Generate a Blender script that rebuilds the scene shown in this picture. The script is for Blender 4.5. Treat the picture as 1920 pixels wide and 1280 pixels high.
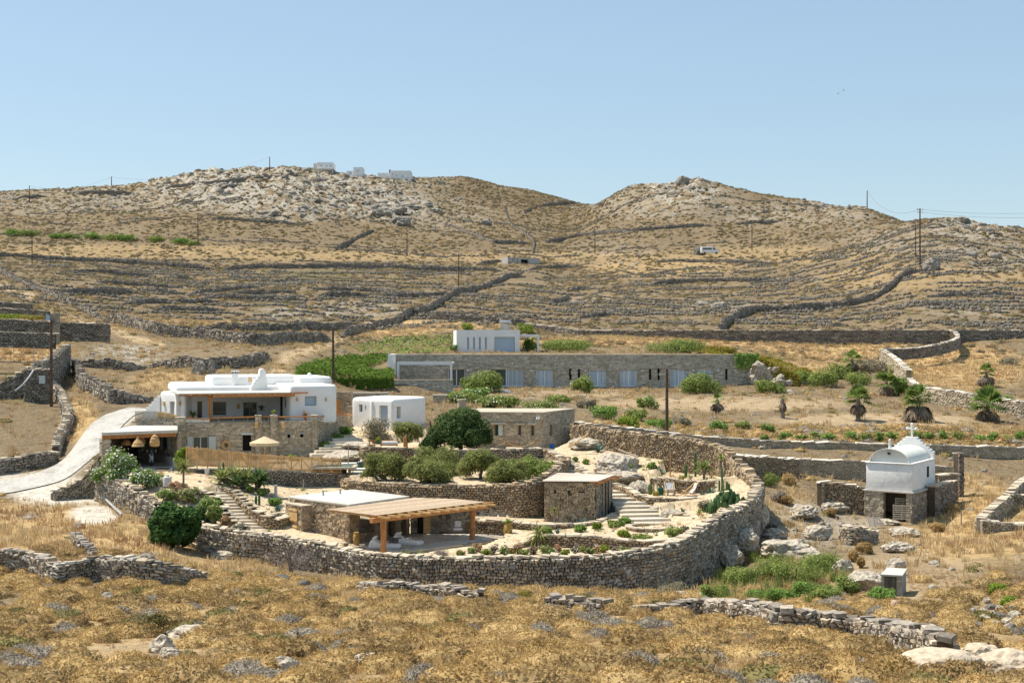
import bpy,bmesh,math,random
import numpy as np
from mathutils import Vector,Matrix
for o in list(bpy.data.objects):bpy.data.objects.remove(o)
SC=bpy.context.scene
COL=SC.collection
F=2667.0

# ---------------------------------------------------------------- camera, sky, sun, exposure
cam=bpy.data.cameras.new('camera');cam.lens=50;cam.sensor_width=36;cam.clip_start=0.5;cam.clip_end=6000
camo=bpy.data.objects.new('camera',cam);COL.objects.link(camo)
camo.location=(0,0,0);camo.rotation_euler=(math.radians(90),0,0)
SC.camera=camo
SUN_EL,SUN_AZ=math.radians(61),math.atan2(-0.92,0.37)
w=bpy.data.worlds.new('World');SC.world=w;w.use_nodes=True
nt=w.node_tree;nt.nodes.clear()
sky=nt.nodes.new('ShaderNodeTexSky');sky.sky_type='NISHITA';sky.sun_disc=False
sky.sun_elevation=SUN_EL;sky.sun_rotation=SUN_AZ;sky.altitude=0;sky.air_density=1.0;sky.dust_density=0.6;sky.ozone_density=0.0
bg=nt.nodes.new('ShaderNodeBackground');bg.inputs[1].default_value=0.094
wo=nt.nodes.new('ShaderNodeOutputWorld')
mx=nt.nodes.new('ShaderNodeMix');mx.data_type='RGBA';mx.inputs[0].default_value=0.4;mx.inputs[7].default_value=(3.3,4.9,6.2,1)
nt.links.new(sky.outputs[0],mx.inputs[6]);nt.links.new(mx.outputs[2],bg.inputs[0]);nt.links.new(bg.outputs[0],wo.inputs[0])
sl=bpy.data.lights.new('sun','SUN');sl.energy=4.7;sl.angle=math.radians(0.53);sl.color=(1.0,0.92,0.785)
so=bpy.data.objects.new('sun',sl);COL.objects.link(so)
sd=Vector((math.sin(SUN_AZ)*math.cos(SUN_EL),math.cos(SUN_AZ)*math.cos(SUN_EL),math.sin(SUN_EL)))
so.rotation_euler=sd.to_track_quat('Z','Y').to_euler();so.location=(-60,60,150)
SC.view_settings.view_transform='Standard';SC.view_settings.look='None'
SC.view_settings.exposure=0.56;SC.view_settings.gamma=1.0;SC.view_settings.use_curve_mapping=False
SC.render.engine='CYCLES';SC.cycles.max_bounces=6;SC.cycles.diffuse_bounces=3;SC.cycles.glossy_bounces=2
SC.cycles.transparent_max_bounces=4;SC.cycles.caustics_reflective=False;SC.cycles.caustics_refractive=False

# ---------------------------------------------------------------- materials
def lin(r,g,b):return (r,g,b,1)
def make_mat(name,cols,mode='noise',scale=1.0,rough=0.85,grain=0.25,gscale=8.0,bump=0.0,bscale=6.0,spec=0.2,metal=0.0,pos=None,transl=0.0,detail=4):
    """cols blended by noise, by a random value per loose piece (island) or per object; fine grain on top"""
    m=bpy.data.materials.new(name);m.use_nodes=True
    n=m.node_tree.nodes;L=m.node_tree.links;n.clear()
    out=n.new('ShaderNodeOutputMaterial');p=n.new('ShaderNodeBsdfPrincipled')
    p.inputs['Roughness'].default_value=rough;p.inputs['Specular IOR Level'].default_value=spec;p.inputs['Metallic'].default_value=metal
    L.new(p.outputs[0],out.inputs[0])
    geo=n.new('ShaderNodeNewGeometry');tc=n.new('ShaderNodeTexCoord')
    co=geo.outputs['Position'] if mode in ('noise','island','clump') else tc.outputs['Object']
    if pos == 'object':co=tc.outputs['Object']
    if mode == 'noise' or mode == 'onoise':
        t=n.new('ShaderNodeTexNoise');t.inputs['Scale'].default_value=scale;t.inputs['Detail'].default_value=detail;t.inputs['Roughness'].default_value=0.6
        L.new(co,t.inputs['Vector']);fac=t.outputs['Fac']
        lo,hi=0.3,0.7
    else:
        oi=n.new('ShaderNodeObjectInfo');a=n.new('ShaderNodeMath');a.operation='ADD'
        L.new(geo.outputs['Random Per Island'],a.inputs[0]);L.new(oi.outputs['Random'],a.inputs[1])
        b=n.new('ShaderNodeMath');b.operation='FRACT';L.new(a.outputs[0],b.inputs[0]);fac=b.outputs[0]
        lo,hi=0.0,1.0
    if mode == 'clump':
        q=n.new('ShaderNodeMath');q.operation='MULTIPLY_ADD';q.inputs[1].default_value=.3;L.new(geo.outputs['Random Per Island'],q.inputs[0])
        q2=n.new('ShaderNodeMath');q2.operation='MULTIPLY';q2.inputs[1].default_value=.7;L.new(oi.outputs['Random'],q2.inputs[0]);L.new(q2.outputs[0],q.inputs[2]);fac=q.outputs[0]
    r=n.new('ShaderNodeValToRGB');e=r.color_ramp.elements
    k=len(cols)
    while len(e) < max(2,k):e.new(0.5)
    for i in range(max(2,k)):
        e[i].position=lo + (hi-lo)*i/max(1,max(2,k)-1);e[i].color=cols[min(i,k-1)]
    L.new(fac,r.inputs[0])
    c=r.outputs[0]
    if grain > 0:
        g=n.new('ShaderNodeTexNoise');g.inputs['Scale'].default_value=gscale;g.inputs['Detail'].default_value=3
        L.new(co,g.inputs['Vector'])
        mr=n.new('ShaderNodeMapRange');mr.inputs[1].default_value=0.3;mr.inputs[2].default_value=0.7
        mr.inputs[3].default_value=1-grain;mr.inputs[4].default_value=1+grain
        L.new(g.outputs['Fac'],mr.inputs[0])
        x=n.new('ShaderNodeVectorMath');x.operation='SCALE';L.new(c,x.inputs[0]);L.new(mr.outputs[0],x.inputs['Scale']);c=x.outputs[0]
    L.new(c,p.inputs['Base Color'])
    if bump > 0:
        bt=n.new('ShaderNodeTexNoise');bt.inputs['Scale'].default_value=bscale;bt.inputs['Detail'].default_value=5
        L.new(co,bt.inputs['Vector'])
        bn=n.new('ShaderNodeBump');bn.inputs['Strength'].default_value=1.0;bn.inputs['Distance'].default_value=bump
        L.new(bt.outputs['Fac'],bn.inputs['Height']);L.new(bn.outputs[0],p.inputs['Normal'])
    if transl > 0:
        tr=n.new('ShaderNodeBsdfTranslucent');L.new(c,tr.inputs['Color'])
        mx=n.new('ShaderNodeMixShader');mx.inputs[0].default_value=transl
        L.new(p.outputs[0],mx.inputs[1]);L.new(tr.outputs[0],mx.inputs[2]);L.new(mx.outputs[0],out.inputs[0])
    return m
M={}
M['stone']=make_mat('rubble_stone',[lin(.17,.145,.115),lin(.40,.335,.25),lin(.27,.25,.225),lin(.58,.48,.355),lin(.30,.255,.20),lin(.50,.46,.40),lin(.22,.185,.145)],'island',gscale=9,grain=.3,bump=.02,bscale=14)
M['stone_grey']=make_mat('grey_schist',[lin(.14,.12,.10),lin(.32,.275,.22),lin(.21,.19,.17),lin(.42,.36,.285),lin(.26,.23,.19)],'island',gscale=7,grain=.3)
M['stone_warm']=make_mat('warm_rubble',[lin(.19,.145,.10),lin(.40,.30,.19),lin(.27,.22,.165),lin(.50,.385,.25),lin(.33,.27,.20)],'island',gscale=9,grain=.3,bump=.02,bscale=14)
M['masonry']=make_mat('schist_masonry',[lin(.29,.24,.175),lin(.46,.39,.28),lin(.37,.325,.255),lin(.58,.49,.37),lin(.41,.34,.245)],'island',gscale=7,grain=.25)
M['masonry_far']=make_mat('pale_schist_masonry',[lin(.33,.305,.24),lin(.46,.43,.35),lin(.39,.375,.32),lin(.56,.52,.43),lin(.36,.32,.25)],'island',gscale=3,grain=.25)
M['lichen_stone']=make_mat('dark_lichen_stone',[lin(.09,.08,.065),lin(.20,.175,.14),lin(.14,.125,.10)],'island',gscale=5)  # dark tone paints shade onto the stones of the terrace lines
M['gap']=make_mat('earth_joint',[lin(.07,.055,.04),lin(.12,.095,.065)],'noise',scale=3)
M['mortar']=make_mat('lime_mortar',[lin(.27,.225,.165),lin(.37,.31,.23)],'noise',scale=2)
M['coping']=make_mat('coping_slab',[lin(.40,.335,.25),lin(.55,.47,.36),lin(.46,.40,.31)],'island',gscale=6,grain=.2)
M['coping_white']=make_mat('limewashed_coping',[lin(.60,.54,.45),lin(.70,.64,.55)],'noise',scale=1.5)
M['plaster']=make_mat('white_limewash',[lin(.77,.76,.73),lin(.82,.81,.79),lin(.85,.84,.82)],'noise',scale=.7,grain=.025,gscale=4,bump=.01,bscale=2,rough=.9)
M['plaster_old']=make_mat('weathered_limewash',[lin(.66,.66,.645),lin(.79,.785,.765),lin(.73,.725,.705)],'noise',scale=.9,grain=.06,gscale=4,bump=.02,bscale=3,rough=.9)
M['vault']=make_mat('blue_tinted_limewash',[lin(.72,.71,.64),lin(.62,.645,.60),lin(.76,.745,.67)],'noise',scale=.5,grain=.05,rough=.85)
M['cream']=make_mat('cream_render',[lin(.66,.58,.47),lin(.72,.64,.53)],'noise',scale=.5,grain=.03)
M['roof_white']=make_mat('pale_screed',[lin(.50,.48,.42),lin(.58,.555,.49)],'noise',scale=.7,grain=.05)
M['white_paint']=make_mat('white_paint',[lin(.78,.78,.77),lin(.82,.82,.81)],'noise',grain=.02,rough=.5)
M['timber']=make_mat('chestnut_timber',[lin(.33,.145,.05),lin(.50,.235,.085),lin(.42,.19,.065)],'island',grain=.25,gscale=5,rough=.7)
M['timber_sunlit']=make_mat('sunlit_rafter_timber',[lin(.50,.29,.12),lin(.66,.43,.21)],'island',grain=.2,gscale=6)  # paler timber, sunlight on the rafter tops put into the colour
M['timber_pale']=make_mat('split_cane_timber',[lin(.50,.31,.13),lin(.66,.44,.20),lin(.57,.37,.165),lin(.72,.51,.25)],'island',grain=.2,gscale=6)
M['timber_grey']=make_mat('weathered_timber',[lin(.30,.25,.19),lin(.40,.345,.27)],'island',grain=.25,gscale=8)
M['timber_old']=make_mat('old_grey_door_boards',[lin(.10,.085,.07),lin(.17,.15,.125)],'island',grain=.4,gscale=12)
M['slat']=make_mat('bleached_slat',[lin(.38,.285,.195),lin(.50,.39,.28),lin(.44,.335,.235)],'island',grain=.15,gscale=5)
M['slat_pale']=make_mat('pale_pinkish_slat',[lin(.48,.40,.335),lin(.62,.54,.465)],'island',grain=.12,gscale=5)
M['wicker']=make_mat('wicker',[lin(.42,.27,.12),lin(.55,.37,.18)],'noise',scale=6,grain=.3,gscale=20)
M['thatch']=make_mat('straw_thatch',[lin(.48,.38,.24),lin(.60,.49,.33)],'noise',scale=6,grain=.3,gscale=18)
M['metal_dark']=make_mat('dark_iron',[lin(.03,.03,.03),lin(.06,.055,.05)],'noise',rough=.5,grain=.1)
M['metal_grey']=make_mat('galvanised_steel',[lin(.35,.36,.37),lin(.45,.46,.47)],'noise',rough=.45,grain=.1)
M['pole']=make_mat('creosoted_pole',[lin(.085,.055,.04),lin(.15,.10,.07)],'noise',scale=2,grain=.2)
M['terracotta']=make_mat('terracotta',[lin(.48,.20,.10),lin(.58,.27,.15)],'noise',scale=3,grain=.15)
M['amphora']=make_mat('ochre_glazed_clay',[lin(.25,.15,.045),lin(.46,.30,.09),lin(.20,.12,.04)],'noise',scale=2.5,grain=.2,rough=.5)
M['pot_pale']=make_mat('pale_clay',[lin(.52,.45,.36),lin(.62,.55,.46)],'noise',scale=3,grain=.12)
M['pot_green']=make_mat('green_glaze',[lin(.02,.09,.05),lin(.04,.13,.075)],'noise',scale=2,grain=.1,rough=.35)
M['urn']=make_mat('grey_white_ceramic',[lin(.58,.57,.55),lin(.66,.65,.62)],'noise',grain=.04,rough=.5)
M['cushion']=make_mat('white_canvas',[lin(.74,.72,.69),lin(.80,.78,.75)],'noise',scale=2,grain=.06,bump=.02,bscale=4)
M['print']=make_mat('grey_printed_canvas',[lin(.25,.25,.32),lin(.72,.70,.72),lin(.45,.44,.5)],'noise',scale=7,grain=.1)
M['glass']=make_mat('window_glass',[lin(.05,.075,.08),lin(.07,.10,.105)],'noise',grain=.02,rough=.06,spec=.6)
M['glass_blue']=make_mat('blue_grey_glass',[lin(.34,.44,.54),lin(.44,.54,.64)],'noise',scale=.4,grain=.03,rough=.1,spec=.5)  # sky reflection painted into the panes as a pale blue base
M['curtain']=make_mat('sheer_curtain',[lin(.38,.47,.53),lin(.58,.67,.73)],'island',grain=.08,rough=.25,spec=.5)
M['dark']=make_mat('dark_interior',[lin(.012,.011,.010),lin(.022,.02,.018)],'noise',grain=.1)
M['shutter']=make_mat('pale_grey_green_paint',[lin(.50,.54,.51),lin(.56,.60,.57)],'noise',grain=.04,rough=.6)
M['concrete']=make_mat('grey_concrete',[lin(.40,.375,.34),lin(.52,.49,.45),lin(.46,.43,.39)],'noise',scale=.8,grain=.12,gscale=9)
M['road']=make_mat('concrete_road',[lin(.30,.285,.255),lin(.44,.425,.39),lin(.37,.355,.325)],'noise',scale=.5,grain=.22,gscale=5)
M['block']=make_mat('cement_block',[lin(.27,.265,.25),lin(.38,.37,.345)],'island',grain=.15)
M['patio']=make_mat('stone_paving',[lin(.34,.31,.27),lin(.47,.435,.38),lin(.40,.37,.32)],'island',grain=.15,gscale=5)
M['step']=make_mat('pale_step_stone',[lin(.50,.43,.33),lin(.62,.55,.44)],'island',grain=.15,gscale=5)
M['rock']=make_mat('weathered_granite',[lin(.20,.175,.14),lin(.37,.325,.26),lin(.48,.42,.335),lin(.31,.275,.22)],'onoise',scale=1.3,grain=.38,gscale=6,bump=.22,bscale=3,detail=9)
M['rock_tan']=make_mat('tan_granite',[lin(.36,.29,.21),lin(.52,.43,.325),lin(.45,.37,.275)],'onoise',scale=1.2,grain=.2,gscale=7,bump=.08,bscale=4,detail=7)
M['rock_far']=make_mat('outcrop_granite',[lin(.17,.15,.125),lin(.29,.26,.215),lin(.37,.335,.28)],'onoise',scale=.5,grain=.25,gscale=3,bump=.15,bscale=1.5)
M['rock_dark']=make_mat('dark_boulder',[lin(.10,.095,.085),lin(.20,.185,.165)],'onoise',scale=1.2,grain=.3,gscale=6,bump=.08,bscale=3)
M['rock_red']=make_mat('reddish_boulder',[lin(.42,.29,.22),lin(.50,.37,.29)],'onoise',scale=1.2,grain=.2)
M['bark']=make_mat('grey_bark',[lin(.13,.105,.08),lin(.22,.18,.14)],'noise',scale=4,grain=.3)
M['palm_bark']=make_mat('palm_bark',[lin(.16,.13,.11),lin(.27,.225,.19)],'noise',scale=5,grain=.35)
M['dead_frond']=make_mat('dead_frond',[lin(.10,.08,.065),lin(.20,.155,.115),lin(.27,.20,.13)],'island',grain=.2)
def leafm(name,*cols,transl=.25):M[name]=make_mat(name,list(cols),'clump' if name.startswith(('cushion','scrub')) else 'island',grain=.2,gscale=2,rough=.75,spec=.08,transl=transl)
leafm('leaf_olive',lin(.14,.165,.05),lin(.28,.30,.10),lin(.20,.23,.07),lin(.38,.39,.17),transl=.35)
leafm('leaf_carob',lin(0.0431,0.0783,0.0274),lin(0.108,0.166,0.0548),lin(0.0686,0.117,0.0392),lin(0.166,0.235,0.0783))
leafm('leaf_fig',lin(0.0351,0.0789,0.0246),lin(0.0878,0.166,0.0439),lin(0.0527,0.114,0.0316))
leafm('leaf_green',lin(0.104,0.187,0.0416),lin(0.25,0.374,0.0936),lin(0.177,0.281,0.0624))
leafm('leaf_bright',lin(0.145,0.217,0.029),lin(0.29,0.377,0.058),lin(0.217,0.29,0.0435))
leafm('leaf_mastic',lin(0.12,0.175,0.0438),lin(0.285,0.35,0.0985),lin(0.198,0.263,0.0656),lin(0.372,0.405,0.131))
leafm('leaf_grey',lin(0.176,0.169,0.115),lin(0.324,0.29,0.203),lin(0.243,0.223,0.149))
leafm('leaf_agave',lin(0.0715,0.137,0.111),lin(0.143,0.227,0.189),lin(0.104,0.182,0.15),transl=.1)
leafm('leaf_cactus',lin(0.0525,0.112,0.045),lin(0.112,0.188,0.0825),transl=0)
leafm('leaf_yellow',lin(0.25,0.22,0.05),lin(0.38,0.31,0.08),lin(0.3,0.29,0.07))
leafm('leaf_ivy',lin(.05,.11,.015),lin(.13,.21,.03),lin(.09,.16,.022),lin(.19,.25,.045),transl=.3)
leafm('leaf_ochre',lin(0.204,0.174,0.024),lin(0.336,0.264,0.048),lin(0.168,0.168,0.024))
leafm('palm_green',lin(.08,.14,.03),lin(.17,.25,.06),lin(.26,.31,.09),transl=.3)
leafm('flower_white',lin(0.7,0.66,0.56),lin(0.8,0.76,0.68),transl=.2)
leafm('flower_red',lin(0.45,0.06,0.05),lin(0.5,0.15,0.18),transl=.2)
leafm('flower_pink',lin(0.45,0.24,0.26),lin(0.55,0.36,0.36),transl=.2)
leafm('cushion_gold',lin(.35,.235,.095),lin(.44,.305,.13),lin(.51,.365,.165),lin(.60,.445,.22),transl=.3)
leafm('cushion_grey',lin(.27,.235,.185),lin(.35,.31,.25),lin(.44,.39,.32),transl=.3)
leafm('cushion_brown',lin(.24,.16,.07),lin(.33,.23,.105),lin(.40,.285,.135),lin(.48,.355,.18),transl=.3)
leafm('cushion_olive',lin(.15,.135,.05),lin(.22,.195,.075),lin(.29,.25,.11),transl=.3)
leafm('scrub_far',lin(.12,.095,.06),lin(.20,.16,.10),lin(.155,.125,.08),lin(.25,.205,.135),transl=.3)
leafm('cane',lin(.60,.44,.25),lin(.76,.58,.36),lin(.68,.51,.30),transl=.45)
leafm('straw',lin(.50,.36,.18),lin(.66,.50,.28),lin(.57,.42,.22),lin(.72,.57,.35),transl=.3)
leafm('straw_red',lin(.42,.27,.14),lin(.54,.36,.20),lin(.48,.32,.17),transl=.3)
leafm('twig',lin(0.2,0.165,0.14),lin(0.3,0.255,0.22),lin(0.25,0.2,0.17),transl=.1)
# ---------------------------------------------------------------- helpers
def PW(px,py,D):return Vector(((px-960)/F*D,D,(640-py)/F*D))
def zat(py,D):return (640-py)/F*D
def PZ(px,py,z):return PW(px,py,z*F/(640-py))
def origin(o):
    v=Vector((0,0,0))
    while o is not None:v += o.location;o=o.parent
    return v
def thing(name,label,cat,loc=(0,0,0),group=None,rz=0):
    o=bpy.data.objects.new(name,None);COL.objects.link(o);o.empty_display_size=.3
    o.location=loc;o.rotation_euler=(0,0,rz);tag(o,label,cat,group,'thing');return o
def tag(o,label=None,cat=None,group=None,kind=None):
    if label:o['label']=label
    if cat:o['category']=cat
    if group:o['group']=group
    if kind:o['kind']=kind
    return o
def bulk(name,V,FS,mats=None,mi=None,smooth=False):
    """mesh from numpy: V (n,3), FS list of (m,k) index arrays"""
    me=bpy.data.meshes.new(name);V=np.asarray(V,dtype=np.float32)
    me.vertices.add(len(V));me.vertices.foreach_set('co',V.ravel())
    FS=[np.asarray(f,dtype=np.int32) for f in FS if len(f)]
    loops=np.concatenate([f.ravel() for f in FS]);tot=np.concatenate([np.full(len(f),f.shape[1],np.int32) for f in FS])
    st=np.concatenate([[0],np.cumsum(tot)[:-1]]).astype(np.int32)
    me.loops.add(len(loops));me.loops.foreach_set('vertex_index',loops)
    me.polygons.add(len(tot));me.polygons.foreach_set('loop_start',st);me.polygons.foreach_set('loop_total',tot)
    if mats:
        for m in mats:me.materials.append(m)
    if mi is not None:me.polygons.foreach_set('material_index',np.asarray(mi,np.int32))
    me.polygons.foreach_set('use_smooth',np.full(len(tot),smooth))
    me.update(calc_edges=True);me.validate()
    return me
def link(name,me,parent=None,loc=None):
    o=bpy.data.objects.new(name,me);COL.objects.link(o)
    if parent is not None:o.parent=parent
    if loc is not None:o.location=loc
    return o
class MB:
    def __init__(s):s.v=[];s.f=[]
    def add(s,vs,fs):
        k=len(s.v);s.v += [tuple(v) for v in vs];s.f += [tuple(i+k for i in f) for f in fs];return s
    def box(s,c,d,rz=0,tilt=None):
        cx,cy,cz=c;x,y,z=d[0]/2,d[1]/2,d[2]/2;ca,sa=math.cos(rz),math.sin(rz);vs=[]
        for dz in (-z,z):
            for dx,dy in ((-x,-y),(x,-y),(x,y),(-x,y)):
                v=Vector((dx,dy,dz))
                if tilt is not None:v=tilt @ v
                vs.append((cx+v.x*ca-v.y*sa,cy+v.x*sa+v.y*ca,cz+v.z))
        return s.add(vs,[(3,2,1,0),(4,5,6,7),(0,1,5,4),(1,2,6,5),(2,3,7,6),(3,0,4,7)])
    def beam(s,a,b,w,h):
        a,b=Vector(a),Vector(b);d=(b-a).normalized();up=Vector((0,0,1)) if abs(d.z) < .95 else Vector((0,1,0))
        x=d.cross(up).normalized()*w/2;y=x.cross(d).normalized()*h/2;vs=[]
        for p in (a,b):vs += [p-x-y,p+x-y,p+x+y,p-x+y]
        return s.add(vs,[(3,2,1,0),(4,5,6,7),(0,1,5,4),(1,2,6,5),(2,3,7,6),(3,0,4,7)])
    def prism(s,poly,z0,z1):
        n=len(poly);ar=sum(poly[i][0]*poly[(i+1)%n][1]-poly[(i+1)%n][0]*poly[i][1] for i in range(n))
        if ar < 0:poly=poly[::-1]
        z0=z0 if hasattr(z0,'__len__') else [z0]*n;z1=z1 if hasattr(z1,'__len__') else [z1]*n
        vs=[(p[0],p[1],z0[i]) for i,p in enumerate(poly)]+[(p[0],p[1],z1[i]) for i,p in enumerate(poly)]
        return s.add(vs,[tuple(range(n-1,-1,-1)),tuple(range(n,2*n))]+[(i,(i+1)%n,n+(i+1)%n,n+i) for i in range(n)])
    def slab(s,a,b,n,poly,t):
        """poly [(u,z)] on the vertical plane through a along a->b, extruded by t along n"""
        a=Vector(a);d=(Vector(b)-a);d.z=0;d.normalize();n=Vector(n);k=len(poly)
        vs=[Vector((a.x,a.y,0))+d*u+Vector((0,0,z)) for u,z in poly];vs=vs+[v+n*t for v in vs]
        return s.add(vs,[tuple(range(k)),tuple(range(2*k-1,k-1,-1))]+[(i,k+i,k+(i+1)%k,(i+1)%k) for i in range(k)])
    def tube(s,pts,rad,n=8,caps=True):
        pts=[Vector(p) for p in pts];rad=rad if hasattr(rad,'__len__') else [rad]*len(pts);rings=[];vs=[]
        for i,p in enumerate(pts):
            d=(pts[min(i+1,len(pts)-1)]-pts[max(i-1,0)]).normalized()
            up=Vector((0,0,1)) if abs(d.z) < .9 else Vector((1,0,0))
            x=d.cross(up).normalized();y=d.cross(x)
            for k in range(n):
                t=2*math.pi*k/n;vs.append(p+(x*math.cos(t)+y*math.sin(t))*rad[i])
        fs=[]
        for i in range(len(pts)-1):
            for k in range(n):fs.append((i*n+k,(i+1)*n+k,(i+1)*n+(k+1)%n,i*n+(k+1)%n))
        if caps:fs += [tuple(range(n)),tuple(range((len(pts)-1)*n+n-1,(len(pts)-1)*n-1,-1))]
        return s.add(vs,fs)
    def lathe(s,c,prof,n=14):
        vs=[];c=Vector(c)
        for r,z in prof:
            for k in range(n):t=2*math.pi*k/n;vs.append((c.x+r*math.cos(t),c.y+r*math.sin(t),c.z+z))
        fs=[]
        for i in range(len(prof)-1):
            for k in range(n):fs.append((i*n+k,i*n+(k+1)%n,(i+1)*n+(k+1)%n,(i+1)*n+k))
        fs += [tuple(range(n-1,-1,-1)),tuple(range((len(prof)-1)*n,len(prof)*n))]
        return s.add(vs,fs)
    def obj(s,name,mat,parent=None,smooth=False,bevel=0,seg=3,cut=None,kind=None,label=None):
        o0=origin(parent) if parent is not None else Vector((0,0,0))
        me=bpy.data.meshes.new(name);me.from_pydata([Vector(v)-o0 for v in s.v],[],s.f);me.update()
        bm=bmesh.new();bm.from_mesh(me);bmesh.ops.recalc_face_normals(bm,faces=bm.faces);bm.to_mesh(me);bm.free()
        m=M[mat] if isinstance(mat,str) else mat
        me.materials.append(m)
        o=link(name,me,parent)
        if bevel or cut:
            if bevel:
                b=o.modifiers.new('b','BEVEL');b.width=bevel;b.segments=seg;b.limit_method='ANGLE';b.angle_limit=math.radians(50)
            co=[]
            for c in (cut or []):
                cm=bpy.data.meshes.new('c');cm.from_pydata([Vector(v)-o0 for v in c.v],[],c.f);cm.update()
                bm=bmesh.new();bm.from_mesh(cm);bmesh.ops.recalc_face_normals(bm,faces=bm.faces);bm.to_mesh(cm);bm.free()
                cob=bpy.data.objects.new('c',cm);COL.objects.link(cob);cob.location=o0;co.append(cob)
                md=o.modifiers.new('x','BOOLEAN');md.operation='DIFFERENCE';md.object=cob;md.solver='EXACT'
            bpy.context.view_layer.update();dg=bpy.context.evaluated_depsgraph_get()
            nm=bpy.data.meshes.new_from_object(o.evaluated_get(dg));nm.name=name
            o.modifiers.clear();o.data=nm
            if not nm.materials:nm.materials.append(m)
            for c in co:bpy.data.objects.remove(c)
            me=nm
            if bevel and not smooth:
                smooth=True
        if smooth:
            me.polygons.foreach_set('use_smooth',[True]*len(me.polygons))
            me.set_sharp_from_angle(angle=math.radians(45))
        if kind:o['kind']=kind
        if label:o['label']=label
        return o
def copy_tree(o,parent=None,label=None,loc=None,rz=None,scale=None):
    c=o.copy();COL.objects.link(c);c.parent=parent
    if label:c['label']=label
    if loc is not None:c.location=loc
    if rz is not None:c.rotation_euler=(0,0,rz)
    if scale is not None:c.scale=scale if hasattr(scale,'__len__') else (scale,)*3
    for ch in CH.get(o.name,[]):copy_tree(ch,c)
    return c
CH={}
def index_children():
    CH.clear()
    for o in SC.objects:
        if o.parent is not None:CH.setdefault(o.parent.name,[]).append(o)
# ---- noise
def _h(ix,iy,seed):
    n=(ix*374761393+iy*668265263+seed*982451653) & 0xffffffff
    n=((n ^ (n >> 13))*1274126177) & 0xffffffff
    return ((n ^ (n >> 16)) & 0xffff)/65535.0
def vnoise(x,y,seed=0):
    x=np.asarray(x,float);y=np.asarray(y,float)
    ix=np.floor(x).astype(np.int64);iy=np.floor(y).astype(np.int64);fx=x-ix;fy=y-iy
    fx=fx*fx*(3-2*fx);fy=fy*fy*(3-2*fy)
    return (_h(ix,iy,seed)*(1-fx)+_h(ix+1,iy,seed)*fx)*(1-fy)+(_h(ix,iy+1,seed)*(1-fx)+_h(ix+1,iy+1,seed)*fx)*fy
def fbm(x,y,seed=0,o=4):
    r=0;a=.5
    for i in range(o):r=r+a*(vnoise(x,y,seed+i*7)-.5);x=x*2.03;y=y*2.03;a *= .5
    return r
def inpoly(x,y,poly):
    x=np.asarray(x,float);y=np.asarray(y,float);r=np.zeros(x.shape,bool);n=len(poly)
    for i in range(n):
        x0,y0=poly[i][:2];x1,y1=poly[(i+1)%n][:2]
        if y0 == y1:continue
        c=((y0 > y) != (y1 > y)) & (x < (x1-x0)*(y-y0)/(y1-y0)+x0);r ^= c
    return r
def pchip(xk,yk,x):
    """monotone cubic through (xk, yk[:,...]) at x"""
    xk=np.asarray(xk,float);yk=np.asarray(yk,float);h=np.diff(xk);sh=(-1,)+(1,)*(yk.ndim-1)
    d=np.diff(yk,axis=0)/h.reshape(sh);m=np.zeros_like(yk)
    m[1:-1]=np.where(d[:-1]*d[1:] > 0,2*d[:-1]*d[1:]/np.where(d[:-1]+d[1:] == 0,1,d[:-1]+d[1:]),0)
    m[0]=d[0];m[-1]=d[-1]
    i=np.clip(np.searchsorted(xk,x)-1,0,len(xk)-2);t=((x-xk[i])/h[i]).reshape(sh);hh=h[i].reshape(sh)
    t=np.clip(t,0,1)
    return (1+2*t)*(1-t)**2*yk[i]+t*(1-t)**2*hh*m[i]+t*t*(3-2*t)*yk[i+1]+t*t*(t-1)*hh*m[i+1]
def smooth_path(pts,sub=8):
    pts=[np.array(p,float) for p in pts];out=[]
    for i in range(len(pts)-1):
        p0=pts[max(i-1,0)];p1=pts[i];p2=pts[i+1];p3=pts[min(i+2,len(pts)-1)]
        for k in range(sub):
            t=k/sub;out.append(.5*((2*p1)+(-p0+p2)*t+(2*p0-5*p1+4*p2-p3)*t*t+(-p0+3*p1-3*p2+p3)*t**3))
    out.append(pts[-1]);return np.array(out)
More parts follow.
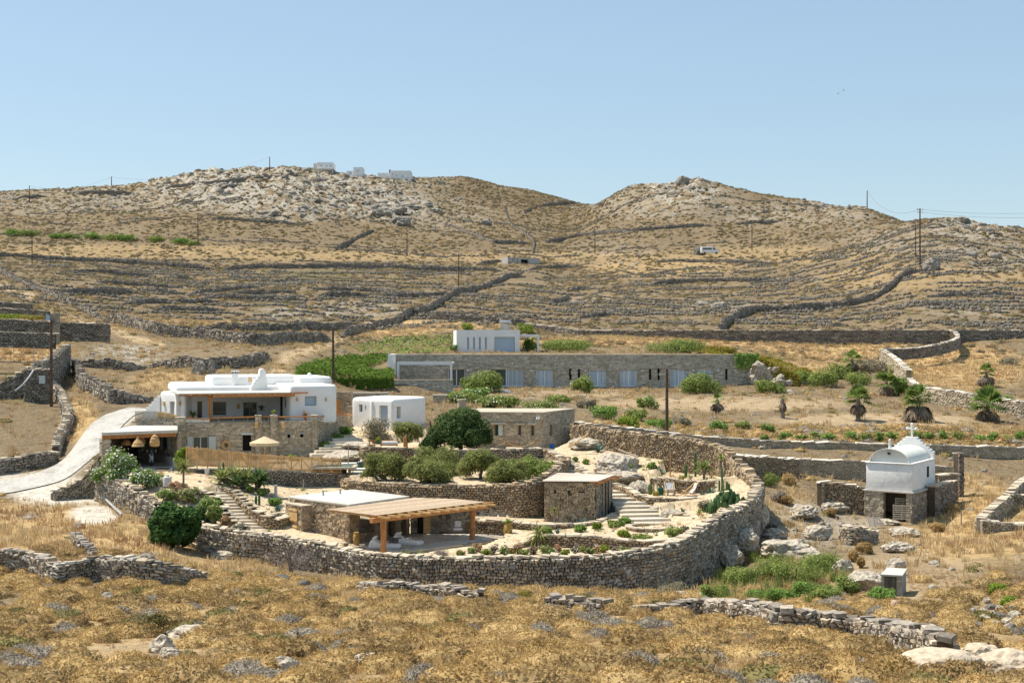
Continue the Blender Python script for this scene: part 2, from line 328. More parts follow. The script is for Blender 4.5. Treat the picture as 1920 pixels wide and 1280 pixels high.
# ---------------------------------------------------------------- terrain: heights surveyed along sight columns (distance, picture row)
NEAR=[(3,-1.9),(6,-2.6),(10,-3.5),(20,-5.7),(30,-7.35)]
COLS={
 -450:[(37,1255),(50,1190),(60,1140),(72,1085),(85,1030),(100,962),(112,900),(125,825),(150,722),(185,645),(240,560),(300,518),(380,482),(470,452),(560,420),(640,385),(760,380),(1100,440)],
 0:[(37,1255),(50,1185),(60,1140),(72,1088),(85,1020),(100,955),(110,914),(118,868),(126,812),(150,728),(175,662),(200,632),(240,575),(300,535),(360,508),(430,482),(470,462),(490,447),(540,415),(600,380),(650,359),(700,364),(900,420),(1100,450)],
 100:[(37,1255),(50,1185),(60,1140),(72,1090),(85,1020),(100,958),(112,900),(122,842),(130,796),(150,728),(175,664),(200,636),(240,588),(300,543),(360,514),(430,490),(470,467),(490,450),(540,415),(600,378),(650,354),(700,360),(900,420),(1100,450)],
 180:[(37,1255),(50,1185),(60,1140),(72,1091),(82,1045),(92,992),(100,958),(106,932),(114,868),(122,815),(130,776),(142,742),(155,712),(175,672),(200,640),(235,605),(290,556),(350,522),(430,496),(468,470),(490,450),(540,413),(600,376),(650,350),(700,356),(900,420),(1100,450)],
 250:[(37,1255),(50,1185),(60,1140),(72,1092),(80,1062),(90,1012),(100,960),(106,932),(114,870),(122,812),(130,774),(140,746),(155,715),(175,680),(200,648),(230,613),(280,570),(340,535),(430,500),(466,472),(490,450),(540,410),(600,374),(650,345),(700,352),(900,420),(1100,450)],
 400:[(37,1255),(50,1185),(60,1140),(72,1100),(82,1075),(90,1048),(100,995),(118,850),(130,790),(145,735),(165,692),(190,657),(215,637),(240,617),(280,580),(340,540),(430,506),(464,470),(490,446),(540,400),(600,352),(645,320),(700,327),(900,400),(1100,440)],
 550:[(37,1258),(50,1188),(60,1146),(72,1110),(80,1094),(88,1070),(100,1005),(118,860),(130,790),(150,717),(175,688),(200,657),(225,637),(260,602),(310,560),(370,530),(435,505),(466,474),(490,452),(540,400),(600,350),(648,316),(700,318),(900,400),(1100,440)],
 700:[(37,1258),(50,1188),(60,1148),(72,1114),(80,1102),(88,1080),(100,1010),(118,870),(128,802),(150,750),(162,739),(166,735),(168,713),(197,690),(217,662),(235,642),(255,618),(300,577),(370,535),(436,506),(469,481),(490,461),(540,422),(600,376),(660,332),(720,338),(900,400),(1100,440)],
 730:[(37,1258),(50,1188),(60,1148),(72,1114),(80,1102),(88,1080),(100,1010),(118,870),(128,802),(150,750),(162,740),(166,736),(168,714),(197,690),(217,662),(235,642),(255,618),(300,577),(370,536),(436,506),(469,482),(490,461),(540,422),(600,376),(665,332),(725,337),(900,400),(1100,440)],
 752:[(37,1259),(50,1189),(60,1149),(72,1117),(80,1106),(88,1088),(100,1012),(118,875),(128,805),(147,758),(162,744),(166,741),(168,717),(185,719),(206,724),(209,664),(218,660),(235,643),(255,617),(300,577),(370,538),(437,506),(469,483),(492,462),(546,424),(612,376),(676,333),(735,336),(900,397),(1100,440)],
 860:[(37,1260),(50,1190),(60,1150),(72,1120),(80,1110),(88,1098),(100,1015),(118,880),(128,808),(136,780),(147,760),(165,742),(185,733),(206,726),(209,664),(218,659),(235,645),(255,614),(300,576),(370,545),(440,506),(470,487),(500,463),(560,426),(640,376),(700,338),(760,332),(900,390),(1100,440)],
 960:[(37,1260),(50,1190),(60,1150),(72,1122),(80,1114),(88,1106),(100,1020),(118,890),(127,815),(136,788),(145,770),(158,752),(180,735),(206,726),(209,664),(218,659),(235,645),(255,618),(300,580),(370,545),(440,504),(470,488),(500,466),(560,432),(640,392),(720,361),(800,352),(900,362),(1100,420)],
 1060:[(37,1258),(50,1190),(60,1150),(72,1124),(80,1116),(88,1108),(100,1025),(124,850),(130,800),(140,780),(155,758),(180,737),(206,726),(209,664),(218,659),(235,641),(257,625),(300,590),(370,553),(440,516),(470,493),(520,462),(600,426),(700,392),(790,374),(850,376),(1100,430)],
 1200:[(37,1258),(50,1190),(60,1152),(72,1130),(80,1122),(88,1112),(100,1035),(114,905),(122,868),(130,818),(134,808),(142,792),(155,767),(180,742),(206,726),(209,664),(218,659),(235,642),(257,628),(300,590),(370,548),(440,502),(470,477),(500,461),(520,442),(560,402),(600,358),(640,346),(700,372),(900,450),(1100,480)],
 1300:[(37,1258),(50,1195),(60,1160),(72,1142),(80,1124),(90,1098),(104,1010),(114,915),(123,880),(130.5,830),(134,822),(141,808),(152,785),(168,757),(187,736),(206,726),(209,666),(220,659),(240,643),(258,628),(300,592),(370,548),(440,500),(470,478),(490,467),(520,432),(560,372),(585,338),(620,346),(800,430),(1100,480)],
 1430:[(37,1258),(50,1200),(60,1165),(70,1150),(78,1122),(88,1082),(96,1045),(104,985),(110,938),(118,893),(125,870),(130.5,845),(133.5,832),(142,807),(152,780),(170,752),(200,727),(215,694),(230,667),(258,630),(300,590),(370,545),(430,500),(470,470),(520,426),(560,386),(585,364),(640,372),(900,450),(1100,480)],
 1600:[(37,1262),(50,1215),(56,1197),(63,1166),(72,1130),(78,1115),(86,1080),(96,1030),(104,1002),(108,979),(112,952),(118,914),(125,884),(130.5,850),(134,833),(141,810),(152,786),(170,760),(190,737),(205,717),(225,683),(258,630),(300,583),(360,525),(420,480),(460,450),(500,416),(540,390),(600,397),(800,470),(1100,490)],
 1750:[(37,1270),(46,1242),(52,1222),(58,1192),(65,1155),(74,1117),(84,1078),(96,1030),(104,1000),(108,981),(113,956),(120,918),(126,888),(130.5,860),(134,836),(142,808),(152,788),(170,762),(190,734),(212,702),(235,664),(250,634),(272,597),(310,545),(345,503),(390,462),(430,432),(462,411),(500,420),(700,500),(1100,500)],
 1920:[(37,1285),(46,1262),(52,1237),(58,1206),(65,1166),(74,1120),(84,1070),(96,1015),(104,978),(112,940),(120,910),(126,890),(130.5,868),(134,843),(145,813),(155,792),(175,757),(200,722),(225,682),(246,634),(272,597),(310,545),(345,508),(390,472),(430,445),(457,429),(500,441),(700,520),(1100,520)],
 2400:[(37,1285),(46,1262),(52,1237),(58,1206),(65,1166),(74,1120),(84,1070),(96,1015),(104,978),(112,940),(120,910),(126,890),(134,843),(145,813),(155,792),(175,757),(200,722),(225,682),(246,634),(272,597),(310,545),(345,508),(390,472),(430,445),(457,429),(500,441),(700,520),(1100,520)],
}
GPX=np.arange(-700,2621,6.0)
GLD=np.arange(math.log(3.0),math.log(1050.0),0.0084)
GD=np.exp(GLD)
_ck=sorted(COLS);_cv=[]
for c in _ck:
    pts=[(d,640-z/d*F) for d,z in NEAR]+[(d,p) for d,p in COLS[c]]
    dd=np.array([p[0] for p in pts],float);pp=np.array([p[1] for p in pts],float)

    _cv.append(pchip(np.log(dd),pp,GLD))
GROW=pchip(_ck,np.array(_cv),GPX)
TZ0=(640-GROW)/F*GD[None,:]
TX=(GPX[:,None]-960)/F*GD[None,:];TY=np.broadcast_to(GD[None,:],TX.shape)
# natural unevenness, growing on the rocky hilltops
def rockmask(px,py):
    r=np.zeros(np.broadcast(px,py).shape)
    for cx,cy,rx,ry,s in [(520,345,330,62,1.0),(560,375,180,45,.9),(720,385,110,38,1.0),(300,365,260,40,.55),(80,372,200,40,.5),(830,400,120,40,.45),(1280,348,90,40,1.0),(1240,375,190,50,.5),
                              (1480,400,230,30,.5),(1700,450,190,40,.4),(1830,425,110,28,.8),(1850,480,120,40,.5),(230,665,95,22,1.0),(640,580,160,18,.6),(1120,560,90,14,.4),(1350,575,80,14,.55),(1820,580,110,22,.5),(560,588,110,14,.55),(1150,470,120,30,.3),(1500,990,90,60,.6),(1600,985,60,50,.6)]:
        q=((px-cx)/rx)**2+((py-cy)/ry)**2
        r=np.maximum(r,s*np.clip(1.25-q,0,1))
    return r
ROCKM=rockmask(GPX[:,None],GROW)
_far=np.clip((GD-150)/350,0,1)[None,:]
TZ=TZ0+fbm(TX/9,TY/9,3,4)*(.35+1.6*_far)*np.clip((GD-20)/40,0,1)[None,:]*np.where(((TY > 85) & (TY < 130)) | ((TY > 180) & (TY < 222) & (GPX[:,None] > 680) & (GPX[:,None] < 1450)),.3,1)
TZ=TZ+fbm(TX/1.6,TY/1.6,11,3)*.22*np.clip((GD-10)/20,0,1)[None,:]*np.where((TY > 84) & (TY < 132),.5,1)
TZ=TZ+ROCKM*np.clip((GD-260)/100,0,1)[None,:]*(np.abs(fbm(TX/7,TY/7,29,4))*9.0-1.2)
def tz(x,y):
    x=np.asarray(x,float);y=np.asarray(y,float);d=np.clip(y,3.01,1040)
    u=np.clip((960+x/d*F-GPX[0])/6.0,0,len(GPX)-1.001);v=np.clip((np.log(d)-GLD[0])/.0084,0,len(GLD)-1.001)
    i=u.astype(int);j=v.astype(int);a=u-i;b=v-j
    return (TZ[i,j]*(1-a)+TZ[i+1,j]*a)*(1-b)+(TZ[i,j+1]*(1-a)+TZ[i+1,j+1]*a)*b

# ---------------------------------------------------------------- the walled garden: outline, wall tops, levels
# (px, py of the wall top, distance)
OUT_L=[(190,893,105),(198,889,104),(226.6,900,102),(260,918,99.5),(307,953,96.5),(340,969,94.8),(375,983,93),(443,996,91.5),(500,1002.5,90.5),(578,1015,89),(643,1028,87.5),(682,1036,86.5),(734,1042,85.6),(825,1045,85),(900,1046,84.8),(980,1046.5,85),(1110,1042.5,85.5),(1188,1033,86.5),(1240,1023,88),(1279.5,1010,89.5),(1298,998,91.2),(1331.6,977,94),(1370.6,955,97),(1402,939,99.8),(1417,921,102),(1420,906,104)]
OUT_U=[(1076,793,124.5),(1100,798,123),(1162,809,120),(1240,816.5,117),(1287,821.5,115.2),(1318.5,828,114),(1352,836,112.5),(1372,852,110),(1407,887,106.2),(1419,903,104.3)]
wl=[PW(*p) for p in OUT_L];wu=[PW(*p) for p in OUT_U]
SL=smooth_path([tuple(v) for v in wl],6);SU=smooth_path([tuple(v) for v in wu],6)
GARDEN=[(v[0],v[1]) for v in SL]+[(v[0],v[1]) for v in SU[::-1]]+[(5.7,131),(-4,130),(-9,134),(-16,138),(-27.5,135),(-31.6,126),(-31.9,117),(-31.6,108)]
def inside_line(pt,d):
    return pt
CTRL=[]
for px,py,D in OUT_L[2:]:
    v=PW(px,py,D);CTRL.append((v.x*.985-.02*v.x,v.y+.9,v.z-.3))
for px,py,D in [(215,880,105.5),(250,884,107),(330,884,107.5),(300,904,101),(345,905,101.5),(400,918,99.5),(440,905,103),(330,940,98.5),(370,950,97),(400,975,94.5),(420,990,93),(350,880,107),(470,915,103.5),(500,930,101.5),(540,945,101),(480,945,99.5),(515,960,97.5),(530,975,96.8),(505,998,95),(530,1005,95.5),
                  (560,925,106.5),(620,925,106),(940,1030,89),(1000,1005,94),(1080,1012,92.5),(1150,985,97.5),(1240,995,95),(1200,1022,89),(1280,990,95.3),(1195,978,98),(1150,915,108),(1160,893,112),(1075,884,112.5),(1030,852,119),(1190,870,115.5),(1230,850,119),(1290,868,114),(1340,872,112),(1390,905,106),(1360,930,102),(1310,930,103.5),(1250,925,105),(1090,835,123),(1120,845,120),(1150,862,117),(1230,890,109),(1330,965,98),
                  (690,850,117),(640,832,121),(620,815,124),(700,802,127),(760,835,121),(850,840,122),(950,842,122),(600,825,124),(660,800,130),(720,790,131),(300,880,118),(450,885,118),(560,880,118)]:
    v=PW(px,py,D);CTRL.append((v.x,v.y,v.z))
for p in GARDEN[len(SL)+len(SU):]:CTRL.append((p[0],p[1],float(tz(p[0],p[1]))))
CTRL=np.array(CTRL)
def _U(r2):return np.where(r2 > 1e-9,r2*np.log(np.maximum(r2,1e-9)),0)
_c=CTRL[:,:2];_n=len(_c);_K=_U(((_c[:,None]-_c[None])**2).sum(-1))+np.eye(_n)*30.0
_P=np.hstack([np.ones((_n,1)),_c]);_A=np.block([[_K,_P],[_P.T,np.zeros((3,3))]])
_W=np.linalg.solve(_A,np.concatenate([CTRL[:,2],np.zeros(3)]))
def tps(x,y):
    x=np.asarray(x,float);y=np.asarray(y,float);sh=x.shape;q=np.stack([x.ravel(),y.ravel()],1)
    r2=((q[:,None]-_c[None])**2).sum(-1);return (_U(r2)@_W[:_n]+_W[_n]+q@_W[_n+1:]).reshape(sh)
def pp(lst):return [tuple(PW(a,640,d))[:2] for a,d in lst]
# retaining walls inside (px, py top, distance)
FENCEW=[(348,880,106.2),(410,879,107),(472,880,107.6),(560,884,108.6),(640,890,109.4)]
OLIVEW=[(640,894,109.2),(659,901,107.6),(700,905,106.4),(776,910,104.8),(880,911,104),(950,909,103.2),(985,905,102.6),(1011,898,103.4),(1037,881,107),(1054,866,111),(1062,858,113.5)]
SHEDLOW=[(872,975,98.2),(953,976.5,97),(1000,983,96.5),(1058,983,97),(1110,980,98),(1141,968.5,100),(1168,958,102.5)]
BEDW=[(912,1038,89.3),(951,1030.5,90),(969,1022,91),(991,1014,92),(1012,1007,92.2),(1032,1004,91.6),(1092,1003.5,91),(1149,1010,90.6),(1214,1014,90.2),(1262,1011,90.6),(1283,1006,91)]
SUNW=[(1149,907,108.2),(1173,914,106.3),(1204,929,104),(1227,933.5,103.2),(1266,934.5,103),(1305.5,933,103.2),(1345,930.5,103.8)]
CACW=[(1222,896,109),(1245,896.5,108),(1261,898,107.6),(1305,902.5,107.2),(1363,902,108)]
LOWW=[(1264,960,99.2),(1292,967,98.4),(1326,972,97.8)]
POLY=[
 (pp([(345,106.4),(410,107.2),(472,107.8),(560,108.8),(640,109.6),(665,110.5),(690,113.5),(660,117.5),(594,119.5),(340,117.5)]),-9.75),
 (pp([(655,108.2),(700,106.5),(776,105),(880,104.2),(950,103.4),(985,102.8),(1011,103.7),(1037,107.2),(1052,111),(1040,115.5),(1020,117.5),(836,117.5),(760,115.5),(700,115)]),-10.5),
 (pp([(641,109.4),(660,107.8),(702,106.6),(712,112),(690,117),(645,117)]),-10.2),
 (pp([(836,118.2),(900,117.9),(1000,118),(1025,118.6),(1040,122),(1080,126),(1085,133),(800,133),(800,120)]),-9.35),
 (pp([(700,121),(800,119.5),(836,119),(836,125.5),(790,125.5),(738,124.6),(690,123.5)]),-8.85),
 (pp([(885,98.3),(953,97.2),(1000,96.7),(1058,97.2),(1110,98.2),(1141,100.2),(1160,102.5),(1150,106),(1040,106.5),(1011,103.3),(985,102.4),(880,103.8)]),-12.68),
 (pp([(1153,108.3),(1173,106.6),(1204,104.3),(1227,103.5),(1266,103.3),(1305,103.5),(1365,104.3),(1385,107.6),(1305,107.2),(1261,107.5),(1235,108),(1222,109),(1190,111)]),-11.42),
 (pp([(1222,109.3),(1245,108.3),(1261,107.9),(1305,107.5),(1375,108.2),(1400,111),(1360,114),(1318,116),(1250,117.5)]),-10.62),
 (pp([(1264,99.4),(1292,98.7),(1326,98),(1352,98.6),(1340,101.5),(1262,102.5),(1240,101.5)]),-12.1),
 (pp([(912,89.5),(951,90.2),(991,92.2),(1012,92.4),(1032,91.8),(1092,91.2),(1149,90.8),(1214,90.4),(1270,90.6),(1262,88.2),(1188,86.6),(1110,85.6),(980,85.1),(880,85.1)]),-13.2),
 (pp([(640,88.6),(719,87.5),(790,88.2),(870,90.5),(905,90.6),(940,94),(956,97),(880,98.4),(880,104),(560,104),(545,99.5),(543,97.9),(648,93)]),-13.32),
]
CARVE=[((413,921,101.3),(503,996,95.2),-10.68,-12.98,1.05,-.4),((1159,913,108),(1232,984,97),-11.02,-12.62,1.6,-.25),((1057,865,114.6),(1088,884,111.8),-9.6,-10.3,1.0,0)]
def gz(x,y):
    x=np.asarray(x,float);y=np.asarray(y,float);z=tps(x,y)
    for poly,h in POLY:z=np.where(inpoly(x,y,poly),h,z)
    for a,b,za,zb,hw,cv in CARVE:
        a=PW(*a);b=PW(*b);dx,dy=b.x-a.x,b.y-a.y;L=math.hypot(dx,dy);dx /= L;dy /= L
        f=((x-a.x)*dx+(y-a.y)*dy)/L;s=-(x-a.x)*dy+(y-a.y)*dx-cv*np.sin(np.clip(f,0,1)*math.pi)
        k=(f > -.03) & (f < 1.02) & (np.abs(s) < hw);z=np.where(k,np.minimum(z,za+(zb-za)*f-.22),z)
    return z
def ground(x,y):
    return float(gz(np.array([x]),np.array([y]))[0]) if inpoly(np.array([x]),np.array([y]),GARDEN)[0] else float(tz(x,y))
_MD=np.exp(np.linspace(math.log(20),math.log(1000),1500))
def hit(px,py):
    """the point of the ground seen at a pixel"""
    X=(px-960)/F*_MD;Z=(640-py)/F*_MD;z=tz(X,_MD);g=inpoly(X,_MD,GARDEN)
    if g.any():z=np.where(g,gz(X,_MD),z)
    ab=np.where(z >= Z)[0]
    if len(ab) == 0:
        k=int(np.argmin(Z-z))
    else:k=max(int(ab[0]),1)
    D=_MD[k]
    return Vector(((px-960)/F*D,D,float(z[k])))

# ---- terrain mesh; beneath the garden it drops out of the way
ing=inpoly(TX,TY,GARDEN)
TZM=TZ.copy();TZM[ing]=np.minimum(TZM[ing],gz(TX[ing],TY[ing])-.7)
nx,ny=TX.shape
idx=np.arange(nx*ny).reshape(nx,ny)
Fq=np.stack([idx[:-1,:-1],idx[1:,:-1],idx[1:,1:],idx[:-1,1:]],-1).reshape(-1,4)
me=bulk('terrain',np.stack([TX,TY,TZM],-1).reshape(-1,3),[Fq],smooth=True)
def blob(lst,px,py):
    r=np.zeros(px.shape)
    for cx,cy,rx,ry,s in lst:
        r=np.maximum(r,s*np.clip(1.6*(1-((px-cx)/rx)**2-((py-cy)/ry)**2),0,1))
    return r
def strip(lst,px,py,wd):
    r=np.zeros(px.shape)
    for (a,b),(c,d) in zip(lst[:-1],lst[1:]):
        vx,vy=c-a,d-b;t=np.clip(((px-a)*vx+(py-b)*vy)/(vx*vx+vy*vy+1e-9),0,1)
        q=np.hypot(px-a-t*vx,(py-b-t*vy)*1.6);r=np.maximum(r,np.clip(1.5-q/wd,0,1))
    return r
TPX=np.broadcast_to(GPX[:,None],TX.shape);TPY=640-TZ/TY*F
STRAW_B=[(960,1210,1300,150,.8),(250,472,420,15,.5),(620,480,300,11,.5),(1050,482,420,12,.45),(1450,478,260,18,.4),(1700,520,200,30,.4),(740,615,90,22,1),(800,610,160,12,.8),(1300,640,500,12,.9),(1550,650,180,30,1),(1800,690,150,50,1),(1500,690,120,20,.8),
           (60,1000,260,70,1),(300,1010,180,45,1),(450,1050,140,25,.8),(60,660,90,22,1),(330,610,160,14,.6),(150,790,40,50,.9),(330,715,110,24,.7),(1830,1000,180,70,.9),(1790,930,120,50,.9),(1480,960,50,60,.5),(1300,1180,260,40,.6),(900,1230,200,60,.7),(1500,1160,260,25,.6),(700,1260,160,30,.5),(1600,870,140,12,.6),(1500,810,300,14,.5),(1780,805,200,14,.5),(1870,520,120,14,.4),(1240,500,160,22,.6)]
GREEN_B=[(640,690,95,26,.8),(690,655,60,10,.3),(780,640,80,10,.3),(120,440,160,8,.3),(600,515,70,12,.5),(50,740,70,20,.5),(1450,670,70,10,.5),(1440,1075,110,40,.35),(1060,648,60,12,.6)]
DIRT_B=[(1350,757,300,16,.75),(1080,738,120,10,.6),(1650,787,240,16,.8),(950,745,80,10,.4),(1880,760,120,20,.5),(1700,1080,180,60,.55),(1600,1000,60,40,.4),(250,1225,150,30,.5),(700,1275,120,20,.4)]
GRAVEL_B=[(120,925,120,28,1),(175,965,55,22,1),(60,900,110,18,.8)]
straw=blob(STRAW_B,TPX,TPY);green=blob(GREEN_B,TPX,TPY);dirt=blob(DIRT_B,TPX,TPY)
dirt=np.maximum(dirt,strip([(520,735),(520,700),(540,668),(585,655),(640,632),(680,617),(720,607)],TPX,TPY,13))
dirt=np.maximum(dirt,strip([(-20,520),(15,540),(60,555),(100,590),(150,600),(200,612),(250,635),(300,645)],TPX,TPY,9))
gravel=np.maximum(blob(GRAVEL_B,TPX,TPY),.9*strip([(250,775),(215,800),(180,840),(120,890),(60,905)],TPX,TPY,16)*(TY < 135))
near=(TY > 25)
for nm,a in (('straw',straw*near),('green',green*near),('dirt',dirt*near),('gravel',gravel*(TY > 60)),('rock',ROCKM*near)):
    at=me.attributes.new(nm,'FLOAT','POINT');at.data.foreach_set('value',np.ascontiguousarray(a.reshape(-1),dtype=np.float32))
def ground_mat():
    m=bpy.data.materials.new('dry_hillside');m.use_nodes=True;n=m.node_tree.nodes;L=m.node_tree.links
    p=n['Principled BSDF'];p.inputs['Roughness'].default_value=.95;p.inputs['Specular IOR Level'].default_value=.1
    geo=n.new('ShaderNodeNewGeometry')
    def noise(s,d=4,rough=.6):
        t=n.new('ShaderNodeTexNoise');t.inputs['Scale'].default_value=s;t.inputs['Detail'].default_value=d;t.inputs['Roughness'].default_value=rough
        L.new(geo.outputs['Position'],t.inputs['Vector']);return t.outputs['Fac']
    def ramp(f,stops):
        r=n.new('ShaderNodeValToRGB');e=r.color_ramp.elements
        while len(e) < len(stops):e.new(.5)
        for i,(q,c) in enumerate(stops):e[i].position=q;e[i].color=c
        L.new(f,r.inputs[0]);return r.outputs[0]
    def math_(op,a,b):
        x=n.new('ShaderNodeMath');x.operation=op;x.use_clamp=True
        for i,v in enumerate((a,b)):
            if isinstance(v,(int,float)):x.inputs[i].default_value=v
            else:L.new(v,x.inputs[i])
        return x.outputs[0]
    def mix(f,a,b):
        x=n.new('ShaderNodeMix');x.data_type='RGBA'
        L.new(f,x.inputs[0]);L.new(a,x.inputs[6]);L.new(b,x.inputs[7]);return x.outputs[2]
    def attr(nm):
        a=n.new('ShaderNodeAttribute');a.attribute_name=nm;return a.outputs['Fac']
    def thr(f,lo,hi):
        x=n.new('ShaderNodeMapRange');x.inputs[1].default_value=lo;x.inputs[2].default_value=hi;L.new(f,x.inputs[0]);return x.outputs[0]
    base=ramp(noise(.55,6,.65),[(.30,lin(.11,.082,.05)),(.43,lin(.16,.12,.073)),(.52,lin(.23,.17,.105)),(.62,lin(.185,.138,.085)),(.75,lin(.30,.225,.142))])
    patch=ramp(noise(.06,4),[(.35,lin(.155,.12,.075)),(.5,lin(.215,.167,.104)),(.65,lin(.27,.21,.13))])
    x=n.new('ShaderNodeMix');x.data_type='RGBA';x.inputs[0].default_value=.4;L.new(base,x.inputs[6]);L.new(patch,x.inputs[7]);c=x.outputs[2]
    grit=noise(3.5,4)
    st=ramp(noise(1.1,5),[(.3,lin(.33,.22,.10)),(.5,lin(.46,.32,.155)),(.7,lin(.54,.395,.205))])
    c=mix(math_('MULTIPLY',attr('straw'),thr(noise(.25,5),.25,.5)),c,st)
    gr=ramp(noise(1.6,5),[(.35,lin(.06,.075,.02)),(.6,lin(.13,.145,.04)),(.72,lin(.24,.20,.08))])
    c=mix(math_('MULTIPLY',attr('green'),thr(noise(.3,5),.28,.5)),c,gr)
    di=ramp(noise(.9,6),[(.3,lin(.33,.24,.14)),(.5,lin(.43,.325,.20)),(.7,lin(.52,.40,.255))])
    c=mix(math_('MULTIPLY',attr('dirt'),thr(noise(.35,5),.2,.45)),c,di)
    gv=ramp(noise(1.4,6),[(.3,lin(.46,.41,.34)),(.5,lin(.58,.53,.45)),(.7,lin(.68,.63,.55))])
    c=mix(math_('MULTIPLY',attr('gravel'),thr(noise(.6,5),.15,.4)),c,gv)
    rk=ramp(noise(.5,7,.7),[(.3,lin(.20,.18,.15)),(.5,lin(.36,.33,.275)),(.7,lin(.46,.42,.355))])
    c=mix(math_('MULTIPLY',thr(attr('rock'),.2,.9),thr(noise(.18,6,.7),.44,.50)),c,rk)
    v=n.new('ShaderNodeMapRange');v.inputs[1].default_value=.3;v.inputs[2].default_value=.7;v.inputs[3].default_value=.72;v.inputs[4].default_value=1.25;L.new(grit,v.inputs[0])
    s=n.new('ShaderNodeVectorMath');s.operation='SCALE';L.new(c,s.inputs[0]);L.new(v.outputs[0],s.inputs['Scale'])
    L.new(s.outputs[0],p.inputs['Base Color'])
    b=n.new('ShaderNodeBump');b.inputs['Distance'].default_value=.25;L.new(noise(2.2,6,.7),b.inputs['Height']);L.new(b.outputs[0],p.inputs['Normal'])
    return m
me.materials.append(ground_mat())
tag(link('terrain',me),kind='structure')
# ---- garden ground
gx=np.arange(-33,19.5,.22);gy=np.arange(83.5,139,.22)
GXX,GYY=np.meshgrid(gx,gy,indexing='ij');GI=inpoly(GXX,GYY,GARDEN);GZZ=np.zeros(GXX.shape)
GZZ[GI]=gz(GXX[GI],GYY[GI])+fbm(GXX[GI]/.8,GYY[GI]/.8,5,3)*.07
ok=GI[:-1,:-1] & GI[1:,:-1] & GI[1:,1:] & GI[:-1,1:]
idx=np.arange(GXX.size).reshape(GXX.shape)
Fq=np.stack([idx[:-1,:-1],idx[1:,:-1],idx[1:,1:],idx[:-1,1:]],-1)[ok]
use=np.unique(Fq);rm=np.zeros(GXX.size,int);rm[use]=np.arange(len(use))
V=np.stack([GXX,GYY,GZZ],-1).reshape(-1,3)[use]
M['garden_sand']=make_mat('garden_sand',[lin(.30,.225,.14),lin(.46,.36,.235),lin(.55,.445,.305),lin(.38,.295,.185)],'noise',scale=.9,grain=.28,gscale=7,bump=.04,bscale=5)
me=bulk('garden_ground',V,[rm[Fq]],[M['garden_sand']],smooth=True)
tag(link('garden_ground',me),kind='structure')
# ---- concrete road climbing behind the carport
def ribbon(name,pix,half,mat,lift=.05,n=7,sub=10):
    c=smooth_path([tuple(hit(*p))[:2] for p in pix],sub);d=np.gradient(c,axis=0);d /= np.linalg.norm(d,axis=1)[:,None]
    nrm=np.stack([-d[:,1],d[:,0]],1);u=np.linspace(-1,1,n);hw=half if hasattr(half,'__len__') else [half]*len(pix)
    hh=np.interp(np.linspace(0,1,len(c)),np.linspace(0,1,len(hw)),hw)
    P=c[:,None]+nrm[:,None]*u[None,:,None]*hh[:,None,None]
    z=tz(P[...,0],P[...,1]);zc=z+lift
    V=np.concatenate([P,zc[...,None]],-1).reshape(-1,3);k=np.arange(len(c)*n).reshape(len(c),n)
    Fq=np.stack([k[:-1,:-1],k[1:,:-1],k[1:,1:],k[:-1,1:]],-1).reshape(-1,4)
    me=bulk(name,V,[Fq],[M[mat]],smooth=True);return link(name,me)
tag(ribbon('road',[(-160,938),(-60,926),(30,912),(95,895),(135,870),(163,840),(186,812),(208,790),(232,776),(262,767)],[2.5,2.5,2.3,2.1,1.9,1.7,1.6,1.5,1.4,1.3],'road',.08,11),kind='structure')
# ---------------------------------------------------------------- stone laying
RNG=np.random.default_rng(7)
def hexcells(L,H,w,h,zig=.16,ju=.62,jv=.5,rng=RNG):
    nu=max(2,int(round(L/w)));nv=max(1,int(round(H/h)))
    k=np.arange(2*nu+2);U0=np.clip(k*L/(2*nu),0,L);Vv=np.arange(nv+1)*H/nv
    du=ju*w*(rng.random((nv+1,2*nu+2))-.5);dv=jv*h*(rng.random((nv+1,2*nu+2))-.5)
    par=((k[None,:]+np.arange(nv+1)[:,None]) % 2)*2-1
    U=U0[None]+du;V=Vv[:,None]+dv+zig*h*par
    if jv > .35:V=V+(vnoise(U/w/2.1,V/h/2.1,5)-.5)*h*.9;U=U+(vnoise(U/w/2+9,V/h/2,8)-.5)*w*.6
    U[:,0]=0;U=np.clip(U,0,L);V[0]=np.minimum(np.abs(V[0])*.3,h*.3)
    rings=[]
    for j in range(nv):
        o=j % 2;i=np.arange(nu-o)
        k0=2*i+o
        idx=[(j,k0),(j,k0+1),(j,np.minimum(k0+2,2*nu+1)),(j+1,np.minimum(k0+2,2*nu+1)),(j+1,k0+1),(j+1,k0)]
        rings.append(np.stack([np.stack([U[a,b],V[a,b]],-1) for a,b in idx],1))
        if o:
            for q0,q1 in ((0,1),(2*nu-1,2*nu)):
                a=np.array([[U[j,q0],V[j,q0]],[(U[j,q0]+U[j,q1])/2,(V[j,q0]+V[j,q1])/2],[U[j,q1],V[j,q1]],[U[j+1,q1],V[j+1,q1]],[(U[j+1,q0]+U[j+1,q1])/2,(V[j+1,q0]+V[j+1,q1])/2],[U[j+1,q0],V[j+1,q0]]])
                rings.append(a[None])
    return np.concatenate(rings)
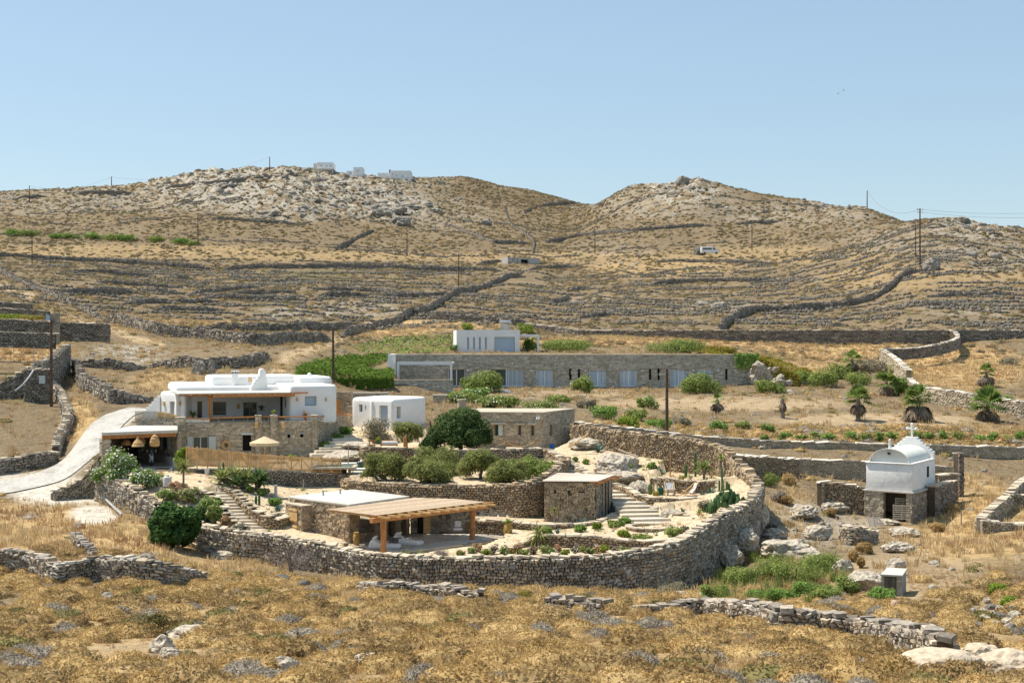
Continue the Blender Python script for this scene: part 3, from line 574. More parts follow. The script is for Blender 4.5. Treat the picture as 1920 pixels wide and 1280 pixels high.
def cell_stones(rings,mapf,proud=(.02,.09),back=.05,gap=.06,inner=.50,rng=RNG):
    """-> vertices (n,12,3) of stones; mapf(u, v) -> point, normal"""
    n=len(rings);c=rings.mean(1,keepdims=True);big=(rng.random((n,1,1)) < .09)*1.0;rings=c+(rings-c)*(1+big*.45)
    out=c+(rings-c)*(1-gap);inn=c+(rings-c)*(inner+.2*rng.random((n,6,1)))
    Po,No=mapf(out[...,0],out[...,1]);Pi,Ni=mapf(inn[...,0],inn[...,1])
    d=proud[0]+(proud[1]-proud[0])*rng.random((n,1,1))+big*(proud[1]-proud[0])*.5;tilt=(rng.random((n,6,1))-.5)*(proud[1]-proud[0])*.6
    return np.concatenate([Po-No*back,Pi+Ni*(d+tilt)],1)
_q=np.array([(i,(i+1) % 6,6+(i+1) % 6,6+i) for i in range(6)]);_hx=np.array([[6,7,8,9,10,11]])
def stones_mesh(name,V,mat):
    n=len(V);off=(np.arange(n)*12)[:,None,None]
    return bulk(name,V.reshape(-1,3),[(_q[None]+off).reshape(-1,4),(_hx[None]+off).reshape(-1,6)],[mat])
def lay(parent,V,mat,indiv,name='stone',score=None):
    """the `indiv` stones that show largest become parts, the rest one part"""
    o0=np.array(origin(parent));m=M[mat];n=len(V)
    if indiv > 0 and n:
        c=V.mean(1);sc=np.linalg.norm(V[:,6]-V[:,9],axis=1)/np.linalg.norm(c,axis=1) if score is None else score
        sel=np.argsort(-sc)[:indiv];msk=np.zeros(n,bool);msk[sel]=True
        for i in sel:
            ctr=V[i].mean(0);me=bpy.data.meshes.new(name);me.from_pydata((V[i]-ctr).tolist(),[],_q.tolist()+_hx.tolist());me.materials.append(m)
            o=link(name,me,parent,tuple(ctr-o0))
        V=V[~msk]
    if len(V):
        o=link(name+'s' if indiv else 'stonework',stones_mesh('stonework',V-o0,m),parent);o['kind']='stuff'
def box_stones(P,d,n_,sz,rng=RNG):
    """loose flat stones: centres P (n,3), along d, across n_, sizes sz (n,3) -> (n,8,3)"""
    s=np.array([(-1,-1,-1),(1,-1,-1),(1,1,-1),(-1,1,-1),(-1,-1,1),(1,-1,1),(1,1,1),(-1,1,1)])*.5
    j=s[None]*sz[:,None]*(1+.35*(rng.random((len(P),8,3))-.5))
    tl=(rng.random((len(P),2))-.5)*.22
    z=j[...,2]+j[...,0]*tl[:,None,0]+j[...,1]*tl[:,None,1]
    up=np.array([0,0,1.0])
    return P[:,None]+d[:,None]*j[...,:1]+n_[:,None]*j[...,1:2]+up*z[...,None]
_bf=np.array([(3,2,1,0),(4,5,6,7),(0,1,5,4),(1,2,6,5),(2,3,7,6),(3,0,4,7)])
def boxes_mesh(name,B,mat):
    off=(np.arange(len(B))*8)[:,None,None]
    return bulk(name,B.reshape(-1,3),[(_bf[None]+off).reshape(-1,4)],[mat])
class Path:
    def __init__(s,pts,zt,zb):
        s.p=np.array(pts)[:,:2];seg=np.linalg.norm(np.diff(s.p,axis=0),axis=1);s.s=np.concatenate([[0],np.cumsum(seg)]);s.L=s.s[-1]
        s.zt=np.array(zt,float);s.zb=np.array(zb,float)
        d=np.gradient(s.p,s.s,axis=0) if len(s.p) > 2 else np.repeat(np.diff(s.p,axis=0),2,0)/s.L
        d /= np.linalg.norm(d,axis=1)[:,None];s.d=d
    def at(s,u,a):return np.interp(u,s.s,a)
    def xy(s,u):return np.stack([s.at(u,s.p[:,0]),s.at(u,s.p[:,1])],-1)
    def dirn(s,u):
        d=np.stack([s.at(u,s.d[:,0]),s.at(u,s.d[:,1])],-1);return d/np.linalg.norm(d,axis=-1,keepdims=True)
    def mapper(s,thick,side=1):
        def f(u,v):
            d=s.dirn(u);n=np.stack([d[...,1],-d[...,0]],-1)*side;q=s.xy(u)+n*thick/2;z=s.at(u,s.zt)-v
            return np.concatenate([q,z[...,None]],-1),np.concatenate([n,0*z[...,None]],-1)
        return f
def stone_wall(label,pts,zt,cell=(.36,.22),thick=.6,drop=None,mat='stone',core='gap',both=False,indiv=0,cop=None,copmat='coping',group=None,zig=.2,jv=.55,proud=(.04,.13),sub=6,
               name='drystone_wall',cat='stone wall',side=1,holes=None,ragged=0,copind=False,loose=False,taper=0):
    """wall along world points pts [(x,y)], tops zt; feet sunk in whatever ground is lower on the shown side"""
    A=smooth_path([tuple(p)[:2]+(z,) for p,z in zip(pts,zt)],sub) if sub > 1 else np.array([tuple(p)[:2]+(z,) for p,z in zip(pts,zt)])
    d=np.gradient(A[:,:2],axis=0);d /= np.linalg.norm(d,axis=1)[:,None];n=np.stack([d[:,1],-d[:,0]],1)*side
    if drop is None:
        q1=A[:,:2]+n*(thick/2+.35);q2=A[:,:2]-n*(thick/2+.35)
        zb=np.array([min(ground(*a),ground(*b)) for a,b in zip(q1,q2)])-.25
    else:zb=A[:,2]-drop
    if ragged:A[:,2]=A[:,2]+fbm(np.arange(len(A))*.9,np.arange(len(A))*.0+hash(label) % 97,4,3)*ragged
    if taper:
        sl_=np.concatenate([[0],np.cumsum(np.linalg.norm(np.diff(A[:,:2],axis=0),axis=1))]);e_=np.minimum(sl_,sl_[-1]-sl_);A[:,2]=zb+.25+(A[:,2]-zb-.25)*np.clip(.2+e_/taper,0,1)
    P=Path(A[:,:2],A[:,2],np.minimum(zb,A[:,2]-.25))
    t=thing(name,label,cat,(A[0,0],A[0,1],zb[0]),group);o0=np.array(origin(t))

    k=len(A);hw=thick/2-.05
    V=np.concatenate([np.column_stack([A[:,:2]+n*hw,P.zb]),np.column_stack([A[:,:2]+n*hw,A[:,2]-.03]),np.column_stack([A[:,:2]-n*hw,A[:,2]-.03]),np.column_stack([A[:,:2]-n*hw,P.zb])])-o0
    i=np.arange(k-1);fs=[np.stack([a*k+i,a*k+i+1,b*k+i+1,b*k+i],-1) for a,b in ((0,1),(1,2),(2,3))]
    ends=np.array([(0,k,2*k,3*k),(k-1,4*k-1,3*k-1,2*k-1)])
    link('core',bulk('core',V,fs+[ends],[M[core]]),t)
    H=float((P.zt-P.zb).max())
    for sd in ((side,-side) if both else (side,)):
        R=hexcells(P.L,H,cell[0],cell[1],zig=zig,jv=jv);c=R.mean(1)
        keep=(P.at(c[:,0],P.zt)-c[:,1] > P.at(c[:,0],P.zb)) & (np.ptp(R[...,0],axis=1) > cell[0]*.15)
        if holes:
            for u0,u1,z0,z1 in holes:keep &= ~((c[:,0] > u0) & (c[:,0] < u1) & (P.at(c[:,0],P.zt)-c[:,1] > z0) & (P.at(c[:,0],P.zt)-c[:,1] < z1))
        V=cell_stones(R[keep],P.mapper(thick-.04,sd),proud=proud)
        lay(t,V,mat,indiv if sd == side else 0)
    if cop:
        us=[];u=0.0
        while u < P.L-.1:w_=cop[0]*(.6+.8*RNG.random());us.append((u+w_/2,w_));u += w_
        us=np.array(us);ctr=P.xy(us[:,0]);dd=P.dirn(us[:,0]);nn=np.stack([dd[:,1],-dd[:,0]],-1)
        h_=cop[1]*(.7+.6*RNG.random(len(us)));z=P.at(us[:,0],P.zt)+h_*.3
        if loose:z=z+(RNG.random(len(us))-.4)*.12
        off=(RNG.random(len(us))-.5)*(.16 if loose else .05)
        if loose:yw=(RNG.random((len(us),1))-.5)*1.1;dd,nn=dd*np.cos(yw)+nn*np.sin(yw),nn*np.cos(yw)-dd*np.sin(yw)
        B=box_stones(np.column_stack([ctr+nn*off[:,None],z]),np.column_stack([dd,0*z]),np.column_stack([nn,0*z]),np.column_stack([us[:,1]*.96,np.full(len(us),thick+.12)*((.5+.5*RNG.random(len(us))) if loose else (.85+.2*RNG.random(len(us)))),h_]))-o0
        if copind:
            lim=290
            for b in B[:lim]:
                cc=b.mean(0);me=bpy.data.meshes.new('coping_stone');me.from_pydata((b-cc).tolist(),[],_bf.tolist());me.materials.append(M[copmat]);link('coping_stone',me,t,tuple(cc))
            B=B[lim:]
        if len(B):
            o=link('coping_stones',boxes_mesh('coping_stones',B,M[copmat]),t);o['kind']='stuff'
    return t
def wpx(lst):return [PW(*p)[:2] for p in lst],[zat(p[1],p[2]) for p in lst]
# ---- the enclosing wall: one curved drystone wall, and the taller back wall of the cactus garden
pts,zt=wpx(OUT_L)
stone_wall('long curved drystone wall enclosing the terraced garden at the front',pts,zt,cell=(.33,.20),thick=.75,indiv=300,cop=(.5,.15),copind=True,loose=True,proud=(.05,.17))
pts,zt=wpx(OUT_U)
stone_wall('tall drystone wall behind the cactus garden, running from the stone cottage to the outer corner',pts,zt,cell=(.30,.165),thick=.7,mat='stone_warm',indiv=200,cop=(.5,.14),loose=True,copmat='stone_warm',proud=(.04,.15))
pts,zt=wpx(FENCEW)
stone_wall('grey drystone retaining wall carrying the cane fence',pts,zt,cell=(.34,.13),thick=.5,mat='stone_grey',cop=(.6,.10),zig=.1)
pts,zt=wpx(OLIVEW)
stone_wall('tall curved retaining wall holding up the olive terrace behind the pool house',pts,zt,cell=(.31,.165),thick=.6,mat='stone_warm',indiv=280,cop=(.5,.14),loose=True,copmat='stone_warm')
pts,zt=wpx(SHEDLOW)
stone_wall('low sinuous wall with smooth coping in front of the slatted shed',pts,zt,cell=(.34,.15),thick=.45,mat='stone_warm',indiv=160,cop=(.8,.10),zig=.1)
pts,zt=wpx(BEDW)
stone_wall('low curved planter wall above the flower bed just inside the front wall',pts,zt,cell=(.34,.16),thick=.4,mat='stone_warm',cop=(.7,.10),zig=.1)
pts,zt=wpx(SUNW)
stone_wall('low retaining wall under the terrace with the two deck chairs',pts,zt,cell=(.34,.17),thick=.45,mat='stone_warm',indiv=120,cop=(.8,.10))
pts,zt=wpx(CACW)
stone_wall('low retaining wall of the cactus bed behind the deck chairs',pts,zt,cell=(.32,.15),thick=.4,mat='stone_warm',cop=(.8,.09))
pts,zt=wpx(LOWW)
stone_wall('short low wall beside the two smooth boulders at the foot of the steps',pts,zt,cell=(.32,.16),thick=.4,mat='stone_warm',cop=(.7,.09))
pts,zt=wpx([(836,845,118),(880,843.5,117.6),(950,841.5,117.7),(1000,841,117.9),(1018,841,118.4)])
stone_wall('dark retaining wall below the rope fence of the stone cottage',pts,zt,cell=(.36,.16),thick=.5,mat='stone_grey',cop=(.7,.10),zig=.1)
pts,zt=wpx([(1018,840,118.6),(1037,848,117),(1062,865,114.5),(1085,877,112.6),(1108,888,111),(1132,887,110.6)])
stone_wall('low winding wall right of the upper garden steps',pts,zt,cell=(.34,.16),thick=.5,mat='stone_warm',cop=(.7,.12))
pts,zt=wpx([(681,835,117.5),(684,838,114.6),(700,838,114.4),(742,839,114.8),(775,841,115.3)])
stone_wall('low wall holding the round terrace with the log bench',pts,zt,cell=(.34,.15),thick=.45,mat='stone_warm',cop=(.7,.1),zig=.1)
# left stairs side walls
pts,zt=wpx([(412,917,101.6),(424,915.5,101.6),(443,921,100.6),(458,936,99),(470,947,97.9),(484,957,97),(497,964,96.4),(510,969,96.1),(527,971,96.2),(541,967,97)])
stone_wall('curving wall with broad coping along the right side of the lower steps',pts,zt,cell=(.3,.16),thick=.5,mat='stone_warm',cop=(.7,.09),indiv=60)
pts,zt=wpx([(352,921,99.2),(372,920,99.3),(392,923,99),(406,933,98),(414,944,97),(421,955,96),(428,966,95.2),(434,975,94.6)])
stone_wall('smooth coped wall curving down the left side of the lower steps',pts,zt,cell=(.3,.16),thick=.55,mat='stone_warm',cop=(.8,.08),indiv=40)
pts,zt=wpx([(470,939.5,101.4),(490,936,101.6),(510,934,101.8),(530,934,102)])
stone_wall('short low wall across the succulent bed by the grey post',pts,zt,cell=(.3,.14),thick=.35,mat='stone_warm',cop=(.7,.09))
pts,zt=wpx([(506,965,97.2),(520,962.5,97.4),(538,960,97.6)])
stone_wall('short low wall under the blue agave bed beside the pool house',pts,zt,cell=(.3,.14),thick=.35,mat='stone_warm',cop=(.7,.09))
# upper boundary walls with pale coping
pts,zt=wpx([(1080,791.5,126.5),(1184,802.5,130.2),(1301,816.5,131.5),(1445,826,132),(1580,830.3,132),(1700,833.5,132),(1920,838.5,132),(2150,844,132)])
stone_wall('long straight boundary wall with pale coping below the palm field',pts,zt,cell=(.42,.15),thick=.45,mat='masonry',core='mortar',cop=(1.2,.09),copmat='coping_white',zig=.06,jv=.3,sub=3,cat='boundary wall',proud=(0,.045))
pts,zt=wpx([(1490,860.5,121.5),(1560,862.5,121.5),(1623,865,121.5),(1690,869,121.5),(1756,873.5,121.5),(1786,876,121.5)])
stone_wall('shorter boundary wall with pale coping directly behind the chapel',pts,zt,cell=(.42,.15),thick=.45,mat='masonry',core='mortar',cop=(1.2,.09),copmat='coping_white',zig=.06,jv=.3,sub=2,cat='boundary wall',proud=(0,.045))
tp=[hit(*p)[:2] for p in [(1372,868),(1420,872),(1485,875)]]
stone_wall('low whitewashed kerb wall leading from the garden corner to the chapel wall',[tuple(PW(1372,640,113.6))[:2],tuple(PW(1430,640,117))[:2],tuple(PW(1492,640,120))[:2]],[zat(853,113.6),zat(857,117),zat(861.5,120)],cell=(.4,.16),thick=.8,mat='stone_warm',cop=(1.0,.10),copmat='coping_white')
pts,zt=wpx([(1536,905,111),(1548,903.5,111.4),(1580,907,111),(1608,911.5,110.8),(1630,914,111)])
stone_wall('rough low wall with a pale top left of the chapel',pts,zt,cell=(.36,.17),thick=.5,mat='stone_warm',cop=(.9,.09),copmat='coping_white',ragged=.2)
pts,zt=wpx([(1746,912,110.5),(1760,908,112),(1773,904,113.5),(1787,901,115)])
stone_wall('short wall with flat coping right of the chapel',pts,zt,cell=(.36,.17),thick=.7,mat='stone_grey',cop=(.9,.12),copmat='coping',sub=2)
pts,zt=wpx([(1792,850,117.2),(1803,849.5,117.4)])
stone_wall('squat stone gate pillar right of the chapel',pts,zt,cell=(.34,.15),thick=.7,mat='stone_grey',both=True,cop=(.5,.1),sub=1,name='gate_pillar',cat='pillar')
pts,zt=wpx([(1756,889,114.5),(1772,890,114.8),(1790,888,115.2)])
stone_wall('knee high wall between the chapel and the gate pillar',pts,zt,cell=(.34,.15),thick=.45,mat='stone_warm',cop=(.9,.09),sub=2)
pts,zt=wpx([(1838,972,101),(1862,950,104.5),(1885,931,108),(1906,909,112),(1920,899,114),(1960,880,118)])
stone_wall('stone enclosure wall climbing at the right edge',pts,zt,cell=(.36,.16),thick=.6,mat='masonry',core='mortar',both=True,cop=(.8,.1),sub=3)
pts,zt=wpx([(1838,973,101),(1868,978,101),(1900,981,101),(1950,985,101)])
stone_wall('front wall of the stone enclosure at the right edge',pts,zt,cell=(.36,.16),thick=.6,mat='masonry',core='mortar',cop=(.8,.1),sub=3)
pts,zt=wpx([(1888,926,109.5),(1920,928,109.5),(1960,930,109.5)])
stone_wall('cross wall inside the enclosure at the right edge',pts,zt,cell=(.36,.16),thick=.5,mat='masonry',core='mortar',cop=(.8,.1),sub=3)
# ---- foreground walls
def gwall(label,pix,h,hs=1.0,cell=(.42,.2),thick=.6,mat='stone',**kw):
    q=[hit(*p) for p in pix];hh=h if hasattr(h,'__len__') else [h]*len(q)
    return stone_wall(label,[tuple(v)[:2] for v in q],[v.z+a*hs for v,a in zip(q,hh)],cell=cell,thick=thick,mat=mat,**kw)
gwall('dark drystone wall in the dry grass at the lower left, broken in the middle',[(-60,1072),(0,1072),(40,1074),(73,1080),(109,1092),(146,1090),(185,1090),(233,1092),(285,1097),(318,1096),(345,1092),(378,1088)],[1.05,1.05,1.05,1.0,.9,1.0,1.15,1.2,1.1,.95,.6,.3],cell=(.34,.16),mat='stone',indiv=300,cop=(.4,.14),loose=True,copmat='stone',ragged=.25,both=True)
gwall('small collapsing wall in the straw left of the fig bush',[(142,1012),(152,1026),(172,1040),(188,1045)],[.25,.35,.3,.15],cell=(.34,.18),mat='stone_grey',copmat='stone_grey',cop=(.34,.15),loose=True,ragged=.3)
gwall('tumbled low stone heap below the front wall at the middle',[(680,1108),(715,1112),(764,1116),(800,1120),(842,1124),(880,1128),(903,1130)],[.25,.45,.55,.5,.6,.4,.5],cell=(.34,.18),mat='stone',indiv=60,cop=(.36,.15),loose=True,copmat='stone_grey',ragged=.5,thick=.6)
gwall('short line of fallen stones right of the yellow bush under the front wall',[(1023,1143),(1060,1142),(1100,1145),(1135,1148)],[.45,.5,.4,.35],cell=(.34,.18),mat='stone_grey',cop=(.36,.15),loose=True,copmat='stone_grey',ragged=.5)
gwall('long rubble field wall crossing the foreground at the right',[(1185,1150),(1249,1156),(1318,1158),(1395,1163),(1440,1172),(1468,1182),(1530,1190),(1563,1196),(1621,1205),(1694,1222),(1740,1236),(1772,1248)],[.2,.5,.7,.7,.75,.8,.85,.8,.85,.95,.95,.8],cell=(.34,.17),mat='stone',indiv=300,cop=(.38,.14),loose=True,copmat='stone_grey',ragged=.25,both=True,thick=.6,proud=(.03,.12))
gwall('half collapsed stone pile below the pallets at the chapel',[(1582,1018),(1600,1022),(1620,1020),(1640,1016)],[1.1,1.15,1.0,.7],cell=(.42,.2),mat='stone',cop=(.5,.2),loose=True,ragged=.3)
gwall('grey block retaining wall beside the concrete road',[(97,938),(120,936),(150,934),(188,930)],[.5,.9,1.3,1.7],cell=(.45,.18),mat='stone',thick=.6,zig=.05,cop=(.6,.1),ragged=.1)
gwall('dry wall across the verge left of the road',[(-60,893),(0,888),(52,880),(86,872),(104,862)],[1.1,1.1,1.1,1.0,.6],cell=(.5,.2),mat='stone_grey',cop=(.5,.15),loose=True)
gwall('broken wall running down to the bend of the road',[(104,860),(112,835),(125,812),(130,795),(122,780),(117,760),(106,745),(97,733)],[.9,1.2,1.3,1.3,1.2,1.1,1.0,1.0],cell=(.5,.24),mat='stone',cop=(.5,.2),loose=True,copmat='coping',both=True,ragged=.3)
# ---- walls on the hillside
def hwall(label,pix,h=1.0,cell=(.7,.33),thick=.6,mat='stone_grey',cop=(.6,.3),loose=True,ragged=.9,sub=9,**kw):
    return gwall(label,pix,h,cell=cell,thick=thick,mat=mat,cop=cop,loose=loose,ragged=ragged,sub=sub,copmat=kw.pop('copmat','stone_grey'),proud=(.03,.16),group=kw.pop('group','drystone walls on the hillside'),taper=5,**kw)
HW=[
 ('long dark terrace wall below the straw road bank, left half',[(-80,480),(0,482),(60,484),(150,490),(230,494),(330,501),(400,507)],1.2),
 ('long dark terrace wall below the straw road bank, middle',[(418,508),(480,504),(560,504),(673,504),(773,506),(873,509),(940,510)],1.5),
 ('thin terrace wall on the upper left slope',[(130,511),(200,513),(267,519),(293,521)],.9),
 ('short terrace wall continuing the thin one on the upper left slope',[(307,521),(335,523),(360,525)],.8),
 ('pale broken terrace wall in the left slope',[(180,530),(267,536),(340,541)],.7),
 ('thick dark terrace wall bulging in the left slope',[(110,549),(187,552),(227,551),(257,551)],1.3),
 ('dark terrace wall sloping to the right of the bulging one',[(258,545),(300,549),(347,553)],1.0),
 ('thin wall line at the middle of the left slope',[(357,552),(400,548),(440,545),(480,540)],.8),
 ('low long wall across the lower left slope',[(230,570),(330,569),(410,568)],.8),
 ('stony broken wall near the foot of the left slope',[(293,583),(320,582),(370,584),(420,583)],.8),
 ('wall fragment in the middle of the slope above the house',[(433,551),(500,551),(557,550)],.8),
 ('wavy wall fragment above the white house',[(377,560),(440,561),(500,563),(573,566)],.8),
 ('short high wall fragment on the central slope',[(500,529),(540,528),(583,529)],.7),
 ('thin curving wall under the green patch on the central slope',[(587,543),(640,545),(690,547),(723,549)],.9),
 ('dark terrace wall at the centre, left piece',[(597,557),(640,557),(697,558)],1.2),
 ('dark terrace wall at the centre, right piece up to the diagonal wall',[(717,558),(780,558),(850,556)],1.2),
 ('diagonal drystone wall climbing the central slope',[(640,634),(673,624),(740,609),(767,592),(790,589),(823,574),(857,552),(885,548),(913,540),(953,522),(983,521)],1.4),
 ('curved retaining wall in the straw above the white box house',[(770,598),(840,600),(900,604),(960,609),(1010,618)],1.4),
 ('broad stone wall along the foot of the left slope',[(193,604),(234,612),(286,626),(340,632),(390,637),(440,644),(482,648),(530,644),(570,642),(620,640)],1.7),
 ('dark wall line above the broad wall at the foot of the slope',[(372,617),(430,619),(500,620),(570,619),(640,619),(690,617)],1.2),
 ('diagonal wall descending from the left edge',[(-40,495),(0,511),(52,538),(104,559),(138,574)],1.2),
 ('stepped wall piece below the diagonal wall at the left',[(146,580),(166,588),(187,598)],1.1),
 ('drystone wall zigzagging down right of the dark pole',[(128,688),(146,706),(156,728),(188,744),(208,756),(234,757),(286,755)],1.5),
 ('old wall across the outcrop behind the house, left piece',[(132,686),(182,690),(221,694),(271,692)],1.2),
 ('old wall across the outcrop behind the house, right piece',[(282,690),(320,691),(346,692),(375,694),(420,690),(456,690),(505,676)],1.3),
 ('diagonal wall climbing the right hillside to the tall pole',[(1348,622),(1373,601),(1412,587),(1484,584),(1570,577),(1634,563),(1668,544),(1698,518),(1736,509)],1.5),
 ('terrace wall line under the right peak, long piece',[(1070,444),(1150,438),(1207,433),(1292,428),(1335,426)],1.2),
 ('terrace wall line under the right peak, upper piece',[(1380,421),(1420,419),(1463,416)],1.1),
 ('wall crossing the saddle towards the right peak',[(1023,455),(1073,446),(1130,440),(1180,436)],1.0),
 ('wall line running down to the saddle from the left hill',[(833,424),(873,437),(923,454),(960,457),(997,459)],1.1),
 ('thin wall descending into the gully',[(946,388),(957,420),(980,437),(1000,452),(1000,475)],.9),
 ('dark wall below the saddle skyline',[(983,400),(1023,386),(1080,381)],1.1),
 ('ruined wall below the large pale outcrop',[(627,471),(657,456),(680,444),(700,434)],1.1),
 ('dark wall under the ridge at the left',[(143,364),(200,363),(250,364)],1.4),
 ('dark wall under the rocky summit',[(310,354),(417,344),(500,338),(567,331)],1.4),
 ('short wall on the ridge at the far left',[(23,375),(55,372),(87,370)],1.2),
 ('wall line crossing the slope below the outcrops',[(397,411),(450,415),(500,418),(560,421)],1.0),
 ('thin wall piece on the right slope, second from the white box house',[(1100,594),(1155,590)],.8),
 ('long thin wall line in the middle of the right slope',[(1215,535),(1300,530),(1400,528),(1470,529),(1544,527)],.9),
 ('short wall on the right slope under the van',[(1224,512),(1270,513)],.8),
 ('dark wall block in the straw of the right slope',[(1527,488),(1560,486),(1591,485)],1.3),
 ('broken wall just below the van',[(1228,492),(1339,492),(1400,494),(1454,495)],.9),
 ('wall line near the right edge, lower',[(1681,575),(1740,573),(1796,573)],.8),
 ('wall line near the right edge, upper',[(1736,558),(1820,556),(1920,555)],.8),
 ('stone heap line above the straight wall',[(1523,610),(1560,611),(1591,611)],.8),
 ('short wall right of the diagonal wall',[(1063,547),(1107,541)],.9),
 ('small wall piece above the straight wall near the white box house',[(1030,571),(1070,562)],.8),
 ('wall piece in the slope right of the white box house',[(1087,597),(1157,590)],.8),
 ('wall beside the concrete hut',[(993,507),(1040,502),(1090,500)],.9),
 ('low wall line left of the concrete hut',[(895,497),(930,493),(950,492)],.9),
]
for lab,pix,h in HW:hwall(lab,pix,h,hs=.85)
# straight capped walls at the top of the estate
pts,zt=wpx([(985,606,262),(1030,611,258),(1080,617.5,252),(1115,619.5,250),(1300,619.5,248),(1500,619.3,248),(1700,618.8,246),(1784,619,244)])
stone_wall('long straight stone wall along the upper edge of the estate',pts,zt,cell=(.7,.25),thick=.6,mat='stone_grey',cop=(1.2,.14),zig=.05,sub=3,cat='boundary wall')
pts,zt=wpx([(1786,619,244),(1850,619,245),(1920,619,246),(2100,620,246)])
stone_wall('straight stone wall continuing to the right edge',pts,zt,cell=(.7,.25),thick=.6,mat='stone_grey',cop=(1.2,.14),zig=.05,sub=3,cat='boundary wall')
pts,zt=wpx([(1655,654,222),(1706,653,222.5),(1745,648.5,224),(1780,640,228),(1796,632,233),(1792,624,239),(1784,619.5,243.5)])
stone_wall('curved boundary wall sweeping up to the straight wall',pts,zt,cell=(.6,.22),thick=.6,mat='stone_grey',cop=(1.2,.14),copmat='coping_white',zig=.05,sub=5,cat='boundary wall',drop=1.7)
pts,zt=wpx([(1654,655,221.5),(1680,672,210),(1704,693,197)])
stone_wall('pale coped wall descending between the mastic bushes and the straw field',pts,zt,cell=(.5,.2),thick=.7,mat='masonry',core='mortar',cop=(1.2,.14),copmat='coping_white',zig=.05,sub=4,cat='boundary wall')
pts,zt=wpx([(1706,709,188),(1725,723,179),(1785,732.5,171),(1863,745,165),(1912,752,161),(1980,760,158)])
stone_wall('pale coped wall running on to the right edge behind the palms',pts,zt,cell=(.5,.2),thick=.6,mat='masonry',core='mortar',cop=(1.2,.13),copmat='coping_white',zig=.05,sub=4,cat='boundary wall')
# plots at the left edge
for lab,pix,dz in [('upper retaining wall of the terraced plots at the left edge',[(-60,600,168),(0,599,168),(50,601,168),(97,604,168)],1.9),
                     ('lower retaining wall of the terraced plots at the left edge',[(-60,621,160),(0,622.5,160),(50,624,160),(104,626,160)],1.7),
                     ('retaining wall with rounded end right of the stone tower',[(109,605.5,170),(150,606,171),(190,607,173),(203,609,175)],2.2),
                     ('thin terrace wall in the left plots, below the shrubs',[(-60,564,200),(0,566,200),(60,571,200)],1.2),
                     ('second thin terrace wall in the left plots',[(-60,576,192),(0,578,192),(50,580,192),(94,584,192)],1.2)]:
    q,zt=wpx(pix);stone_wall(lab,q,zt,cell=(.5,.2),thick=.5,mat='stone_grey',cop=(1.0,.1),zig=.05,sub=3,drop=dz,cat='retaining wall')
q,zt=wpx([(98,588,166),(109,588,166)]);stone_wall('stone tower pillar between the left plots',q,zt,cell=(.4,.18),thick=1.4,mat='masonry',core='mortar',both=True,cop=(.7,.1),sub=1,drop=3.6,name='stone_pillar',cat='pillar')
q,zt=wpx([(-60,735,143),(0,718,143),(40,697,144),(78,678,146),(100,668,150),(112,656,155),(126,646,160)])
stone_wall('big sloping wall under the straw knoll at the left edge',q,zt,cell=(.5,.2),thick=.7,mat='stone_grey',cop=(.7,.15),loose=True,zig=.08,sub=5)
q,zt=wpx([(47,693,141.5),(70,692,141.5),(95,692,141.5)])
mw=stone_wall('stone wall block carrying the pale meter cabinet beside the dark pole',q,zt,cell=(.45,.17),thick=.8,mat='stone_grey',cop=(.7,.1),zig=.05,sub=2)
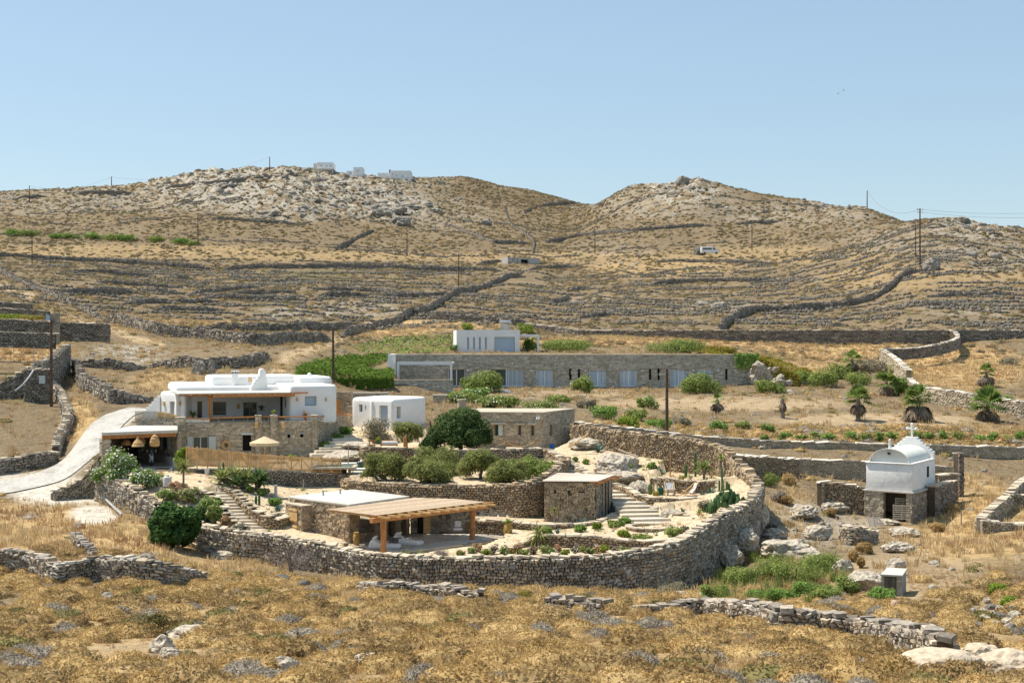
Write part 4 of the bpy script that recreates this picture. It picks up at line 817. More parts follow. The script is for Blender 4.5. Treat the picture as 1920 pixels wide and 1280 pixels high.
# ---------------------------------------------------------------- buildings
def v2(px,D):v=PW(px,640,D);return Vector((v.x,v.y,0))
class Wall:
    """a vertical wall line from (px0,D0) to (px1,D1); pixel rows are turned into heights on it"""
    def __init__(s,a,b):
        s.a=Vector((a[0],a[1],0));s.b=Vector((b[0],b[1],0));s.d=(s.b-s.a);s.L=s.d.length;s.d.normalize();s.n=Vector((s.d.y,-s.d.x,0))
    def u(s,px):
        k=(px-960)/F;return (k*s.a.y-s.a.x)/(s.d.x-k*s.d.y)
    def pt(s,u,z=0,off=0):v=s.a+s.d*u+s.n*off;return Vector((v.x,v.y,z))
    def z(s,px,py):return (640-py)/F*s.pt(s.u(px)).y
    def rect(s,x0,y0,x1,y1):return (s.u(x0),s.u(x1),s.z((x0+x1)/2,y1),s.z((x0+x1)/2,y0))
    def block(s,u0,u1,z0,z1,o0,o1):
        """box between offsets o0 (outer, along n) and o1 as an MB"""
        m=MB();c=[s.pt(u0,0,o0),s.pt(u1,0,o0),s.pt(u1,0,o1),s.pt(u0,0,o1)];return m.prism([(p.x,p.y) for p in c],z0,z1)
    def into(s,m,u0,u1,z0,z1,o0,o1):
        c=[s.pt(u0,0,o0),s.pt(u1,0,o0),s.pt(u1,0,o1),s.pt(u0,0,o1)];return m.prism([(p.x,p.y) for p in c],z0,z1)
    def mapper(s,ztop):
        def f(u,v):
            P=np.stack([s.a.x+s.d.x*u,s.a.y+s.d.y*u,ztop-v],-1);n=np.broadcast_to(np.array([s.n.x,s.n.y,0.0]),P.shape);return P,n
        return f
    def masonry(s,parent,ztop,zbot,u0=0,u1=None,cell=(.42,.16),mat='masonry',holes=(),indiv=0,zig=.06,jv=.45,proud=(0,.05),gap=.045,name='stone'):
        u1=s.L if u1 is None else u1
        R=hexcells(u1-u0,ztop-zbot,cell[0],cell[1],zig=zig,jv=jv);R[...,0] += u0;R[...,1]=np.clip(R[...,1],0,ztop-zbot)
        for h in holes:
            inn=(R[...,0].mean(1) > h[0]) & (R[...,0].mean(1) < h[1]) & (ztop-R[...,1].mean(1) > h[2]) & (ztop-R[...,1].mean(1) < h[3]);R=R[~inn]
            c=R.mean(1);row=(ztop-c[:,1] > h[2]) & (ztop-c[:,1] < h[3]);mid=(h[0]+h[1])/2
            for k in np.where(row & (np.abs(c[:,0]-mid) < (h[1]-h[0])/2+cell[0]))[0]:
                R[k,:,0]=np.minimum(R[k,:,0],h[0]) if c[k,0] < mid else np.maximum(R[k,:,0],h[1])
            col=(c[:,0] > h[0]) & (c[:,0] < h[1]);mz=ztop-(h[2]+h[3])/2
            for k in np.where(col & (np.abs(c[:,1]-mz) < (h[3]-h[2])/2+cell[1]))[0]:
                R[k,:,1]=np.minimum(R[k,:,1],ztop-h[3]) if c[k,1] < mz else np.maximum(R[k,:,1],ztop-h[2])
        V=cell_stones(R,s.mapper(ztop),proud=proud,back=.04,gap=gap,inner=.8)
        lay(parent,V,mat,indiv,name=name)
def box_window(W,parent,r,frame='white_paint',pane='glass',depth=.22,fw=.07,panes=1,sill=None,curtain=False,name='window'):
    """frame ring and panes set back in the opening r=(u0,u1,z0,z1)"""
    u0,u1,z0,z1=r;m=MB()
    W.into(m,u0,u1,z1-fw,z1,-depth,-depth-.08);W.into(m,u0,u1,z0,z0+fw,-depth,-depth-.08)
    for k in range(panes+1):
        c=u0+(u1-u0-fw)*k/panes;W.into(m,c,c+fw,z0+fw,z1-fw,-depth,-depth-.08)
    f=m.obj(name,frame,parent)
    for k in range(panes):
        a=u0+fw+(u1-u0-fw)*k/panes;b=u0+(u1-u0-fw)*(k+1)/panes
        p=pane[k] if isinstance(pane,(list,tuple)) else pane
        W.block(a,b,z0+fw,z1-fw,-depth-.03,-depth-.05).obj('pane',p,f)
        if curtain and (k in curtain if isinstance(curtain,(list,tuple)) else True):
            cm=MB();nn=max(3,int((b-a)/.18))
            for q in range(nn):W.into(cm,a+(b-a)*q/nn+.01,a+(b-a)*(q+.8)/nn,z0+fw,z1-fw,-depth-.004-.016*(q % 2),-depth-.024)
            cm.obj('curtain','curtain',f)
    if sill:W.block(u0-.08,u1+.08,z0-.09,z0,.07,-depth-.05).obj('sill',sill,f)
    return f
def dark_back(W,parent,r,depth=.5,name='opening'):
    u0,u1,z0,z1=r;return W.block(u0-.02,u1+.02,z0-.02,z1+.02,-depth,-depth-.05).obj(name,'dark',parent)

# ======== white house on its stone base
FA,FB=v2(342,117),v2(595,119.6)
A_=math.atan2(FB.y-FA.y,FB.x-FA.x)
ZT=-6.72
house=thing('white_house','white cycladic house with a timber veranda on a schist lower storey','house',(FA.x,FA.y,-10.2))
FW=Wall(FA,FB);SW=Wall(FB,v2(662,131.5))
r_win=FW.rect(361,818,391,845);r_door=FW.rect(455,815,471,845);r_s1=FW.rect(538,813.5,544,820.5);r_s2=FW.rect(563,813,569,820)
body=MB();body.prism([(FA.x,FA.y),(FB.x,FB.y),(SW.b.x,SW.b.y),(FA.x-.5,131)],-10.6,ZT)
cuts=[]
for r in (r_win,r_door,r_s1,r_s2):cuts.append(FW.block(r[0],r[1],r[2],r[3],.3,-.55))
body.obj('stone_base','mortar',house,cut=cuts)
FW.masonry(house,ZT,-10.4,holes=[r_win,r_door,r_s1,r_s2],indiv=0)
SW.masonry(house,ZT,-9.4)
for r in (r_door,r_s1,r_s2):dark_back(FW,house,r,.45)
wf=box_window(FW,house,r_win,frame='shutter',pane='glass',panes=2,depth=.15,fw=.09);dark_back(FW,house,r_win,.5)
for x0,x1 in ((351,360.5),(391.5,404.5)):
    r=FW.rect(x0,818,x1,846);sh=FW.block(r[0],r[1],r[2],r[3],.10,.055).obj('shutter','shutter',wf)
r=FW.rect(452,811,474,815);FW.block(r[0],r[1],r[2],r[3],.06,-.2).obj('lintel','shutter',house)
for rr in (r_s1,r_s2):FW.block(rr[0]-.15,rr[1]+.15,rr[3],rr[3]+.08,.12,-.2).obj('lintel','metal_grey',house)
for px,py0,py1 in ((420.5,810,817),(553,806,812),(350.5,813,820)):
    r=FW.rect(px-1,py0,px+1.2,py1);FW.block(r[0],r[1],r[2],r[3],.16,.03).obj('wall_lamp','timber_pale',house)
# pilasters rising through the parapet
for k,(x0,x1,yt,off) in enumerate(((329.5,346.5,783,.35),(478.5,490,779,.3),(507,519,779,.35),(585,595,779,.2))):
    u0,u1=FW.u(x0),FW.u(x1);zt_=FW.z((x0+x1)/2,yt)
    FW.block(u0,u1,-10.6,zt_,off-.05,-.5).obj('pilaster','mortar',house)
    w2=Wall(FW.pt(u0,0,off-.04),FW.pt(u1,0,off-.04));w2.masonry(house,zt_,-10.3,cell=(.36,.15));
    w3=Wall(FW.pt(u1,0,off-.05),FW.pt(u1,0,-.5));w3.masonry(house,zt_,-10.3,cell=(.3,.15))
    FW.block(u0-.03,u1+.03,zt_,zt_+.06,off,-.5).obj('pilaster_cap','coping',house)
# lanterns of pale wood on the front
for px in (480.5,529.5):
    r=FW.rect(px-3,791,px+3,802);FW.block(r[0],r[1],r[2],r[3],.62,.36).obj('lantern','timber_pale',house)
# terrace floor, white strip under the rail
FW.block(.1,FW.L+.6,ZT+.002,ZT+.05,-.05,-13).obj('terrace_floor','coping',house)
FW.block(FW.u(347),FW.u(393),ZT+.05,ZT+.42,-.05,-.3).obj('terrace_kerb','plaster',house,bevel=.04)
# railing: timber handrail pieces between pilasters, thin steel posts
for a,b,ya,yb in ((346,393,783.5,785),(396,478,783.5,781),(491,507,781,781),(519.5,585,781.5,780.5)):
    pa,pb=FW.pt(FW.u(a),FW.z(a,ya),.05),FW.pt(FW.u(b),FW.z(b,yb),.05)
    m=MB();m.beam(pa,pb,.11,.11);hr=m.obj('handrail','timber',house)
    for q in range(max(2,int((pb-pa).length/1.1))):
        p=pa.lerp(pb,(q+.5)/max(2,int((pb-pa).length/1.1)));mm=MB();mm.beam((p.x,p.y,ZT),(p.x,p.y,p.z-.05),.03,.03);mm.obj('post','metal_grey',hr)
pa,pb=SW.pt(.3,zat(781,120),.0),SW.pt(SW.L-.5,zat(776,131),0)
m=MB();m.beam(pa,pb,.12,.12);hr=m.obj('handrail','timber',house)
SW.block(SW.L-.55,SW.L,-9.4,ZT+.75,.1,-.5).obj('pilaster','mortar',house)
SW.block(0,SW.L-.5,ZT,ZT+.1,.03,-.3).obj('parapet_cap','coping',house)
# upper storey: local frame along the facade
a2=math.radians(19);O=v2(543.5,120.6);ex=Vector((math.cos(a2),math.sin(a2),0));fy=Vector((-math.sin(a2),math.cos(a2),0))
def LP(s,t):v=O+ex*s+fy*t;return (v.x,v.y)
ZF=ZT+.03
def lblock(s0,s1,t0,t1,z0,z1):return MB().prism([LP(s0,t0),LP(s1,t0),LP(s1,t1),LP(s0,t1)],z0,z1)
# right hand block with window
RW=Wall(LP(0,0),LP(4.05,0));z_r=zat(721.5,121)
r=RW.rect(571.5,742.5,593.5,760.5)
lblock(0,4.05,0,9.5,ZF-.3,z_r).obj('white_wall','plaster',house,bevel=.28,seg=5,cut=[RW.block(r[0],r[1],r[2],r[3],.3,-.45)])
box_window(RW,house,r,frame='metal_grey',pane='glass_blue',depth=.3,fw=.06);dark_back(RW,house,r,.44)
for px in (557,611):
    q=RW.rect(px-1.3,745,px+1.3,752);RW.block(q[0],q[1],q[2],q[3],.14,.0).obj('wall_lamp','timber_pale',house)
# veranda back wall
BW=Wall(LP(-8.9,5.6),LP(0,5.6));zb_=zat(722,127)
rd1=BW.rect(370,752,379.5,790);rw1=BW.rect(399,752.5,425.5,779);rd2=BW.rect(456,753.5,482.5,792)
lblock(-8.9,0.3,5.6,11,ZF-.3,zb_).obj('white_wall','plaster',house,bevel=.22,seg=4,cut=[BW.block(q[0],q[1],q[2],q[3],.3,-.6) for q in (rd1,rw1,rd2)])
for q in (rd1,rw1,rd2):dark_back(BW,house,q,.58)
box_window(BW,house,rd1,frame='timber_grey',pane='glass',depth=.3,name='door')
box_window(BW,house,rw1,frame='white_paint',pane='glass',depth=.3,fw=.05)
box_window(BW,house,rd2,frame='metal_grey',pane='glass',panes=2,depth=.3,fw=.05,name='sliding_door')
q=BW.rect(443.5,757,449,766);BW.block(q[0],q[1],q[2],q[3],.06,.0).obj('wall_panel','timber_pale',house)
# dark doorway and small window in the side wall of the right hand block
SD=Wall(LP(0,5.6),LP(0,0))
for y0,y1,z0,z1 in ((1.0,2.0,ZF,ZF+2.2),):
    SD.block(y0,y1,z0,z1,.03,-.01).obj('side_door','dark',house)
SD.block(3.2,3.8,ZF+1.75,ZF+1.83,.2,0).obj('awning','coping',house);SD.block(3.35,3.65,ZF+1.0,ZF+1.7,.02,-.01).obj('window','dark',house)
# left wing turned towards the left
LWa,LWb=v2(299,125.6),v2(347,122.6);LW=Wall(LWa,LWb);zl=zat(734.5,124)
back1=LP(-8.9,5.8);back0=(LWa.x+3.0,LWa.y+6.0)
r=LW.rect(318,752.5,330,782)
MB().prism([(LWa.x,LWa.y),(LWb.x,LWb.y),(LWb.x+.9,LWb.y+2.0),back1,back0],ZF-.5,zl).obj('white_wall','plaster',house,bevel=.3,seg=5,cut=[LW.block(r[0],r[1],r[2],r[3],.3,-.4)])
LW.block(r[0]+.25,r[1],r[2],r[3],-.2,-.26).obj('door','glass_blue',house);LW.block(r[0],r[0]+.25,r[2],r[3],-.15,-.2).obj('door_frame','coping',house)
for px in (308,338):
    q=LW.rect(px-1.4,752,px+1.4,760);LW.block(q[0],q[1],q[2],q[3],.13,0).obj('wall_lamp','timber_pale',house)
# roof parapets of the left wing
p0,p1,p2=v2(318,130),v2(384,126.5),v2(440,129)
MB().prism([(p0.x,p0.y),(p1.x,p1.y),(p1.x+1.5,p1.y+6),(p0.x+2,p0.y+5)],zl-.5,zat(722,127)).obj('roof_parapet','plaster',house,bevel=.3,seg=5)
p0,p1=v2(331,133),v2(342,133);MB().prism([(p0.x,p0.y),(p1.x,p1.y),(p1.x,p1.y+.6),(p0.x,p0.y+.6)],zl,zat(716.5,133)).obj('roof_block','plaster',house,bevel=.15)
# outside steps at the left end
m=MB();e0=v2(268,126.5);e1=v2(299.5,125.4)
for k in range(6):
    a=e0.lerp(e1,k/6);b=e1;zz=zat(769.5-5.6*k,126)
    m.prism([(a.x,a.y),(b.x,b.y),(b.x+.5,b.y+1.5),(a.x+.5,a.y+1.5)],-8.5 if k == 0 else zat(769.5-5.6*(k-1),126)-.002*k,zz)
m.obj('outside_steps','plaster',house)
# upper tiers
lblock(-5.6,2.3,7.6,12.5,zb_-.6,zat(702.5,129.5)).obj('roof_room','plaster',house,bevel=.28,seg=5)
lblock(1.7,4.7,5.2,11.5,ZF-.3,zat(705.5,127)).obj('roof_room','plaster',house,bevel=.28,seg=5)
lblock(-9.0,-5.0,8.5,12,zb_-.6,zat(715,130)).obj('roof_room','plaster',house,bevel=.35,seg=5)
RR=Wall(LP(-5.6,7.6),LP(2.3,7.6))
q=RR.rect(465.5,707,472,716);RR.block(q[0],q[1],q[2],q[3],.02,-.1).obj('window','timber_pale',house)
q=RR.rect(561,704,568,711);RR.block(q[0],q[1],q[2],q[3],.03,-.1).obj('roof_vent','coping',house)
# stepped white stair wall on the roof
STW=Wall(LP(-4.8,5.0),LP(0,5.0));st=[(470,727),(472,722),(474.5,722),(474.5,716),(478,716),(478,710.5),(482.5,710.5),(482.5,704.5),(486,704.5),(487,694),(490,690.5),(495,691),(498,697),(501,712),(503,737),(470,737)]
m=MB();m.slab(STW.a,STW.b,-STW.n,[(STW.u(x),STW.z(x,y)) for x,y in st][::-1],.7);m.obj('roof_stair','plaster',house,bevel=.06,seg=2)
st=[(577,706),(579,700),(581,698),(586,703),(591,707),(591,717),(577,717)];S2=Wall(LP(1.0,6.6),LP(3,6.6))
m=MB();m.slab(S2.a,S2.b,-S2.n,[(S2.u(x),S2.z(x,y)) for x,y in st][::-1],.5);m.obj('roof_stair','plaster',house,bevel=.06,seg=2)
# chimney with openings
c=v2(441.5,126);m=MB();m.prism([(c.x-.27,c.y-.3),(c.x+.27,c.y-.12),(c.x+.2,c.y+.4),(c.x-.34,c.y+.22)],zl,zat(699,126));ch=m.obj('chimney','plaster',house,bevel=.04)
MB().prism([(c.x-.33,c.y-.36),(c.x+.33,c.y-.14),(c.x+.25,c.y+.46),(c.x-.41,c.y+.26)],zat(697.6,126),zat(695,126)).obj('chimney_cap','plaster',ch)
for dx in (-.22,.02,.2):MB().box((c.x+dx,c.y-.2+.33*(dx+.2),zat(698.3,126)),(.09,.3,.12),a2).obj('chimney_slot','dark',ch)
# veranda roof: pale canvas over canes, timber beams, post
zv=zat(738.5,118.5)
VF=Wall(LP(-8.4,-.35),LP(.35,-.35))
m=MB();m.prism([LP(-9.3,-.5),LP(0,-.5),LP(0,5.55),LP(-9.3,5.55)],zv,zv+.10);vr=m.obj('veranda_roof','roof_white',house)
m=MB();m.beam(VF.pt(1.9,zv-.14,0),VF.pt(VF.L,zv-.14,0),.2,.24);m.obj('beam','timber',vr)
pl=LP(-8.9,2.6);m=MB();m.beam((pl[0],pl[1],zv-.12),tuple(VF.pt(1.9,zv-.12,0)),.18,.2);m.obj('beam','timber',vr)
for k in range(12):
    s_=-8.3+k*.77;m=MB();a=LP(s_,5.5);b=LP(s_,-.85);m.beam((a[0],a[1],zv-.045),(b[0],b[1],zv-.045),.1,.085);m.obj('rafter','timber',vr)
m=MB();m.beam(RW.pt(-.2,zv+.02,.25),RW.pt(1.5,zv+.02,.25),.12,.12);m.obj('beam_end','timber',vr)
p=VF.pt(VF.u(394),0,-.05);m=MB();m.tube([(p.x,p.y,ZT),(p.x,p.y,zv-.9),(p.x,p.y,zv-.25)],[.15,.14,.2],8);m.obj('post','timber',house)
house_rt=house

# ======== carport left of the house
FL,FR,BL,BR=v2(190.5,108),v2(333,111.2),v2(256,117.3),v2(333,117.3)
zc=zat(810.5,108)
cp=thing('carport','open carport with flat white roof, timber fascia and dark interior','carport',(FL.x,FL.y,-9.9))
MB().prism([(FL.x,FL.y),(FR.x,FR.y),(BR.x,BR.y),(BL.x-.3,BL.y)],zc-.24,zc).obj('roof','roof_white',cp,bevel=.03,seg=2)
CF=Wall(FL,FR)
CF.block(.1,CF.L-.1,zc-.52,zc-.245,-.05,-.3).obj('fascia','timber',cp)
CF.block(.05,.72,-10.8,zc-.53,-.1,-.75).obj('pillar','mortar',cp)
Wall(CF.pt(.05,0,-.09),CF.pt(.72,0,-.09)).masonry(cp,zc-.53,-10.4,cell=(.4,.14),mat='masonry');CF.block(0,.78,zc-.75,zc-.68,-.06,-.78).obj('pillar_band','coping',cp)
cl=Wall((FL.x+.05,FL.y+.6),(BL.x,BL.y));cl.block(0,cl.L,-10.8,zc-.25,.15,-.15).obj('side_wall','gap',cp)  # near-black wall colour paints in the shade of the carport interior
cb=Wall((BL.x,BL.y),(BR.x,BR.y));cb.block(0,cb.L,-10.8,zc+.55,.1,-.4).obj('back_wall','gap',cp);MB().prism([(FL.x+.2,FL.y+.4),(FR.x,FR.y+.3),(BR.x,BR.y-.3),(BL.x,BL.y-.3)],zc-.30,zc-.245).obj('ceiling','timber_old',cp)  # back wall and ceiling coloured dark to stand for interior shade
Wall(cb.pt(0,0,-.0)+Vector((0,-.11,0)),cb.pt(cb.L)+Vector((0,-.11,0))).masonry(cp,zc+.55,-10.2,cell=(.4,.15),mat='stone_grey',proud=(0,.04))
cr=Wall(v2(296,116.8),v2(333,111.6));cr.block(0,cr.L,-10.8,zc-.25,0,-.3).obj('side_wall','mortar',cp)
Wall(cr.pt(0,0,.01),cr.pt(cr.L,0,.01)).masonry(cp,zc-.25,-10.2,cell=(.4,.15))
q=cr.rect(306,819,319,842);f=cr.block(q[0],q[1],q[2],q[3],.07,.06).obj('window','glass',cp)
for x0,x1 in ((302,306),(316,321)):
    q=cr.rect(x0,819,x1,842);cr.block(q[0],q[1],q[2],q[3],.14,.08).obj('shutter','shutter',f)
cr.block(0,cr.L-.1,-10.6,-9.1,.35,0).obj('plinth','concrete',cp)
MB().prism([(FL.x+.3,FL.y+.4),(FR.x,FR.y-2.0),(BR.x,BR.y),(BL.x,BL.y)],-10.4,[-9.85,-9.78,-9.76,-9.76]).obj('floor','concrete',cp)
# parapet wall + fences above the carport
PWl=Wall(v2(247,117.6),v2(331,117.2))
pw=thing('parapet_wall','low schist parapet on top of the carport carrying the screens','parapet',(PWl.a.x,PWl.a.y,zc),None)
PWl.block(0,PWl.L,zc+.3,zat(792.5,117.4),0,-.35).obj('core','mortar',pw);Wall(PWl.pt(0,0,.01),PWl.pt(PWl.L,0,.01)).masonry(pw,zat(792.5,117.4),zc+.3,cell=(.34,.13));PWl.block(-.05,PWl.L,zat(792.5,117.4),zat(792.5,117.4)+.06,.05,-.4).obj('coping','coping',pw)
FE=Wall(v2(252,117.9),v2(329,117.5));zfb=zat(792.3,117.8)
fe=thing('cane_screen','low screen of ivy grown slats and pale cane above the carport','screen',(FE.a.x,FE.a.y,zfb))
for k in range(22):
    u=FE.u(253)+k*.085;FE.block(u,u+.045,zfb,zat(770.5,117.8),.0,-.03).obj('picket','timber_grey',fe)
for a,b,y in ((294,309,771.5),(309.3,320,773.5),(320.3,333,777)):
    u0,u1=FE.u(a),FE.u(b);nn=int((u1-u0)/.1)
    for k in range(nn):FE.block(u0+(u1-u0)*k/nn,u0+(u1-u0)*(k+.86)/nn,zfb,zat(y,117.8),.0,-.03).obj('picket','timber_pale',fe)
    FE.block(u0,u1,zat(y,117.8)-.12,zat(y,117.8)-.04,.05,.002).obj('rail','timber_pale',fe)

# ======== white guest cottage
GA,GC,GB=v2(658.5,129.3),v2(738,126),v2(800,131.5);zg=zat(746.5,127)
gc=thing('guest_cottage','small white cottage with rounded corners behind the grey shrub','cottage',(GC.x,GC.y,-8.5))
G1=Wall(GA,GC);G2=Wall(GC,GB)
rs=[G1.rect(673,758,679.5,772),G1.rect(684,760,686.5,768),G1.rect(711,760,727,800)];r2=G2.rect(744,762,751.5,784)
MB().prism([(GA.x,GA.y),(GC.x,GC.y),(GB.x,GB.y),(GA.x+2.5,GA.y+5)],-9.2,zg).obj('white_wall','plaster',gc,bevel=.35,seg=6,cut=[G1.block(q[0],q[1],q[2],q[3],.3,-.4) for q in rs]+[G2.block(r2[0],r2[1],r2[2],r2[3],.3,-.5)])
b_=G1.u(694.5);G1.block(b_,b_+.35,-9.2,zg-.25,.12,-.2).obj('pilaster','plaster',gc,bevel=.1)
box_window(G1,gc,rs[0],frame='metal_grey',pane='glass',depth=.25,fw=.05);dark_back(G1,gc,rs[0],.38);dark_back(G1,gc,rs[1],.38)
box_window(G1,gc,rs[2],frame='metal_grey',pane='glass_blue',depth=.25,fw=.06,name='glass_door');dark_back(G1,gc,rs[2],.38)
dark_back(G2,gc,r2,.45,'doorway');G2.block(G2.u(738)+.05,G2.u(738)+.2,zg-.62,zg-.5,.2,.0).obj('spot_lamp','white_paint',gc)
# timber door in a stone wall between house and cottage
DW=Wall(v2(628,133.5),v2(659,133));dw=thing('gate_wall','rubble wall with a plank door between the white house and the cottage','wall',(DW.a.x,DW.a.y,-7))
DW.block(0,DW.L,-9,zat(735,133),0,-.4).obj('core','mortar',dw);Wall(DW.pt(0,0,.01),DW.pt(DW.L,0,.01)).masonry(dw,zat(735,133),-8,cell=(.4,.2),mat='stone_warm',zig=.2)
q=DW.rect(631,749,639,780);d_=DW.block(q[0],q[1],-7.6,q[3],.10,.03).obj('plank_door','timber',dw)
# ======== stone cottage with flat roof
SA,SCn,SB=v2(874,124.6),v2(1018.5,124),v2(1077,131);zs=zat(774.5,124)
sc=thing('stone_cottage','flat roofed schist cottage with slit windows behind the big carob tree','cottage',(SCn.x,SCn.y,-9.5))
S1=Wall(SA,SCn);S2_=Wall(SCn,SB)
rs=[S1.rect(927,796,941.5,816),S1.rect(971.5,797,977,817),S1.rect(995.5,797,1001.5,817)];r2=S2_.rect(1030,796,1035.5,816)
MB().prism([(SA.x,SA.y),(SCn.x,SCn.y),(SB.x,SB.y),(SA.x,SA.y+6.5)],-10.2,zs).obj('wall','mortar',sc,cut=[S1.block(q[0],q[1],q[2],q[3],.3,-.4) for q in rs]+[S2_.block(r2[0],r2[1],r2[2],r2[3],.3,-.4)])
S1.masonry(sc,zs,-9.8,holes=rs,cell=(.38,.15));S2_.masonry(sc,zs,-9.8,holes=[r2],cell=(.38,.15))
MB().prism([tuple(S1.pt(-.1,0,.07))[:2],tuple(S1.pt(S1.L+.06,0,.07))[:2],(SB.x+.1,SB.y),(SA.x,SA.y+6.6)],zs,zs+.1).obj('roof','coping',sc)
for i_,q in enumerate(rs):
    box_window(S1,sc,q,frame='timber_grey',pane='glass',panes=2 if i_ == 0 else 1,depth=.2,fw=.06);dark_back(S1,sc,q,.38)
    if i_ == 0:
        S1.block(q[1]-.32,q[1]+.05,q[2],q[3],.12,.08).obj('shutter','shutter',sc)
    S1.block(q[0]-.3,q[1]+.3,q[3]+.06,q[3]+.16,.32,0).obj('hood_slab','coping',sc)
box_window(S2_,sc,r2,frame='timber_grey',pane='glass',depth=.2,fw=.06);dark_back(S2_,sc,r2,.38)
MB().box(tuple(S1.pt(S1.u(1009),zs-.42,.15)),(.28,.25,.2),.3).obj('spot_lamp','white_paint',sc)
# ======== long earth sheltered stone villa
VA,VB=v2(743,204.6),v2(1423,204.6);zv0=zat(665.5,204.6);LV=Wall(VA,VB)
lv=thing('long_villa','long low earth sheltered villa with a schist wall and a row of glass doors','villa',(0,204.6,-6.5))
wins=[(840,872,691,724,2,'glass',False),(917.5,981,691,724,2,'glass',[1]),(1005,1037,691,724,2,'glass_blue',True),(1104.5,1137,691,724,2,'glass_blue',[1]),(1162,1195,691,724,2,'glass_blue',True),(1256.5,1288,691,724,2,'glass_blue',True),(1305,1338,691,724,2,'glass_blue',True)]
slits=[(1067,1071.5),(1083.5,1087.5),(1217,1221),(1233,1237),(1360,1364)]
H_=[LV.rect(a,c,b,d) for a,b,c,d,*_ in wins]+[LV.rect(a,691,b,712) for a,b in slits]
LV.block(0,LV.L,-7.4,zv0,0,-2.4).obj('wall','mortar',lv,cut=[LV.block(q[0],q[1],q[2],q[3],.3,-.8) for q in H_])
LV.masonry(lv,zv0,-7.2,holes=H_,cell=(.75,.22),mat='masonry_far',proud=(0,.06))
LV.block(-.5,LV.L,zv0,zv0+.1,.08,-2.6).obj('roof_edge','coping',lv)
for (a,b,c,d,n_,pn,cu),q in zip(wins,H_):box_window(LV,lv,q,pane=pn,panes=n_,depth=.3,fw=.12,curtain=cu,name='glass_door');dark_back(LV,lv,q,.75)
for q in H_[len(wins):]:dark_back(LV,lv,q,.4,'slit_window')
for px in (828,878,912,996,1047,1098,1144,1205,1300,1346,1379):
    q=LV.rect(px-2.2,693.5,px+2.2,695.5);LV.block(q[0],q[1],q[2],q[3],.2,.0).obj('wall_lamp','white_paint',lv)
LV.block(-.75,-.02,-9.5,zv0+.15,5.5,-2.2).obj('end_wall','plaster',lv)
# white portal frame and the terrace wall in front
PF=Wall(v2(744,197),v2(848,197));za=zat(678,197);m=MB()
PF.into(m,0,PF.L,za-.42,za,0,-.4);PF.into(m,0,.32,-9,za-.42,0,-.4);PF.into(m,PF.L-.32,PF.L,-9,za-.42,0,-.4)
m.obj('portal_frame','white_paint',lv)
m=MB();PF.into(m,0,.3,za-.4,za-.1,-.42,-7);PF.into(m,PF.L-.3,PF.L,za-.4,za-.1,-.42,-7);m.obj('portal_beam','white_paint',lv)
TWl=Wall(v2(716,167.2),v2(850,169));zt_=zat(713,168)
tw=thing('terrace_wall','schist terrace wall below the white portal of the long villa','wall',(TWl.a.x,TWl.a.y,-8))
TWl.block(0,TWl.L,-9.5,zt_,0,-.5).obj('core','mortar',tw);Wall(TWl.pt(0,0,.01),TWl.pt(TWl.L,0,.01)).masonry(tw,zt_,-8.6,cell=(.7,.22),mat='masonry_far');TWl.block(0,TWl.L,zt_,zt_+.08,.06,-.55).obj('coping','coping',tw)
# low walls and white seat in front
for lab,a,b,y,D,w_ in (('low stone wall behind the guest cottage roof',657,726,737.5,150,.6),('short stone wall with flat top right of the guest cottage roof',812,838,741.5,150,.6)):
    W_=Wall(v2(a,D),v2(b,D));t=thing('stone_wall',lab,'wall',(W_.a.x,D,-6));z_=zat(y,D);W_.block(0,W_.L,z_-1.8,z_,0,-w_).obj('core','mortar',t);Wall(W_.pt(0,0,.01),W_.pt(W_.L,0,.01)).masonry(t,z_,z_-1.7,cell=(.45,.17));W_.block(-.05,W_.L+.05,z_,z_+.1,.06,-w_-.05).obj('coping','coping_white',t)
W_=Wall(v2(925,176),v2(948,174));t=thing('garden_bench','white masonry bench beside the round bush before the long villa','bench',(W_.a.x,176,-7))
z_=zat(731,175);W_.block(0,W_.L,z_-1.0,z_,0,-.7).obj('seat','plaster',t,bevel=.05);W_.block(0,W_.L*.5,z_-.6,z_-.1,.02,-.1).obj('seat_joint','plaster',t)
# ======== white box house above the villa
XA,XB=v2(856,216),v2(974.5,216);zx=zat(618.5,216);X1=Wall(XA,XB);X0=Wall(v2(850,224),XA)
xb=thing('box_house','plain white box house with four slit windows above the long villa','house',(XA.x,216,-1.8))
sl_=[X1.rect(a,632,a+3.4,655) for a in (876,887,898,909.3)];dr=X1.rect(927,631.5,965.5,660)
MB().prism([(XA.x,XA.y),(XB.x,XB.y),(XB.x,XB.y+8),(X0.a.x,X0.a.y)],-3.5,zx).obj('wall','plaster',xb,cut=[X1.block(q[0],q[1],q[2],q[3],.3,-.5) for q in sl_+[dr]])
for q in sl_:box_window(X1,xb,q,frame='metal_grey',pane='glass_blue',depth=.25,fw=.03);dark_back(X1,xb,q,.45)
box_window(X1,xb,dr,frame='metal_grey',pane='glass_blue',panes=1,depth=.2,fw=.05,name='glass_door');dark_back(X1,xb,dr,.45)
X2=Wall(v2(975,217),v2(1011,217));m=MB();z_=zat(627,217);X2.into(m,0,X2.L,z_-.35,z_,0,-3.5);X2.into(m,X2.L-.3,X2.L,-2.5,z_-.35,0,-.3);X2.into(m,X2.L-.3,X2.L,-2.5,z_-.35,-3.2,-3.5);m.obj('pergola','white_paint',xb)
T_=Wall(v2(938,226),v2(957.5,226));tk=thing('water_tank_stand','pale water tower with a steel tank behind the white box house','water tower',(T_.a.x,226,1))
z_=zat(602,226);m=MB()
for u in (0.05,T_.L-.25):T_.into(m,u,u+.2,-2,z_-.3,0,-.3)
